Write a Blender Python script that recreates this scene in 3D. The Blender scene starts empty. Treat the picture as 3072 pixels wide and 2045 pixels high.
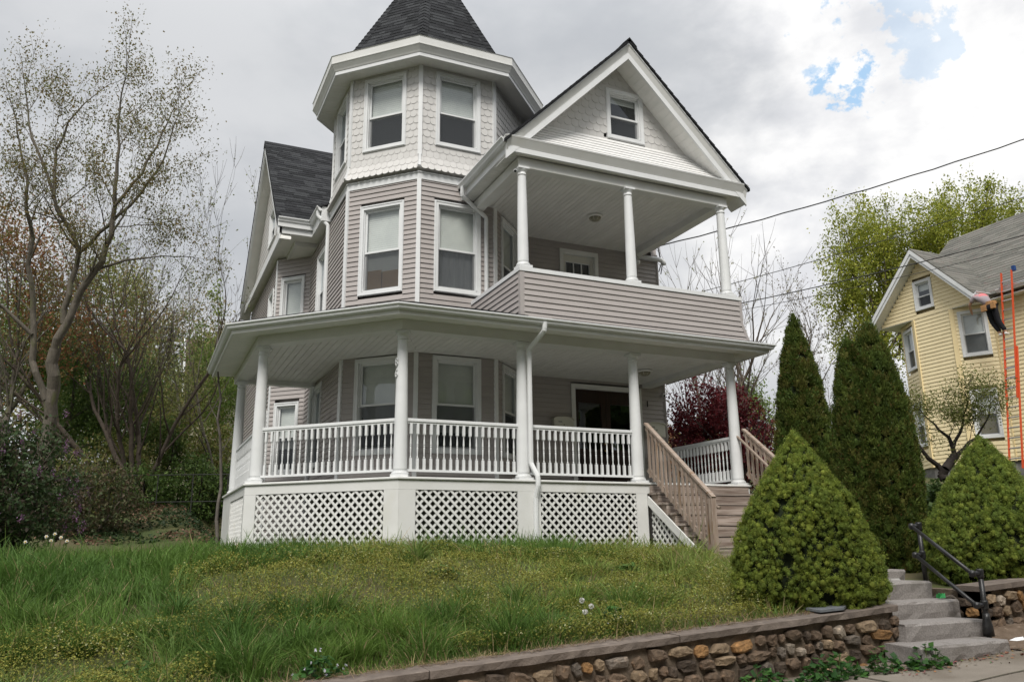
import bpy, math, random
import numpy as np
from mathutils import Vector, Matrix

random.seed(11)
rng = np.random.default_rng(11)
S = bpy.context.scene
COL = S.collection
R = math.radians

# ------------------------------------------------------------------ camera
def cam_axes(yaw, pitch, roll):
    cy, sy, cp, sp = math.cos(yaw), math.sin(yaw), math.cos(pitch), math.sin(pitch)
    fwd = np.array([sy*cp, cy*cp, sp]); right = np.array([cy, -sy, 0.0]); up = np.cross(right, fwd)
    cr, sr = math.cos(roll), math.sin(roll)
    return cr*right + sr*up, -sr*right + cr*up, fwd
CAM = np.array([-3.6905, -12.4423, -1.0891])
_r, _u, _f = cam_axes(R(24.52), R(14.2162), R(-0.6927))
cd = bpy.data.cameras.new('camera')
cam = bpy.data.objects.new('camera', cd); COL.objects.link(cam)
cam.matrix_world = Matrix([[_r[0], _u[0], -_f[0], CAM[0]], [_r[1], _u[1], -_f[1], CAM[1]], [_r[2], _u[2], -_f[2], CAM[2]], [0, 0, 0, 1]])
cd.sensor_width = 36.0; cd.lens = 2433.7/3072*36.0
cd.clip_start = 0.1; cd.clip_end = 2000.0
S.camera = cam

# ------------------------------------------------------------------ sky, sun, exposure
SUN_EL, SUN_AZ = R(50), R(210)          # azimuth clockwise from +Y: behind the camera
W = bpy.data.worlds.new('World'); S.world = W; W.use_nodes = True
def sky_nodes():
    nt = W.node_tree; N = nt.nodes; L = nt.links
    N.clear()
    out = N.new('ShaderNodeOutputWorld'); bg = N.new('ShaderNodeBackground')
    bg.inputs[1].default_value = 0.1
    sky = N.new('ShaderNodeTexSky'); sky.sky_type = 'NISHITA'; sky.sun_disc = False
    sky.sun_elevation = SUN_EL; sky.sun_rotation = SUN_AZ
    tc = N.new('ShaderNodeTexCoord')
    def noise(scale, detail, rough, dist, zs=1.6, off=0.0):
        mp = N.new('ShaderNodeMapping'); mp.inputs['Scale'].default_value = (1, 1, zs); mp.inputs['Location'].default_value = (off, off*.7, off*.3)
        n = N.new('ShaderNodeTexNoise'); n.inputs['Scale'].default_value = scale; n.inputs['Detail'].default_value = detail
        n.inputs['Roughness'].default_value = rough; n.inputs['Distortion'].default_value = dist
        L.new(tc.outputs['Generated'], mp.inputs[0]); L.new(mp.outputs[0], n.inputs['Vector']); return n.outputs['Fac']
    def m(op, a, b=None, c=None, clamp=False):
        x = N.new('ShaderNodeMath'); x.operation = op; x.use_clamp = clamp
        for i, v in enumerate((a, b, c)):
            if v is None: continue
            if isinstance(v, (int, float)): x.inputs[i].default_value = v
            else: L.new(v, x.inputs[i])
        return x.outputs[0]
    def ramp(v, lo, hi):
        mr = N.new('ShaderNodeMapRange'); mr.interpolation_type = 'SMOOTHSTEP'
        mr.inputs['From Min'].default_value = lo; mr.inputs['From Max'].default_value = hi
        L.new(v, mr.inputs['Value']); return mr.outputs[0]
    def dot(d):
        vm = N.new('ShaderNodeVectorMath'); vm.operation = 'DOT_PRODUCT'
        nrm = N.new('ShaderNodeVectorMath'); nrm.operation = 'NORMALIZE'
        L.new(tc.outputs['Generated'], nrm.inputs[0]); L.new(nrm.outputs[0], vm.inputs[0]); vm.inputs[1].default_value = d
        return vm.outputs['Value']
    def direction(az, el):
        return (math.sin(R(az))*math.cos(R(el)), math.cos(R(az))*math.cos(R(el)), math.sin(R(el)))
    def mixc(f, a, b):
        x = N.new('ShaderNodeMix'); x.data_type = 'RGBA'
        L.new(f, x.inputs['Factor'])
        for k, v in (('A', a), ('B', b)):
            s = [i for i in x.inputs if i.name == k and i.type == 'RGBA'][0]
            if isinstance(v, tuple): s.default_value = v + (1.0,)
            else: L.new(v, s)
        return [o for o in x.outputs if o.type == 'RGBA'][0]
    n1 = noise(2.6, 9.0, 0.52, 0.06, 2.0, 3.1)
    n2 = noise(6.0, 10.0, 0.55, 0.08, 1.7, 9.7)
    n3 = noise(1.1, 4.0, 0.5, 0.2, 1.5, 5.2)
    # grey deck with paler billows
    t = m('ADD', m('MULTIPLY', n1, 0.62), m('MULTIPLY', n2, 0.38))
    grey = mixc(ramp(t, 0.32, 0.58), (2.36, 2.46, 2.62), (3.15, 3.21, 3.31))
    # brighter bank of cloud toward the east (right of the house)
    east = m('ADD', dot(direction(59, 27)), m('MULTIPLY', m('SUBTRACT', t, 0.5), 0.22))
    bank = ramp(east, 0.925, 0.985)
    white = mixc(ramp(n2, 0.36, 0.62), (3.6, 3.64, 3.78), (4.9, 4.87, 4.82))
    clouds = mixc(bank, grey, white)
    # an overcast sky grows brighter toward the zenith
    zen = dot((0.0, 0.0, 1.0))
    lift = m('ADD', 1.0, m('MULTIPLY', ramp(zen, 0.52, 1.0), 1.3))
    sc = N.new('ShaderNodeVectorMath'); sc.operation = 'SCALE'; L.new(clouds, sc.inputs[0]); L.new(lift, sc.inputs['Scale']); clouds = sc.outputs[0]
    # a few ragged gaps of blue above the bank
    def gap(az, el, r, soft):
        d = m('ADD', dot(direction(az, el)), m('MULTIPLY', m('SUBTRACT', n4, 0.5), 0.012))
        return ramp(d, math.cos(R(r + soft)), math.cos(R(r)))
    n4 = noise(13.0, 12.0, 0.60, 0.1, 1.2, 2.2)
    g = m('MAXIMUM', m('MAXIMUM', gap(49.4, 29.6, 0.0, 2.0), m('MULTIPLY', gap(48.6, 30.8, 0.0, 1.9), 0.7)), m('MULTIPLY', gap(54.2, 31.4, 0.0, 1.9), 0.45))
    blue = (2.3, 3.4, 4.5)
    # the clear sky itself, paled by thin cloud
    clear = mixc(m('ADD', m('MULTIPLY', n3, 0.0), 0.75), sky.outputs[0], blue)
    col = mixc(g, clouds, clear)
    L.new(col, bg.inputs[0]); L.new(bg.outputs[0], out.inputs[0])
sky_nodes()
sd = bpy.data.lights.new('sun', 'SUN'); sun = bpy.data.objects.new('sun', sd); COL.objects.link(sun)
sd.energy = 1.5; sd.angle = R(22); sd.color = (1.0, 0.96, 0.90)
sun.rotation_euler = Vector((-math.sin(SUN_AZ)*math.cos(SUN_EL), -math.cos(SUN_AZ)*math.cos(SUN_EL), -math.sin(SUN_EL))).to_track_quat('-Z', 'Y').to_euler()
sun.location = (0, -20, 30)
S.view_settings.view_transform = 'Standard'; S.view_settings.look = 'None'
S.view_settings.gamma = 1.0; S.view_settings.use_curve_mapping = False
S.view_settings.exposure = 1.15
S.cycles.max_bounces = 6; S.cycles.transparent_max_bounces = 12
S.cycles.use_denoising = True

# ------------------------------------------------------------------ materials
def mat(name, c, c2=None, nscale=8.0, rough=0.6, bump=0.0, bscale=60.0, spec=0.3, stretch=(1, 1, 1), attr=False, detail=4.0, lo=0.35, hi=0.65, metal=0.0, trans=0.0, stain=None, vary=0.0):
    m = bpy.data.materials.new(name); m.use_nodes = True
    nt = m.node_tree; N = nt.nodes; L = nt.links
    b = N['Principled BSDF']
    b.inputs['Roughness'].default_value = rough; b.inputs['Specular IOR Level'].default_value = spec; b.inputs['Metallic'].default_value = metal
    tc = N.new('ShaderNodeTexCoord'); mp = N.new('ShaderNodeMapping'); mp.inputs['Scale'].default_value = stretch
    geo = N.new('ShaderNodeNewGeometry')
    oi = N.new('ShaderNodeObjectInfo')
    if vary > 0:                       # every piece is cut from a different stretch of material
        sh = N.new('ShaderNodeVectorMath'); sh.operation = 'MULTIPLY_ADD'; sh.inputs[1].default_value = (7.3, 11.1, 5.7)
        L.new(oi.outputs['Random'], sh.inputs[0]); L.new(geo.outputs['Position'], sh.inputs[2]); L.new(sh.outputs[0], mp.inputs[0])
    else: L.new(geo.outputs['Position'], mp.inputs[0])
    def mix(f, A, B, mode='MIX'):
        x = N.new('ShaderNodeMix'); x.data_type = 'RGBA'; x.blend_type = mode
        if isinstance(f, float): x.inputs['Factor'].default_value = f
        else: L.new(f, x.inputs['Factor'])
        for k, v in (('A', A), ('B', B)):
            s = [i for i in x.inputs if i.name == k and i.type == 'RGBA'][0]
            if isinstance(v, tuple): s.default_value = v + (1.0,)
            else: L.new(v, s)
        return [o for o in x.outputs if o.type == 'RGBA'][0]
    def nz(scale, det=detail):
        n = N.new('ShaderNodeTexNoise'); n.inputs['Scale'].default_value = scale; n.inputs['Detail'].default_value = det
        L.new(mp.outputs[0], n.inputs['Vector']); return n.outputs['Fac']
    def rmp(v, a, d):
        r = N.new('ShaderNodeMapRange'); r.inputs['From Min'].default_value = a; r.inputs['From Max'].default_value = d
        L.new(v, r.inputs['Value']); return r.outputs[0]
    col = c
    if c2 is not None: col = mix(rmp(nz(nscale), lo, hi), c, c2)
    if stain is not None: col = mix(rmp(nz(stain[1], 6.0), stain[2], stain[3]), col, stain[0])
    if vary > 0:
        vr = N.new('ShaderNodeMapRange'); vr.inputs['To Min'].default_value = 1-vary; vr.inputs['To Max'].default_value = 1+vary; L.new(oi.outputs['Random'], vr.inputs['Value'])
        vm_ = N.new('ShaderNodeVectorMath'); vm_.operation = 'SCALE'
        if isinstance(col, tuple): vm_.inputs[0].default_value = col
        else: L.new(col, vm_.inputs[0])
        L.new(vr.outputs[0], vm_.inputs['Scale']); col = vm_.outputs[0]
    if attr:
        a = N.new('ShaderNodeAttribute'); a.attribute_name = 'tint'
        col = mix(1.0, a.outputs['Color'], col if not isinstance(col, tuple) else col, 'MULTIPLY')
    if isinstance(col, tuple): b.inputs['Base Color'].default_value = col + (1.0,)
    else: L.new(col, b.inputs['Base Color'])
    if bump > 0:
        bp = N.new('ShaderNodeBump'); bp.inputs['Strength'].default_value = bump; bp.inputs['Distance'].default_value = 0.01
        L.new(nz(bscale, 5.0), bp.inputs['Height']); L.new(bp.outputs[0], b.inputs['Normal'])
    if trans > 0:                      # leaves pass some light
        tr = N.new('ShaderNodeBsdfTranslucent'); ms = N.new('ShaderNodeMixShader'); ms.inputs[0].default_value = trans
        if isinstance(col, tuple): tr.inputs[0].default_value = col + (1.0,)
        else: L.new(col, tr.inputs[0])
        o = N['Material Output']; L.new(b.outputs[0], ms.inputs[1]); L.new(tr.outputs[0], ms.inputs[2]); L.new(ms.outputs[0], o.inputs[0])
    return m
def glass_mat(name, tint, extra=0.0, rough=0.02):
    m = bpy.data.materials.new(name); m.use_nodes = True
    nt = m.node_tree; N = nt.nodes; L = nt.links; N.remove(N['Principled BSDF'])
    o = N['Material Output']; t = N.new('ShaderNodeBsdfTransparent'); t.inputs[0].default_value = tint + (1,)
    g = N.new('ShaderNodeBsdfGlossy'); g.inputs['Roughness'].default_value = rough; g.inputs[0].default_value = (0.9, 0.95, 1.0, 1)
    lw = N.new('ShaderNodeLayerWeight'); lw.inputs[0].default_value = 0.5      # the same from both sides of the pane
    pw = N.new('ShaderNodeMath'); pw.operation = 'POWER'; pw.inputs[1].default_value = 5.0; L.new(lw.outputs['Facing'], pw.inputs[0])
    ad = N.new('ShaderNodeMath'); ad.operation = 'MULTIPLY_ADD'; ad.inputs[1].default_value = 0.9; ad.inputs[2].default_value = 0.045+extra; ad.use_clamp = True; L.new(pw.outputs[0], ad.inputs[0])
    tcn = N.new('ShaderNodeTexNoise'); tcn.inputs['Scale'].default_value = 2.5
    geo = N.new('ShaderNodeNewGeometry'); L.new(geo.outputs['Position'], tcn.inputs['Vector'])
    bp = N.new('ShaderNodeBump'); bp.inputs['Strength'].default_value = 0.05; bp.inputs['Distance'].default_value = 0.05
    L.new(tcn.outputs['Fac'], bp.inputs['Height']); L.new(bp.outputs[0], g.inputs['Normal'])
    ms = N.new('ShaderNodeMixShader'); L.new(ad.outputs[0], ms.inputs[0]); L.new(t.outputs[0], ms.inputs[1]); L.new(g.outputs[0], ms.inputs[2]); L.new(ms.outputs[0], o.inputs[0])
    return m
def screen_mat(name, c, op):
    m = bpy.data.materials.new(name); m.use_nodes = True
    nt = m.node_tree; N = nt.nodes; L = nt.links; N.remove(N['Principled BSDF'])
    o = N['Material Output']; t = N.new('ShaderNodeBsdfTransparent'); d = N.new('ShaderNodeBsdfDiffuse'); d.inputs[0].default_value = c + (1,)
    ms = N.new('ShaderNodeMixShader'); ms.inputs[0].default_value = op; L.new(t.outputs[0], ms.inputs[1]); L.new(d.outputs[0], ms.inputs[2]); L.new(ms.outputs[0], o.inputs[0])
    return m

WHITE = mat('white_trim_paint', (0.70, 0.70, 0.68), (0.655, 0.655, 0.63), 3.0, 0.45, 0.05, 30, stain=((0.62, 0.61, 0.55), 1.7, 0.62, 0.80))
WHITE2 = mat('white_vinyl_trim', (0.73, 0.74, 0.74), (0.69, 0.70, 0.70), 4.0, 0.4, 0.0)
SCALE = mat('off_white_shingle_siding', (0.61, 0.598, 0.578), (0.575, 0.563, 0.543), 5.0, 0.55, 0.08, 90, vary=0.03)
VINYL = mat('white_vinyl_siding', (0.76, 0.755, 0.74), (0.72, 0.715, 0.70), 5.0, 0.5)
TAUPE = mat('taupe_vinyl_siding', (0.405, 0.372, 0.355), (0.375, 0.343, 0.328), 2.2, 0.5, 0.12, 40, stretch=(1, 1, 4), stain=((0.335, 0.305, 0.29), 0.9, 0.6, 0.8), vary=0.035)
CEIL = mat('white_ceiling_board', (0.74, 0.73, 0.70), (0.68, 0.67, 0.64), 3.0, 0.5, vary=0.04)
SOFF = mat('white_soffit_panel', (0.78, 0.77, 0.74), (0.72, 0.72, 0.69), 4.0, 0.5)
SHG = [mat('charcoal_roof_shingle_%s' % n, c, c2, 60, 0.9, 0.5, 220, 0.15) for n, c, c2 in (('dark', (.014, .015, .016), (.025, .026, .028)), ('mid', (.020, .021, .023), (.034, .035, .038)), ('pale', (.032, .034, .036), (.05, .052, .055)))]
WOOD = mat('weathered_wood', (0.27, 0.205, 0.16), (0.38, 0.315, 0.265), 3.0, 0.75, 0.3, 14, 0.15, stretch=(1.2, 14, 14), stain=((0.20, 0.115, 0.055), 1.1, 0.60, 0.72), vary=0.14)
WOODV = mat('weathered_wood_upright', (0.255, 0.19, 0.148), (0.37, 0.30, 0.25), 3.0, 0.75, 0.3, 14, 0.15, stretch=(14, 14, 1.2), stain=((0.21, 0.13, 0.06), 1.3, 0.60, 0.72), vary=0.16)
WOODT = mat('stair_tread_wood', (0.17, 0.13, 0.105), (0.36, 0.305, 0.265), 2.0, 0.7, 0.4, 10, 0.15, stretch=(0.7, 9, 15), lo=0.36, hi=0.62, vary=0.22)
FLOORP = mat('grey_porch_floor_paint', (0.42, 0.43, 0.42), (0.36, 0.37, 0.36), 3.0, 0.5)
MAHOG = mat('dark_mahogany_door', (0.018, 0.008, 0.006), (0.032, 0.014, 0.009), 2.0, 0.3, 0.1, 20, 0.4, stretch=(14, 14, 1.5))
DARK = mat('dark_room_interior', (0.02, 0.02, 0.022), rough=0.9)
BLIND = mat('white_blind_slat', (0.70, 0.70, 0.66), (0.63, 0.63, 0.60), 3.0, 0.6)
CARD = mat('brown_cardboard', (0.42, 0.27, 0.14), (0.36, 0.22, 0.11), 2.5, 0.8)
CURTAIN = mat('pale_curtain', (0.50, 0.50, 0.50), (0.36, 0.36, 0.37), 4.0, 0.8, stretch=(6, 6, .4))
GLASS = glass_mat('window_glass', (0.90, 0.93, 0.93), 0.04)
DGLASS = glass_mat('door_glass', (0.25, 0.26, 0.26), 0.10)
SCREEN = screen_mat('insect_screen', (0.075, 0.08, 0.085), 0.58)
BLACKM = mat('black_painted_pipe', (0.012, 0.012, 0.014), (0.022, 0.021, 0.02), 30, 0.35, 0.2, 120, 0.5)
BRASS = mat('brass', (0.55, 0.40, 0.15), rough=0.3, metal=1.0)
LAMPG = mat('frosted_lamp_glass', (0.30, 0.28, 0.20), (0.22, 0.21, 0.16), 20, 0.3)

# ------------------------------------------------------------------ mesh builder
ORG = {}
def V3(*a): return np.array(a, float)
class MB:
    def __init__(s): s.v = []; s.f = []; s.mi = []
    def add(s, vs, fs, mi=0):
        o = len(s.v); s.v.extend([tuple(map(float, p)) for p in vs])
        for f in fs: s.f.append([o+i for i in f]); s.mi.append(mi)
        return s
    def box(s, lo, hi, mi=0):
        (a, b, c), (d, e, f) = lo, hi
        return s.add([(a, b, c), (d, b, c), (d, e, c), (a, e, c), (a, b, f), (d, b, f), (d, e, f), (a, e, f)],
                     [(0, 3, 2, 1), (4, 5, 6, 7), (0, 1, 5, 4), (1, 2, 6, 5), (2, 3, 7, 6), (3, 0, 4, 7)], mi)
    def obox(s, c, u, v, w, a, b, d, mi=0):
        c = np.array(c, float); u = np.array(u, float)*a/2; v = np.array(v, float)*b/2; w = np.array(w, float)*d/2
        P = [c-u-v-w, c+u-v-w, c+u+v-w, c-u+v-w, c-u-v+w, c+u-v+w, c+u+v+w, c-u+v+w]
        return s.add(P, [(0, 3, 2, 1), (4, 5, 6, 7), (0, 1, 5, 4), (1, 2, 6, 5), (2, 3, 7, 6), (3, 0, 4, 7)], mi)
    def bar(s, p, q, w, h, up=(0, 0, 1), mi=0):
        p = np.array(p, float); q = np.array(q, float); d = q-p; L = np.linalg.norm(d); d = d/L
        up = np.array(up, float); side = np.cross(d, up); side /= np.linalg.norm(side); up2 = np.cross(side, d)
        return s.obox((p+q)/2, d, side, up2, L, w, h, mi)
    def prism(s, poly, vec, mi=0):
        n = len(poly); a = [np.array(p, float) for p in poly]; vec = np.array(vec, float)
        vs = a + [p+vec for p in a]
        fs = [tuple(range(n))[::-1], tuple(range(n, 2*n))] + [(i, (i+1) % n, n+(i+1) % n, n+i) for i in range(n)]
        return s.add(vs, fs, mi)
    def tube(s, pts, r, n=6, mi=0, cap=True, twist=0.0):
        pts = [np.array(p, float) for p in pts]; k = len(pts)
        rs = r if hasattr(r, '__len__') else [r]*k
        vs = []; prev = None
        for i, p in enumerate(pts):
            d = pts[min(i+1, k-1)]-pts[max(i-1, 0)]; d = d/(np.linalg.norm(d)+1e-9)
            ref = prev if prev is not None else (np.array([0, 0, 1.]) if abs(d[2]) < .9 else np.array([1., 0, 0]))
            a = ref-d*(ref@d); a /= np.linalg.norm(a)+1e-9; b = np.cross(d, a); prev = a
            for j in range(n):
                t = 2*math.pi*j/n+twist; vs.append(p+rs[i]*(math.cos(t)*a+math.sin(t)*b))
        fs = []
        for i in range(k-1):
            for j in range(n):
                fs.append((i*n+j, i*n+(j+1) % n, (i+1)*n+(j+1) % n, (i+1)*n+j))
        if cap: fs += [tuple(range(n))[::-1], tuple(range((k-1)*n, k*n))]
        return s.add(vs, fs, mi)
    def lathe(s, prof, c=(0, 0, 0), n=16, mi=0):
        vs = []; k = len(prof)
        for r, z in prof:
            for j in range(n):
                t = 2*math.pi*(j+.5)/n; vs.append((c[0]+r*math.cos(t), c[1]+r*math.sin(t), c[2]+z))
        fs = [(i*n+j, i*n+(j+1) % n, (i+1)*n+(j+1) % n, (i+1)*n+j) for i in range(k-1) for j in range(n)]
        fs += [tuple(range(n))[::-1], tuple(range((k-1)*n, k*n))]
        return s.add(vs, fs, mi)
    def sweep(s, path, prof, closed_path=False, closed_prof=True, mi=0):
        """profile points (outward offset, z) along an XY path; outward is to the right of travel"""
        P = [np.array(p[:2], float) for p in path]; k = len(P); n = len(prof); vs = []
        def nrm(a, b):
            d = b-a; d = d/np.linalg.norm(d); return np.array([d[1], -d[0]])
        for i in range(k):
            if closed_path: n1 = nrm(P[i-1], P[i]); n2 = nrm(P[i], P[(i+1) % k])
            else: n1 = nrm(P[max(i-1, 0)], P[max(i-1, 0)+1]); n2 = nrm(P[min(i, k-2)], P[min(i, k-2)+1])
            mv = (n1+n2)/(1+n1@n2)
            for o, z in prof: vs.append((P[i][0]+mv[0]*o, P[i][1]+mv[1]*o, z))
        fs = []
        for i in range(k if closed_path else k-1):
            i2 = (i+1) % k
            for j in range(n if closed_prof else n-1):
                j2 = (j+1) % n; fs.append((i*n+j, i2*n+j, i2*n+j2, i*n+j2))
        if not closed_path and closed_prof: fs += [tuple(range(n)), tuple(range((k-1)*n, k*n))[::-1]]
        return s.add(vs, fs, mi)
    def join(s, o):
        b = len(s.v); s.v.extend(o.v); s.f.extend([[b+i for i in f] for f in o.f]); s.mi.extend(o.mi); return s
    def build(s, name, m, parent=None, smooth=False, **props):
        v = np.array(s.v); c = (v.min(0)+v.max(0))/2
        if parent is None: c[2] = v[:, 2].min()
        me = bpy.data.meshes.new(name); me.from_pydata((v-c).tolist(), [], s.f)
        ms = m if isinstance(m, list) else [m]
        for x in ms: me.materials.append(x)
        if len(ms) > 1: me.polygons.foreach_set('material_index', s.mi)
        if smooth: me.polygons.foreach_set('use_smooth', [True]*len(me.polygons))
        me.update()
        return place(name, me, c, parent, **props)
def place(name, me, c, parent=None, rot=None, **props):
    o = bpy.data.objects.new(name, me); COL.objects.link(o)
    c = np.array(c, float)
    if parent is not None:
        o.parent = parent; o.location = c-ORG[parent.name]
    else: o.location = c
    if rot is not None: o.rotation_euler = rot
    ORG[o.name] = c
    for k, x in props.items():
        if x is not None: o[k] = x
    return o
def thing(name, loc, label, category, group=None):
    o = bpy.data.objects.new(name, None); COL.objects.link(o); o.location = loc; o.empty_display_size = .2
    ORG[o.name] = np.array(loc, float); o['label'] = label; o['category'] = category
    if group: o['group'] = group
    return o
def np_mesh(name, verts, faces, m, tint=None, parent=None, smooth=False, **props):
    """fast mesh from arrays: faces is an (n,3) or (n,4) array; tint is a colour per vertex"""
    verts = np.asarray(verts, np.float32); faces = np.asarray(faces, np.int32)
    c = (verts.min(0)+verts.max(0))/2; c[2] = verts[:, 2].min()
    me = bpy.data.meshes.new(name); nv, nf, k = len(verts), len(faces), faces.shape[1]
    me.vertices.add(nv); me.vertices.foreach_set('co', (verts-c).ravel())
    me.loops.add(nf*k); me.loops.foreach_set('vertex_index', faces.ravel())
    me.polygons.add(nf); me.polygons.foreach_set('loop_start', np.arange(0, nf*k, k, dtype=np.int32)); me.polygons.foreach_set('loop_total', np.full(nf, k, np.int32))
    if smooth: me.polygons.foreach_set('use_smooth', np.ones(nf, bool))
    if tint is not None:
        a = me.color_attributes.new('tint', 'FLOAT_COLOR', 'POINT'); t = np.ones((nv, 4), np.float32); t[:, :3] = tint; a.data.foreach_set('color', t.ravel())
    me.materials.append(m); me.update(calc_edges=True); me.validate()
    return place(name, me, c, parent, **props)

# pieces: up to LIMIT of a kind on a thing become parts, the rest one joined part
PIECES = {}
LIMIT = 292
def piece(root, kind, parent, mb, m, smooth=False):
    v = np.array(mb.v); c = v.mean(0); d = np.linalg.norm(c-CAM); ex = np.sort(v.max(0)-v.min(0))
    PIECES.setdefault((root.name, kind), []).append((ex[2]*max(ex[1], .03)/d**2, root, parent, mb, m, smooth))
def flush_pieces():
    for (rn, kind), L in PIECES.items():
        L.sort(key=lambda t: -t[0])
        for sc, root, parent, mb, m, sm in L[:LIMIT]: mb.build(kind, m, parent, sm)
        rest = L[LIMIT:]
        if rest:
            ms = []; J = MB()
            for sc, root, parent, mb, m, sm in rest:
                if m not in ms: ms.append(m)
                o = MB(); o.v = mb.v; o.f = mb.f; o.mi = [ms.index(m)]*len(mb.f); J.join(o)
            J.build(kind, ms, root, rest[0][5], kind='stuff')
    PIECES.clear()

# value noise for placement
_G = rng.random((64, 64))
def vnoise(x, y, s):
    x = np.asarray(x)/s+100; y = np.asarray(y)/s+100
    xi = np.floor(x).astype(int); yi = np.floor(y).astype(int); fx = x-xi; fy = y-yi
    fx = fx*fx*(3-2*fx); fy = fy*fy*(3-2*fy)
    g = lambda a, b: _G[a % 64, b % 64]
    return (g(xi, yi)*(1-fx)+g(xi+1, yi)*fx)*(1-fy)+(g(xi, yi+1)*(1-fx)+g(xi+1, yi+1)*fx)*fy
def sstep(t): t = np.clip(t, 0, 1); return t*t*(3-2*t)
def cap_z(x): return -1.69+.0573*(np.asarray(x)-3.22)
def walk_z(x): return -2.19+.0573*(np.asarray(x)-3.2)
def gz(x, y):
    """height of the ground behind the retaining wall"""
    x = np.asarray(x, float); y = np.asarray(y, float)
    H = -1.21-.13*sstep((-2.6-x)/1.6)-.022*np.clip(x, 0, 5)+.165*np.clip(x-8.0, 0, 16)
    H = H+(.17*np.clip(y-6.2, 0, 9)+.06*np.clip(y-15.2, 0, 20))*np.maximum(sstep((-1.0-x)/1.6), sstep((y-13.6)/3)*sstep((9-x)/5))+.05*np.clip(y-3, 0, 20)*sstep((x-7.5)/4)
    t = sstep((y+6.25)/4.6)
    z = (cap_z(np.minimum(x, 22))-.05)*(1-t)+H*t
    bump = (vnoise(x, y, 1.7)-.5)*.10*sstep((y+6.2)/1.5)
    z = z-.45*sstep((x-2.75)/.3)*sstep((4.75-x)/.3)*sstep((-4.9-y)/.3)*(y < -4.6)
    flat = sstep((x+4.0)/1.0)*sstep((8.6-x)/1.0)*sstep((y+2.5)/1.0)*sstep((14-y)/1.0)
    return z+bump*(1-flat*.7)
# ================================================================== THE HOUSE
H = thing('house', (2.0, 4.0, -1.2), 'large grey and white house with a wrap-around porch, corner turret and front gable', 'house')
a45 = math.sqrt(.5)
TLL, TL, T0, TR, TRR = V3(-.287, 4.749), V3(-.287, 3.109), V3(.873, 1.949), V3(2.513, 1.949), V3(3.673, 3.109)
OCT = [TLL, TL, T0, TR, TRR, V3(3.673, 4.749), V3(2.513, 5.909), V3(.873, 5.909)]
TC = V3(1.693, 3.929)

class Face:
    """vertical wall face from a to b (left to right seen from outside)"""
    def __init__(s, a, b, off=0.0):
        s.a = np.array([a[0], a[1], 0.]); d = np.array([b[0]-a[0], b[1]-a[1], 0.]); s.L = np.linalg.norm(d); s.u = d/s.L
        s.n = np.array([s.u[1], -s.u[0], 0.]); s.a = s.a+s.n*off
    def p(s, t, z, o=0.0): q = s.a+s.u*t+s.n*o; return (q[0], q[1], z)
    def box(s, mb, t0, t1, z0, z1, o0, o1, mi=0):
        P = [s.p(t0, z0, o0), s.p(t1, z0, o0), s.p(t1, z1, o0), s.p(t0, z1, o0), s.p(t0, z0, o1), s.p(t1, z0, o1), s.p(t1, z1, o1), s.p(t0, z1, o1)]
        return mb.add(P, [(0, 1, 2, 3), (4, 7, 6, 5), (0, 4, 5, 1), (1, 5, 6, 2), (2, 6, 7, 3), (3, 7, 4, 0)], mi)

def siding(root, parent, F, z0, z1, holes=(), m=TAUPE, expo=.102, kind='siding_plank', t0=.0, t1=None, lim=None, lip=.021):
    t1 = F.L if t1 is None else t1
    z = z0
    while z < z1-.012:
        zt = min(z+expo, z1)
        segs = [(t0, t1)] if lim is None else [lim((z+zt)/2)]
        for (h0, h1, k0, k1) in holes:
            if zt <= k0+.005 or z >= k1-.005: continue
            ns = []
            for (a, b) in segs:
                if h1 <= a or h0 >= b: ns.append((a, b)); continue
                if h0 > a: ns.append((a, h0))
                if h1 < b: ns.append((h1, b))
            segs = ns
        for (a, b) in segs:
            if b-a < .02: continue
            j = random.uniform(-.0012, .0012)
            la, lb, ua, ub = a, b, a, b
            if lim is not None and not holes:
                la, lb = lim(z); ua, ub = lim(zt)
                if ub-ua < .01: ua = ub = (la+lb)/2
            mb = MB(); lp = lip+j
            P = [F.p(la, z, 0), F.p(lb, z, 0), F.p(lb, z, lp), F.p(la, z, lp), F.p(ua, zt, 0), F.p(ub, zt, 0), F.p(ub, zt, .003), F.p(ua, zt, .003)]
            mb.add(P, [(0, 1, 2, 3), (3, 2, 6, 7), (0, 3, 7, 4), (1, 5, 6, 2), (4, 7, 6, 5)])
            piece(root, kind, parent, mb, m)
        z = zt

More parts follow.
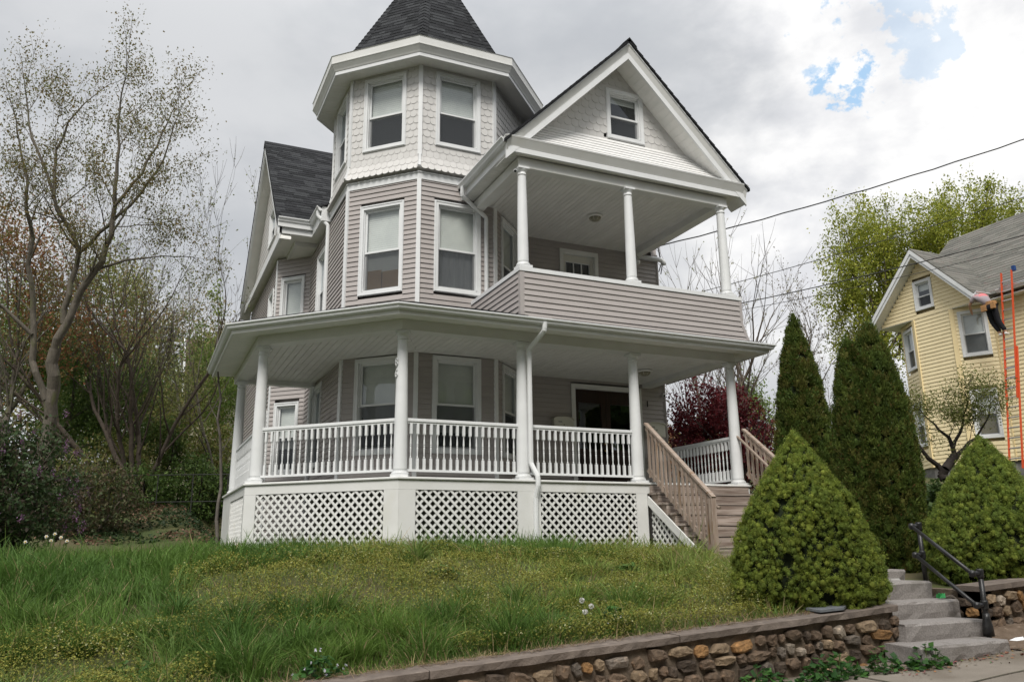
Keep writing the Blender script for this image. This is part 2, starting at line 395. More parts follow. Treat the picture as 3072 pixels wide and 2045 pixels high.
def scales(root, parent, F, z0, z1, holes=(), lim=None, offf=None, w=.142, e=.152):
    """half-round shingles"""
    row = 0; z = z0
    offf = offf or (lambda z: 0.0)
    while z < z1-.03:
        t = -(w/2 if row % 2 else 0)-.001; zt = min(z+e+.066, z1)
        a, b = (0.0, F.L) if lim is None else lim(z+.05)
        while t < F.L:
            x0, x1 = max(t+.0012, a), min(t+w-.0012, b)
            if x1-x0 > .025:
                mid = (x0+x1)/2
                bad = False; top = zt; flat = None
                for (h0, h1, k0, k1) in holes:       # trim against the openings
                    if x1 <= h0 or x0 >= h1 or z+e <= k0 or z+.05 >= k1: continue
                    if z < k0-.02: top = min(zt, k0+.01)
                    elif h0-.01 < (x0+x1)/2 < h1+.01 and z+e > k1+.012: flat = k1-.01
                    elif x0 < h0: x1 = h0+.01
                    elif x1 > h1: x0 = h1-.01
                    else: bad = True
                if x1-x0 < .012: bad = True
                if flat is not None:
                    mb = MB(); P = [F.p(x0, flat, offf(flat)+.012), F.p(x1, flat, offf(flat)+.012), F.p(x1, zt, .003), F.p(x0, zt, .003)]; mb.add(P+[(q[0], q[1], q[2]) for q in (F.p(x0, flat, 0), F.p(x1, flat, 0))], [(0, 1, 2, 3), (4, 5, 1, 0)]); piece(root, 'scale_shingle', parent, mb, SCALE); bad = True
                if not bad:
                    ob = offf(z)+.016+random.uniform(-.001, .001); om = offf(z+.055)+.014; ot = offf(zt)+.003
                    ar = []
                    for k in range(7):
                        th = math.pi*k/6; xx = t+w/2-math.cos(th)*(w/2-.0012); zz = z+.055*(1-math.sin(th)**.8)
                        ar.append((min(max(xx, x0), x1), zz))
                    fr = [F.p(x, zz, ob+(om-ob)*(zz-z)/.055) for x, zz in ar]+[F.p(x1, top, ot), F.p(x0, top, ot)]
                    bk = [F.p(x, zz, ob+(om-ob)*(zz-z)/.055-.013) for x, zz in ar]+[F.p(x1, top, ot-.004), F.p(x0, top, ot-.004)]
                    n = len(fr); mb = MB()
                    mb.add(fr+bk, [tuple(range(n))]+[(i, n+i, n+(i+1) % n, (i+1) % n) for i in range(n)])
                    piece(root, 'scale_shingle', parent, mb, SCALE)
            t += w
        z += e; row += 1

def window(root, F, s0, s1, z0, z1, meet=None, blind=1.0, lower='screen', tw=.085, depth=.12, trim=WHITE2, blind_lower=0.0, card=False, slat=.045, name='window', curtain=False):
    """cased double-hung window: frame with its sashes, panes, screen and blind as sub-parts"""
    mb = MB(); w = tw
    for (a, b, c, d) in ((s0, s1, z1-w, z1), (s0, s1, z0, z0+w), (s0, s0+w, z0+w, z1-w), (s1-w, s1, z0+w, z1-w)):
        F.box(mb, a, b, c, d, -.03, .034)
    for (a, b, c, d) in ((s0+.012, s1-.012, z1-.03, z1-.012), (s0+.012, s1-.012, z0+.012, z0+.03), (s0+.012, s0+.03, z0+.03, z1-.03), (s1-.03, s1-.012, z0+.03, z1-.03)):
        F.box(mb, a, b, c, d, .034, .044)
    i0, i1, k0, k1 = s0+w, s1-w, z0+w, z1-w
    for (a, b, c, d) in ((i0-.012, i0+.018, k0, k1), (i1-.018, i1+.012, k0, k1), (i0, i1, k1-.018, k1+.012), (i0, i1, k0-.012, k0+.03)):
        F.box(mb, a, b, c, d, -depth, .0)
    fr = mb.build(name, trim, root)
    i0 += .018; i1 -= .018; k1 -= .018; k0 += .03
    if meet is None: meet = (k0+k1)/2
    def sash(a, b, c, d, o, w=.038):
        m = MB()
        for (x0, x1, y0, y1) in ((a, b, d-w, d), (a, b, c, c+w), (a, a+w, c+w, d-w), (b-w, b, c+w, d-w)):
            F.box(m, x0, x1, y0, y1, o-.028, o)
        m.build('sash', trim, fr)
        g = MB(); g.add([F.p(a+w, c+w, o-.015), F.p(b-w, c+w, o-.015), F.p(b-w, d-w, o-.015), F.p(a+w, d-w, o-.015)], [(0, 1, 2, 3)])
        g.build('pane', GLASS, fr)
    sash(i0, i1, meet-.02, k1, -.035); sash(i0, i1, k0, meet+.02, -.068)
    if lower == 'screen':
        g = MB(); g.add([F.p(i0+.015, k0+.012, -.045), F.p(i1-.015, k0+.012, -.045), F.p(i1-.015, meet-.03, -.045), F.p(i0+.015, meet-.03, -.045)], [(0, 1, 2, 3)])
        for (x0, x1, y0, y1) in ((i0, i1, k0, k0+.016), (i0, i0+.016, k0, meet-.02), (i1-.016, i1, k0, meet-.02)):
            pass
        g.build('screen', SCREEN, fr)
    bottom = k1-blind*(k1-meet) if blind_lower == 0 else meet-blind_lower*(meet-k0)
    if blind > 0:
        b = MB(); z = k1-.01
        while z > bottom:
            b.add([F.p(i0+.02, z, -.112), F.p(i1-.02, z, -.112), F.p(i1-.02, z-slat*1.02, -.108), F.p(i0+.02, z-slat*1.02, -.108)], [(0, 1, 2, 3)])
            z -= slat
        b.build('blind', BLIND, fr)
    if card:
        c = MB(); F.box(c, i0+.02, i0+.02+(i1-i0)*.42, k0+.02, k0+.44, -.112, -.106); F.box(c, i0+.02+(i1-i0)*.44, i1-.02, k0+.02, k0+.40, -.114, -.108)
        c.build('cardboard', CARD, fr)
    if curtain:
        c = MB(); n = 14; vs = []
        for k in range(n+1):
            t = i0+.02+(i1-i0-.04)*k/n; o = -.125+.008*math.sin(k*2.1)
            vs += [F.p(t, k0, o), F.p(t, k1, o)]
        c.add(vs, [(2*k, 2*k+2, 2*k+3, 2*k+1) for k in range(n)]); c.build('curtain', CURTAIN, fr)
    bk = MB(); bk.add([F.p(s0+.03, z0+.03, -.134), F.p(s1-.03, z0+.03, -.134), F.p(s1-.03, z1-.03, -.134), F.p(s0+.03, z1-.03, -.134)], [(0, 1, 2, 3)])
    bk.build('dark_room', DARK, fr)
    return fr

def shingles(root, parent, o, u, v, n, L, span, expo=.14, lo=.16, hi=.36, kind='roof_shingle', th=.012, sub=True):
    """laminated shingles on a slope: o origin, u along the eave, v up the slope; span(s) gives the run along u at height s"""
    o, u, v, n = (np.array(x, float) for x in (o, u, v, n)); s = 0.0
    while s < L-.02:
        st = min(s+expo, L); a, b = span(s+.5*(st-s)); a0, b0 = span(s); a1, b1 = span(st)
        t = a-random.uniform(0, lo)
        while t < b:
            w = random.uniform(lo, hi); x0, x1 = max(t, a), min(t+w, b); t += w
            if x1-x0 < .02: continue
            f0 = lambda x, A, B: min(max(x, A), B)
            l0, l1, r0, r1 = (f0(x0, a0, b0) if x0 > a else a0), (f0(x0, a1, b1) if x0 > a else a1), (f0(x1, a0, b0) if x1 < b else b0), (f0(x1, a1, b1) if x1 < b else b1)
            h = th*random.choice((.55, 1.0, 1.0))
            P = [o+u*l0+v*s+n*h, o+u*r0+v*s+n*h, o+u*r1+v*(st+.01)+n*.002, o+u*l1+v*(st+.01)+n*.002, o+u*l0+v*s-n*.004, o+u*r0+v*s-n*.004]
            mb = MB().add(P, [(0, 1, 2, 3), (4, 5, 1, 0), (1, 5, 2), (0, 3, 4)])
            piece(root, kind, parent, mb, random.choice(SHG))
        s = st

# ---------------- walls (backing body)
body = MB()
wall_path = [(-1.0, 13.0), (-1.0, 7.663), (-.287, 6.95), TLL, TL, T0, TR, TRR, (7.29, 3.109), (7.29, 13.0)]
def inset(path, d):
    k = len(path); out = []
    for i in range(k):
        a, b, c = (np.array(path[(i+j) % k][:2], float) for j in (-1, 0, 1))
        n1 = (b-a)/np.linalg.norm(b-a); n2 = (c-b)/np.linalg.norm(c-b); n1 = V3(n1[1], -n1[0]); n2 = V3(n2[1], -n2[0])
        m = (n1+n2)/(1+n1@n2); out.append((b[0]-m[0]*d, b[1]-m[1]*d))
    return out
ip = inset(wall_path, .14)
body.prism([(x, y, -1.4) for x, y in ip], (0, 0, 7.35))
oc = inset(OCT, .14); body.prism([(x, y, 5.95) for x, y in oc], (0, 0, 2.95))
WALL = body.build('wall', TAUPE, H)
# plain outer skins where there are openings are the planks; jamb-deep strips close the gaps at floor level
FL, FT, FR, FC, FM = Face(TLL, TL), Face(TL, T0), Face(T0, TR), Face(TR, TRR), Face(TRR, (7.29, 3.109))
FS = Face((-.287, 6.95), TL)              # left side wall, below the turret eave
FB, FX = Face((-1.0, 7.663), (-.287, 6.95)), Face((-1.0, 12.9), (-1.0, 7.663))
FRW = Face((7.29, 3.109), (7.29, 13.0))
# openings  (s0, s1, z0, z1) measured on each face
w1 = (.32, 1.32, .61, 2.485); w2 = (.32, 1.32, 3.76, 5.68); w3 = (.32, 1.32, 6.885, 8.585)
ws1, ws2 = (1.05, 2.05, .61, 2.42), (.95, 1.85, 3.76, 5.61)
wb1, wb2 = (.16, .86, .61, 2.33), (.15, .85, 3.76, 5.5)
wx1, wx2 = (4.25, 5.05, .61, 2.2), (4.1, 4.95, 3.76, 5.36)
door1 = (1.14, 2.97, .0, 2.40); door2 = (.945, 1.955, 3.5, 5.555)
for F, h1, h2 in ((FT, w1, w2), (FR, w1, w2), (FC, w1, w2), (FS, ws1, ws2), (FB, wb1, wb2), (FX, wx1, wx2)):
    siding(H, WALL, F, 0.0 if F in (FT, FR, FC) else -.95, 2.52 if F in (FT, FR, FC) else 3.4, [h1])
    siding(H, WALL, F, 3.40, 6.09 if F in (FT, FR, FC) else 6.02, [h2])
siding(H, WALL, FM, 0.0, 2.52, [door1]); siding(H, WALL, FM, 3.0, 5.72, [door2])
fnd = MB(); fnd.prism([(x, y, -1.45) for x, y in inset(wall_path, .05)], (0, 0, .5)); fnd.build('foundation', mat('grey_foundation', (.22, .21, .20), (.15, .145, .14), 5, .9), H)
# side and rear walls seen only from the side
sk = MB(); FRW.box(sk, 0, FRW.L, -.95, 6.1, -.14, .01); sk.build('side_wall', TAUPE, H)

def wins():
    window(H, FT, *w1, meet=1.57, blind=1.0, blind_lower=.45)
    window(H, FR, *w1, meet=1.55, blind=1.0, blind_lower=.6)
    window(H, FC, *w1, meet=1.56, blind=1.0)
    window(H, FT, *w2, meet=4.68, blind=1.0, blind_lower=.5, card=True)
    window(H, FR, *w2, meet=4.68, blind=1.0, curtain=True)
    window(H, FC, *w2, meet=4.68, blind=1.0, curtain=True)
    window(H, FT, *w3, meet=7.69, blind=1.0); window(H, FR, *w3, meet=7.68, blind=1.0)
    window(H, FS, *ws1, meet=1.56, blind=.9); window(H, FS, *ws2, meet=4.68, blind=1.0)
    window(H, FB, *wb1, meet=1.5, blind=1.0, blind_lower=.3); window(H, FB, *wb2, meet=4.5, blind=1.0, blind_lower=.95)
    window(H, FX, *wx1, meet=1.45, blind=.8); window(H, FX, *wx2, meet=4.5, blind=.9)
wins()

# corner boards
def corner(p, z0, z1, m=WHITE2, w=.068, name='corner_trim', d=None):
    d = d if d is not None else (np.array(p)-TC)/np.linalg.norm(np.array(p)-TC)
    dx = V3(d[0], d[1], 0); sx = V3(-d[1], d[0], 0); q = V3(p[0], p[1], 0)-dx*.004
    mb = MB(); mb.obox(q+V3(0, 0, (z0+z1)/2), sx, dx, (0, 0, 1), w*1.25, w, z1-z0); mb.build(name, m, H)
for p in (TL, T0, TR, TRR): corner(p, .0, 2.5); corner(p, 3.42 if p is not TR else 3.42, 6.09)
corner(TLL, 3.4, 3.42+.02) if False else None
for p in (TLL, TL, T0, TR, TRR): corner(p+((p-TC)/np.linalg.norm(p-TC))*.0, 6.62, 8.66)
for p in (TLL, TL, T0, TR): 
    d = (p-TC)/np.linalg.norm(p-TC); mb = MB(); mb.tube([V3(*(p+d*.10), 6.33), V3(*(p+d*.045), 6.48), V3(*(p+d*.012), 6.64)], .036, 4, twist=math.pi/4); mb.build('corner_trim', WHITE2, H)
corner(V3(7.29, 3.109), -.9, 5.75, mat('taupe_trim', (.385, .355, .34), rough=.5), .07, d=V3(a45, -a45))
corner(V3(-.287, 6.95), -.9, 6.0, TAUPE, .05, d=V3(-.92, -.38)); corner(V3(-1.0, 7.663), -.9, 6.0, WHITE2, .05, d=V3(-.92, -.38))
# bottom trim under first-floor siding (the photo shows white strips at the deck)

# ---------------- turret: frieze, flared scale shingles, eave, roof
TF = MB(); TF.sweep(OCT, [(.0, 6.085), (.028, 6.085), (.028, 6.205), (.05, 6.225), (.05, 6.24), (.0, 6.24)], True); TFR = TF.build('turret_frieze', WHITE2, H)
ts = MB(); ts.sweep(OCT, [(.0, 6.25), (.105, 6.30), (.085, 6.36), (.02, 6.62), (.0, 6.62)], True); ts.sweep(OCT, [(-.06, 6.62), (-.002, 6.62), (-.002, 8.70), (-.06, 8.70)], True)
ob = MB()
# turret skin is built face by face so that window openings stay open
offt = lambda z: .112*np.clip((6.66-z)/.37, 0, 1)**1.4
skin = MB(); skin.sweep(OCT, [(-.13, 6.24), (.10, 6.31), (.07, 6.38), (.0, 6.66), (-.13, 6.66)], True)
for k in range(8):
    F = Face(OCT[k], OCT[(k+1) % 8]); z0, z1 = 6.66, 8.70
    op = w3 if k in (0, 1, 2) else None
    if op is None: F.box(skin, 0, F.L, z0, z1, -.13, -.002)
    else:
        F.box(skin, 0, op[0]+.03, z0, z1, -.13, -.002); F.box(skin, op[1]-.03, F.L, z0, z1, -.13, -.002)
        F.box(skin, op[0]+.03, op[1]-.03, z0, op[2]+.03, -.13, -.002); F.box(skin, op[0]+.03, op[1]-.03, op[3]-.03, z1, -.13, -.002)
TW = skin.build('turret_wall', SCALE, H)
for F, op in ((FL, w3), (FT, w3), (FR, w3), (FC, None)):
    scales(H, TW, F, 6.275, 8.68, [op] if op else [], offf=offt)
window(H, FL, *w3, meet=7.69, blind=1.0)
# eave
TE = MB(); TE.sweep(OCT, [(-.05, 8.665), (.40, 8.615), (.40, 8.63), (-.05, 8.70)], True); TSO = TE.build('turret_soffit', SOFF, H)
for k in range(8):                                   # soffit panels
    if k in (3, 4, 5, 6): continue
    F = Face(OCT[k], OCT[(k+1) % 8]); t = -.15
    while t < F.L+.15:
        x0, x1 = t+.006, t+.122; ext = lambda x: .39
        # clip to the mitres
        A = lambda x: (0.01 if 0 <= x <= F.L else max(-x, x-F.L)/math.tan(R(22.5)))
        if max(A(x0), A(x1)) < .36:
            mb = MB(); zf = lambda o: 8.665-.05*(o+.05)/.45
            P = [F.p(x0, zf(A(x0))-.004, A(x0)), F.p(x1, zf(A(x1))-.004, A(x1)), F.p(x1, zf(.385)-.004, .385), F.p(x0, zf(.385)-.004, .385)]
            P += [(p[0], p[1], p[2]+.006) for p in P]
            mb.add(P, [(0, 1, 2, 3), (4, 7, 6, 5), (0, 4, 5, 1), (1, 5, 6, 2), (2, 6, 7, 3), (3, 7, 4, 0)]); piece(H, 'soffit_panel', TSO, mb, SOFF)
        t += .128
fa = MB(); fa.sweep(OCT, [(.38, 8.60), (.415, 8.60), (.415, 8.68), (.38, 8.68)], True); fa.build('turret_fascia', WHITE2, H)
cr = MB(); cr.sweep(OCT, [(.38, 8.682), (.425, 8.682), (.445, 8.72), (.50, 8.80), (.515, 8.815), (.515, 8.835), (.38, 8.835)], True); cr.build('turret_crown_moulding', WHITE, H)
gu = MB(); gu.sweep(OCT, [(.40, 8.838), (.505, 8.838), (.51, 8.99), (.525, 9.0), (.51, 9.005), (.36, 9.005), (.36, 8.838)], True); gu.build('turret_gutter', WHITE, H)
apex = V3(TC[0], TC[1], 13.13); rb = 8.99; ro = .215
TRB = MB(); base = inset(OCT, -ro); TRB.add([(x, y, rb) for x, y in base]+[tuple(apex)], [(i, (i+1) % 8, 8) for i in range(8)]+[tuple(range(8))[::-1]]); TRF = TRB.build('turret_roof', SHG[0], H)
for k in range(8):
    a, b = V3(*base[k], rb), V3(*base[(k+1) % 8], rb); mid = (a+b)/2; u = (b-a)/np.linalg.norm(b-a); v = apex-mid; Ls = np.linalg.norm(v); v /= Ls; n = np.cross(u, v)
    hw = np.linalg.norm(b-a)/2
    if k in (7, 0, 1, 2, 3):
        shingles(H, TRF, mid, u, v, n, Ls-.25, lambda s: (-hw*(1-s/Ls)+.02, hw*(1-s/Ls)-.02), expo=.135, lo=.13, hi=.34)
    # hip caps along the left edge of each face
    n0 = np.cross(*(lambda p, q: (q-p, apex-(p+q)/2))(V3(*base[k-1], rb), V3(*base[k], rb))); n0 /= np.linalg.norm(n0)
    e = apex-a; Le = np.linalg.norm(e); e /= Le; s = .0
    if k in (0, 1, 2, 3):
        wl = np.cross(n0, e); wr = np.cross(e, n); wl = wl if wl@(-u) > 0 else -wl; wr = np.cross(n, e); wr = wr if wr@u > 0 else -wr
        while s < Le-.5:
            w = .125; c0, c1 = a+e*s, a+e*(s+.16); nn = (n0+n)/np.linalg.norm(n0+n)
            mb = MB(); mb.add([c0+wl*w+n0*.012, c0+nn*.028, c0+wr*w+n*.012, c1+wl*w+n0*.006, c1+nn*.010, c1+wr*w+n*.006, c0+wl*w-n0*.004, c0, c0+wr*w-n*.004],
                              [(0, 1, 4, 3), (1, 2, 5, 4), (6, 7, 1, 0), (7, 8, 2, 1), (0, 3, 6), (2, 8, 5)])
            piece(H, 'hip_shingle', TRF, mb, random.choice(SHG)); s += .145

# ---------------- porch: deck, skirt, lattice
DA, DB, DC, DF, DR = V3(-2.075, 5.75), V3(-2.075, 2.075), V3(0, 0), V3(6.96, 0), V3(6.96, 3.05)
DP = [DA, DB, DC, DF, DR]
fl = MB(); fl.prism([(x, y, -.042) for x, y in ((-2.06, 5.75), (-2.06, 2.08), (.01, .01), (6.95, .01), (6.95, 3.15), (3.7, 3.15), (2.5, 2.0), (.87, 2.0), (-.24, 3.11), (-.24, 5.75))], (0, 0, .036)); PF = fl.build('porch_floor', FLOORP, H)
ns = MB(); ns.sweep(DP, [(-.03, -.040), (.012, -.040), (.02, -.030), (.02, -.010), (.012, .0), (-.03, .0)]); ns.build('deck_nosing', WHITE, H)
bnd = MB(); bnd.sweep(DP, [(-.10, -.195), (-.012, -.195), (-.012, -.044), (-.10, -.044)]); bnd.build('skirt_board', WHITE, H)
def skirt_panel(F, t0, t1, zt=-.198, zb=-1.15, bottom=.10, top_slope=None):
    fr = MB(); F.box(fr, t0, t1, zb-.15, zb, -.05, -.014); par = fr.build('lattice_frame', WHITE, H)
    w = .038; p = .147
    for lay, sg in ((0, 1), (1, -1)):
        o1 = -.034+.009*lay; c = -(zt-zb)-.3
        while c < (t1-t0)+(zt-zb)+.3:
            # slat centre line t = c + sg*(z-zb)  -> clip to the panel
            pts = []
            za, zc = zb, zt
            ta, tb = t0+c+sg*0+(0 if sg > 0 else 0), t0+c+sg*(zt-zb)
            if sg < 0: ta, tb = t0+c, t0+c-(zt-zb)
            def clip(ta, za, tb, zc):
                for lo, hi in ((t0, t1),):
                    if ta > tb: ta, za, tb, zc = tb, zc, ta, za
                    if tb <= lo or ta >= hi: return None
                    if ta < lo: za = za+(zc-za)*(lo-ta)/(tb-ta); ta = lo
                    if tb > hi: zc = za+(zc-za)*(hi-ta)/(tb-ta); tb = hi
                return ta, za, tb, zc
            r = clip(ta, za, tb, zc)
            if r and abs(r[2]-r[0]) > .03:
                ta, za, tb, zc = r
                if top_slope is None or True:
                    if top_slope is not None:      # keep only what lies under the sloping board
                        q = [(ta+(tb-ta)*k/24, za+(zc-za)*k/24) for k in range(25)]
                        q = [x for x in q if x[1] < top_slope(x[0])]
                        if len(q) < 3: c += p; continue
                        ta, za = q[0]; tb, zc = q[-1]
                    mb = MB(); mb.bar(F.p(ta, za, o1), F.p(tb, zc, o1), w, .008, up=F.n); piece(H, 'lattice_slat', par, mb, WHITE)
            c += p
    return par
F_AB, F_BC, F_CF = Face(DA, DB), Face(DB, DC), Face(DC, DF)
skirt_panel(F_AB, 1.45, 3.52); skirt_panel(F_BC, .24, 2.67); skirt_panel(F_CF, .29, 2.06); skirt_panel(F_CF, 2.49, 4.385)
for F, t0, t1 in ((F_AB, 0, 1.42), (F_AB, 3.525, F_AB.L-.0), (F_BC, 0, .238), (F_BC, 2.672, F_BC.L), (F_CF, 0, .288), (F_CF, 2.062, 2.488), (F_CF, 4.387, 4.62), (F_CF, 6.8, 6.96)):
    mb = MB(); F.box(mb, t0+(.0 if t0 else .012), t1, -1.36, -.197, -.06, -.012); mb.build('skirt_post', WHITE, H)
rs = MB(); Face(DF, DR).box(rs, .02, 3.0, -1.36, -.197, -.06, -.02); rs.build('skirt_side', WHITE, H)
# ---------------- columns
def column(x, y, z0, h, r0, r1, name='porch_column', face=0.0):
    o = V3(x, y, z0); c, s = math.cos(face), math.sin(face); U, Vv, Wz = V3(c, s, 0), V3(-s, c, 0), V3(0, 0, 1)
    mb = MB(); prof = [(r0*1.02, .10), (r0, .14)]
    for k in range(1, 9):
        t = k/8; prof.append((r0+(r1-r0)*(t**1.6), .14+(h-.30)*t))
    prof += [(r1*1.0, h-.155), (r1*1.13, h-.15), (r1*1.13, h-.128), (r1, h-.122), (r1, h-.085), (r1*1.12, h-.075), (r1*1.33, h-.045), (r1*1.36, h-.038)]
    mb.lathe(prof, o, 20); col = mb.build(name, WHITE2, H, smooth=False)
    for p in col.data.polygons: p.use_smooth = abs(p.normal.z) < .35
    b = MB(); b.obox(o+V3(0, 0, .022), U, Vv, Wz, r0*2.55, r0*2.55, .044); b.lathe([(r0*1.22, .044), (r0*1.27, .06), (r0*1.22, .082), (r0*1.06, .086), (r0*1.06, .11)], o, 20); b.build('column_base', WHITE2, col)
    a = MB(); a.obox(o+V3(0, 0, h-.019), U, Vv, Wz, r1*2.75, r1*2.75, .036); a.build('column_capital', WHITE2, col)
    return col
t8 = math.tan(R(22.5))
CD = .19
cC = V3(CD*t8, CD); cB = V3(-2.075+CD, 2.075+CD*t8); cA = V3(-2.075+CD, 5.5); cD = V3(2.25, CD); cE = V3(4.56, CD); cFc = V3(6.86-.02, CD)
HC = 2.405
COLS = [column(*p, 0, HC, .112, .083, face=f) for p, f in ((cA, 0), (cB, R(-22.5)), (cC, R(-22.5)), (cD, 0), (cE, 0), (cFc, 0))]
COLS[5]['label'] = 'column at the right of the stairs'
# ---------------- porch roof edge
BP = [DA+V3(0, .15), DB, DC, DF, DR]
bm_ = MB(); bm_.sweep(BP, [(-.30, 2.412), (-.07, 2.412), (-.07, 2.60), (-.30, 2.60)]); bm_.build('porch_beam', WHITE, H)
b2 = MB(); b2.bar((-2.0, 5.72, 2.49), (-.30, 5.72, 2.49), .16, .16); b2.build('porch_beam', WHITE, H)
sf = MB(); sf.sweep(BP, [(-.072, 2.588), (.385, 2.560), (.385, 2.575), (-.072, 2.602)]); PSO = sf.build('porch_soffit', SOFF, H)
fs = MB(); fs.sweep(BP, [(.36, 2.535), (.392, 2.535), (.40, 2.60), (.40, 2.70), (.36, 2.70)]); fs.build('porch_fascia', WHITE, H)
gt = MB(); gt.sweep(BP, [(.402, 2.602), (.455, 2.602), (.475, 2.622), (.478, 2.645), (.497, 2.668), (.512, 2.676), (.512, 2.698), (.500, 2.698), (.492, 2.684), (.402, 2.640)]); gt.build('porch_gutter', WHITE2, H)
gc = MB(); gc.sweep(BP, [(.34, 2.70), (.402, 2.70), (.402, 2.712), (.34, 2.712)]); gc.build('drip_edge', WHITE2, H)
pr_ = MB(); q = inset([p for p in BP], -.46)
def off_path(path, o):
    P = [np.array(p, float) for p in path]; out = []
    for i in range(len(P)):
        n = []
        for a, b in ((i-1, i), (i, i+1)):
            if a < 0 or b >= len(P): continue
            d = (P[b]-P[a])/np.linalg.norm(P[b]-P[a]); n.append(V3(d[1], -d[0]))
        m = n[0] if len(n) == 1 else (n[0]+n[1])/(1+n[0]@n[1]); out.append(P[i]+m*o)
    return out
OE = off_path(BP, .435); IN = [V3(-.30, 5.9), TL-V3(.01, .006), T0-V3(.006, .012), V3(2.3, 1.94)]
zE, zI = 2.722, 3.50
rp = MB()
rp.add([(*OE[0], zE), (*OE[1], zE), (*IN[1], zI), (*IN[0], zI)], [(0, 1, 2, 3)]); rp.add([(*OE[1], zE), (*OE[2], zE), (*IN[2], zI), (*IN[1], zI)], [(0, 1, 2, 3)])
rp.add([(*OE[2], zE), (2.6, OE[2][1], zE), (2.6, 1.94, zI), (*IN[2], zI)], [(0, 1, 2, 3)])
rp.add([(2.6, OE[2][1], zE), (*OE[3], zE), (6.9, -.30, zE+.06), (2.6, -.30, zE+.06)], [(0, 1, 2, 3)])
rp.add([(*OE[3], zE), (*OE[4], zE), (6.9, 3.1, zE+.25), (6.9, -.30, zE+.06)], [(0, 1, 2, 3)])
lo_ = MB(); lo_.v = [(x, y, z-.03) for x, y, z in rp.v]; lo_.f = [f[::-1] for f in rp.f]; lo_.mi = list(rp.mi); rp.join(lo_)
rp.sweep(OE, [(-.03, zE-.03), (.0, zE-.03), (.0, zE+.002), (-.03, zE+.002)])
PR = rp.build('porch_roof', SHG[1], H)
for F0, L_, a, b in ((Face(OE[1], OE[2]), 2.55, OE[1], OE[2]), (Face(OE[2], (2.1, OE[2][1])), 2.5, OE[2], V3(2.1, OE[2][1]))):
    v = V3(-F0.n[0], -F0.n[1], .325); v /= np.linalg.norm(v); nn = np.cross(F0.u, v)
    shingles(H, PR, (a[0], a[1], zE+.004), F0.u, v, nn, 2.2, (lambda s: (s*.40+.02, F0.L-s*.40-.02)) if F0.L > 2.8 else (lambda s: (s*.40, F0.L)), expo=.14)
# porch ceiling boards (run front to back)
def clip_x(x, poly):
    ys = []
    for i in range(len(poly)):
        (x0, y0), (x1, y1) = poly[i], poly[(i+1) % len(poly)]
        if (x0-x)*(x1-x) < 0: ys.append(y0+(y1-y0)*(x-x0)/(x1-x0))
    return sorted(ys)
def ceiling(poly, z, par, w=.12, g=.008):
    xs = [p[0] for p in poly]; x = min(xs)+.004
    while x < max(xs)-.02:
        a, b = x, min(x+w-g, max(xs)-.004)
        ya, yb = clip_x(a+1e-4, poly), clip_x(b-1e-4, poly)
        for k in range(0, min(len(ya), len(yb))-1, 2):
            mb = MB(); mb.prism([(a, ya[k], z), (b, yb[k], z), (b, yb[k+1], z), (a, ya[k+1], z)], (0, 0, .012)); piece(H, 'ceiling_board', par, mb, CEIL)
        x += w
cp = MB(); lowpoly = [(-1.9, 5.7), (-1.9, 2.2), (.08, .2), (6.75, .2), (6.75, 3.12), (3.67, 3.12), (2.52, 1.93), (.87, 1.93), (-.28, 3.1), (-.28, 5.7)]
cp.prism([(x, y, 2.522) for x, y in lowpoly], (0, 0, .04)); PC = cp.build('porch_ceiling', CEIL, H)
ceiling(lowpoly, 2.508, PC)
jn = MB(); jn.bar((*cC, 2.503), (*T0, 2.503), .03, .014); jn.build('ceiling_joint_strip', CEIL, PC)
# ---------------- railings
def baluster_mesh():
    mb = MB(); z0, z1 = .135, .875; w = .041
    mb.obox((0, 0, z0+.09), (1, 0, 0), (0, 1, 0), (0, 0, 1), w, w, .18); mb.obox((0, 0, z1-.085), (1, 0, 0), (0, 1, 0), (0, 0, 1), w, w, .17)
    h0, h1 = z0+.18, z1-.17; L = h1-h0
    mb.lathe([(.008, h0), (.016, h0+.015), (.0085, h0+.03), (.013, h0+.22*L+.03), (.0155, h0+.42*L), (.009, h0+.47*L), (.0175, h0+.50*L), (.009, h0+.53*L), (.0155, h0+.58*L), (.0125, h0+.75*L), (.0085, h1-.03), (.016, h1-.015), (.008, h1)], (0, 0, 0), 7)
    me = bpy.data.meshes.new('baluster'); me.from_pydata(mb.v, [], mb.f); me.materials.append(WHITE2); return me
BAL = baluster_mesh()
def railing(p, q, first=.07, name='porch_railing'):
    F = Face(p, q); mb = MB()
    F.box(mb, 0, F.L, .875, .905, -.020, .020); F.box(mb, 0, F.L, .907, .945, -.036, .036); F.box(mb, 0, F.L, .945, .957, -.024, .024); F.box(mb, 0, F.L, .098, .135, -.026, .026)
    par = mb.build(name, WHITE2, H); n = max(2, round((F.L-2*first)/.117)); th = math.atan2(F.u[1], F.u[0])
    for k in range(n+1):
        t = first+(F.L-2*first)*k/n; x, y, _ = F.p(t, 0); place('baluster', BAL, (x, y, 0), par, rot=(0, 0, th))
    return par
RI = .19
def between(p, q, r=.10):
    d = (q-p)/np.linalg.norm(q-p); return p+d*r, q-d*r
railing(*between(cA, cB)); railing(*between(cB, cC)); railing(*between(cC, cD)); railing(*between(cD, cE)); railing(cFc+V3(0, .10), V3(cFc[0], 3.08))
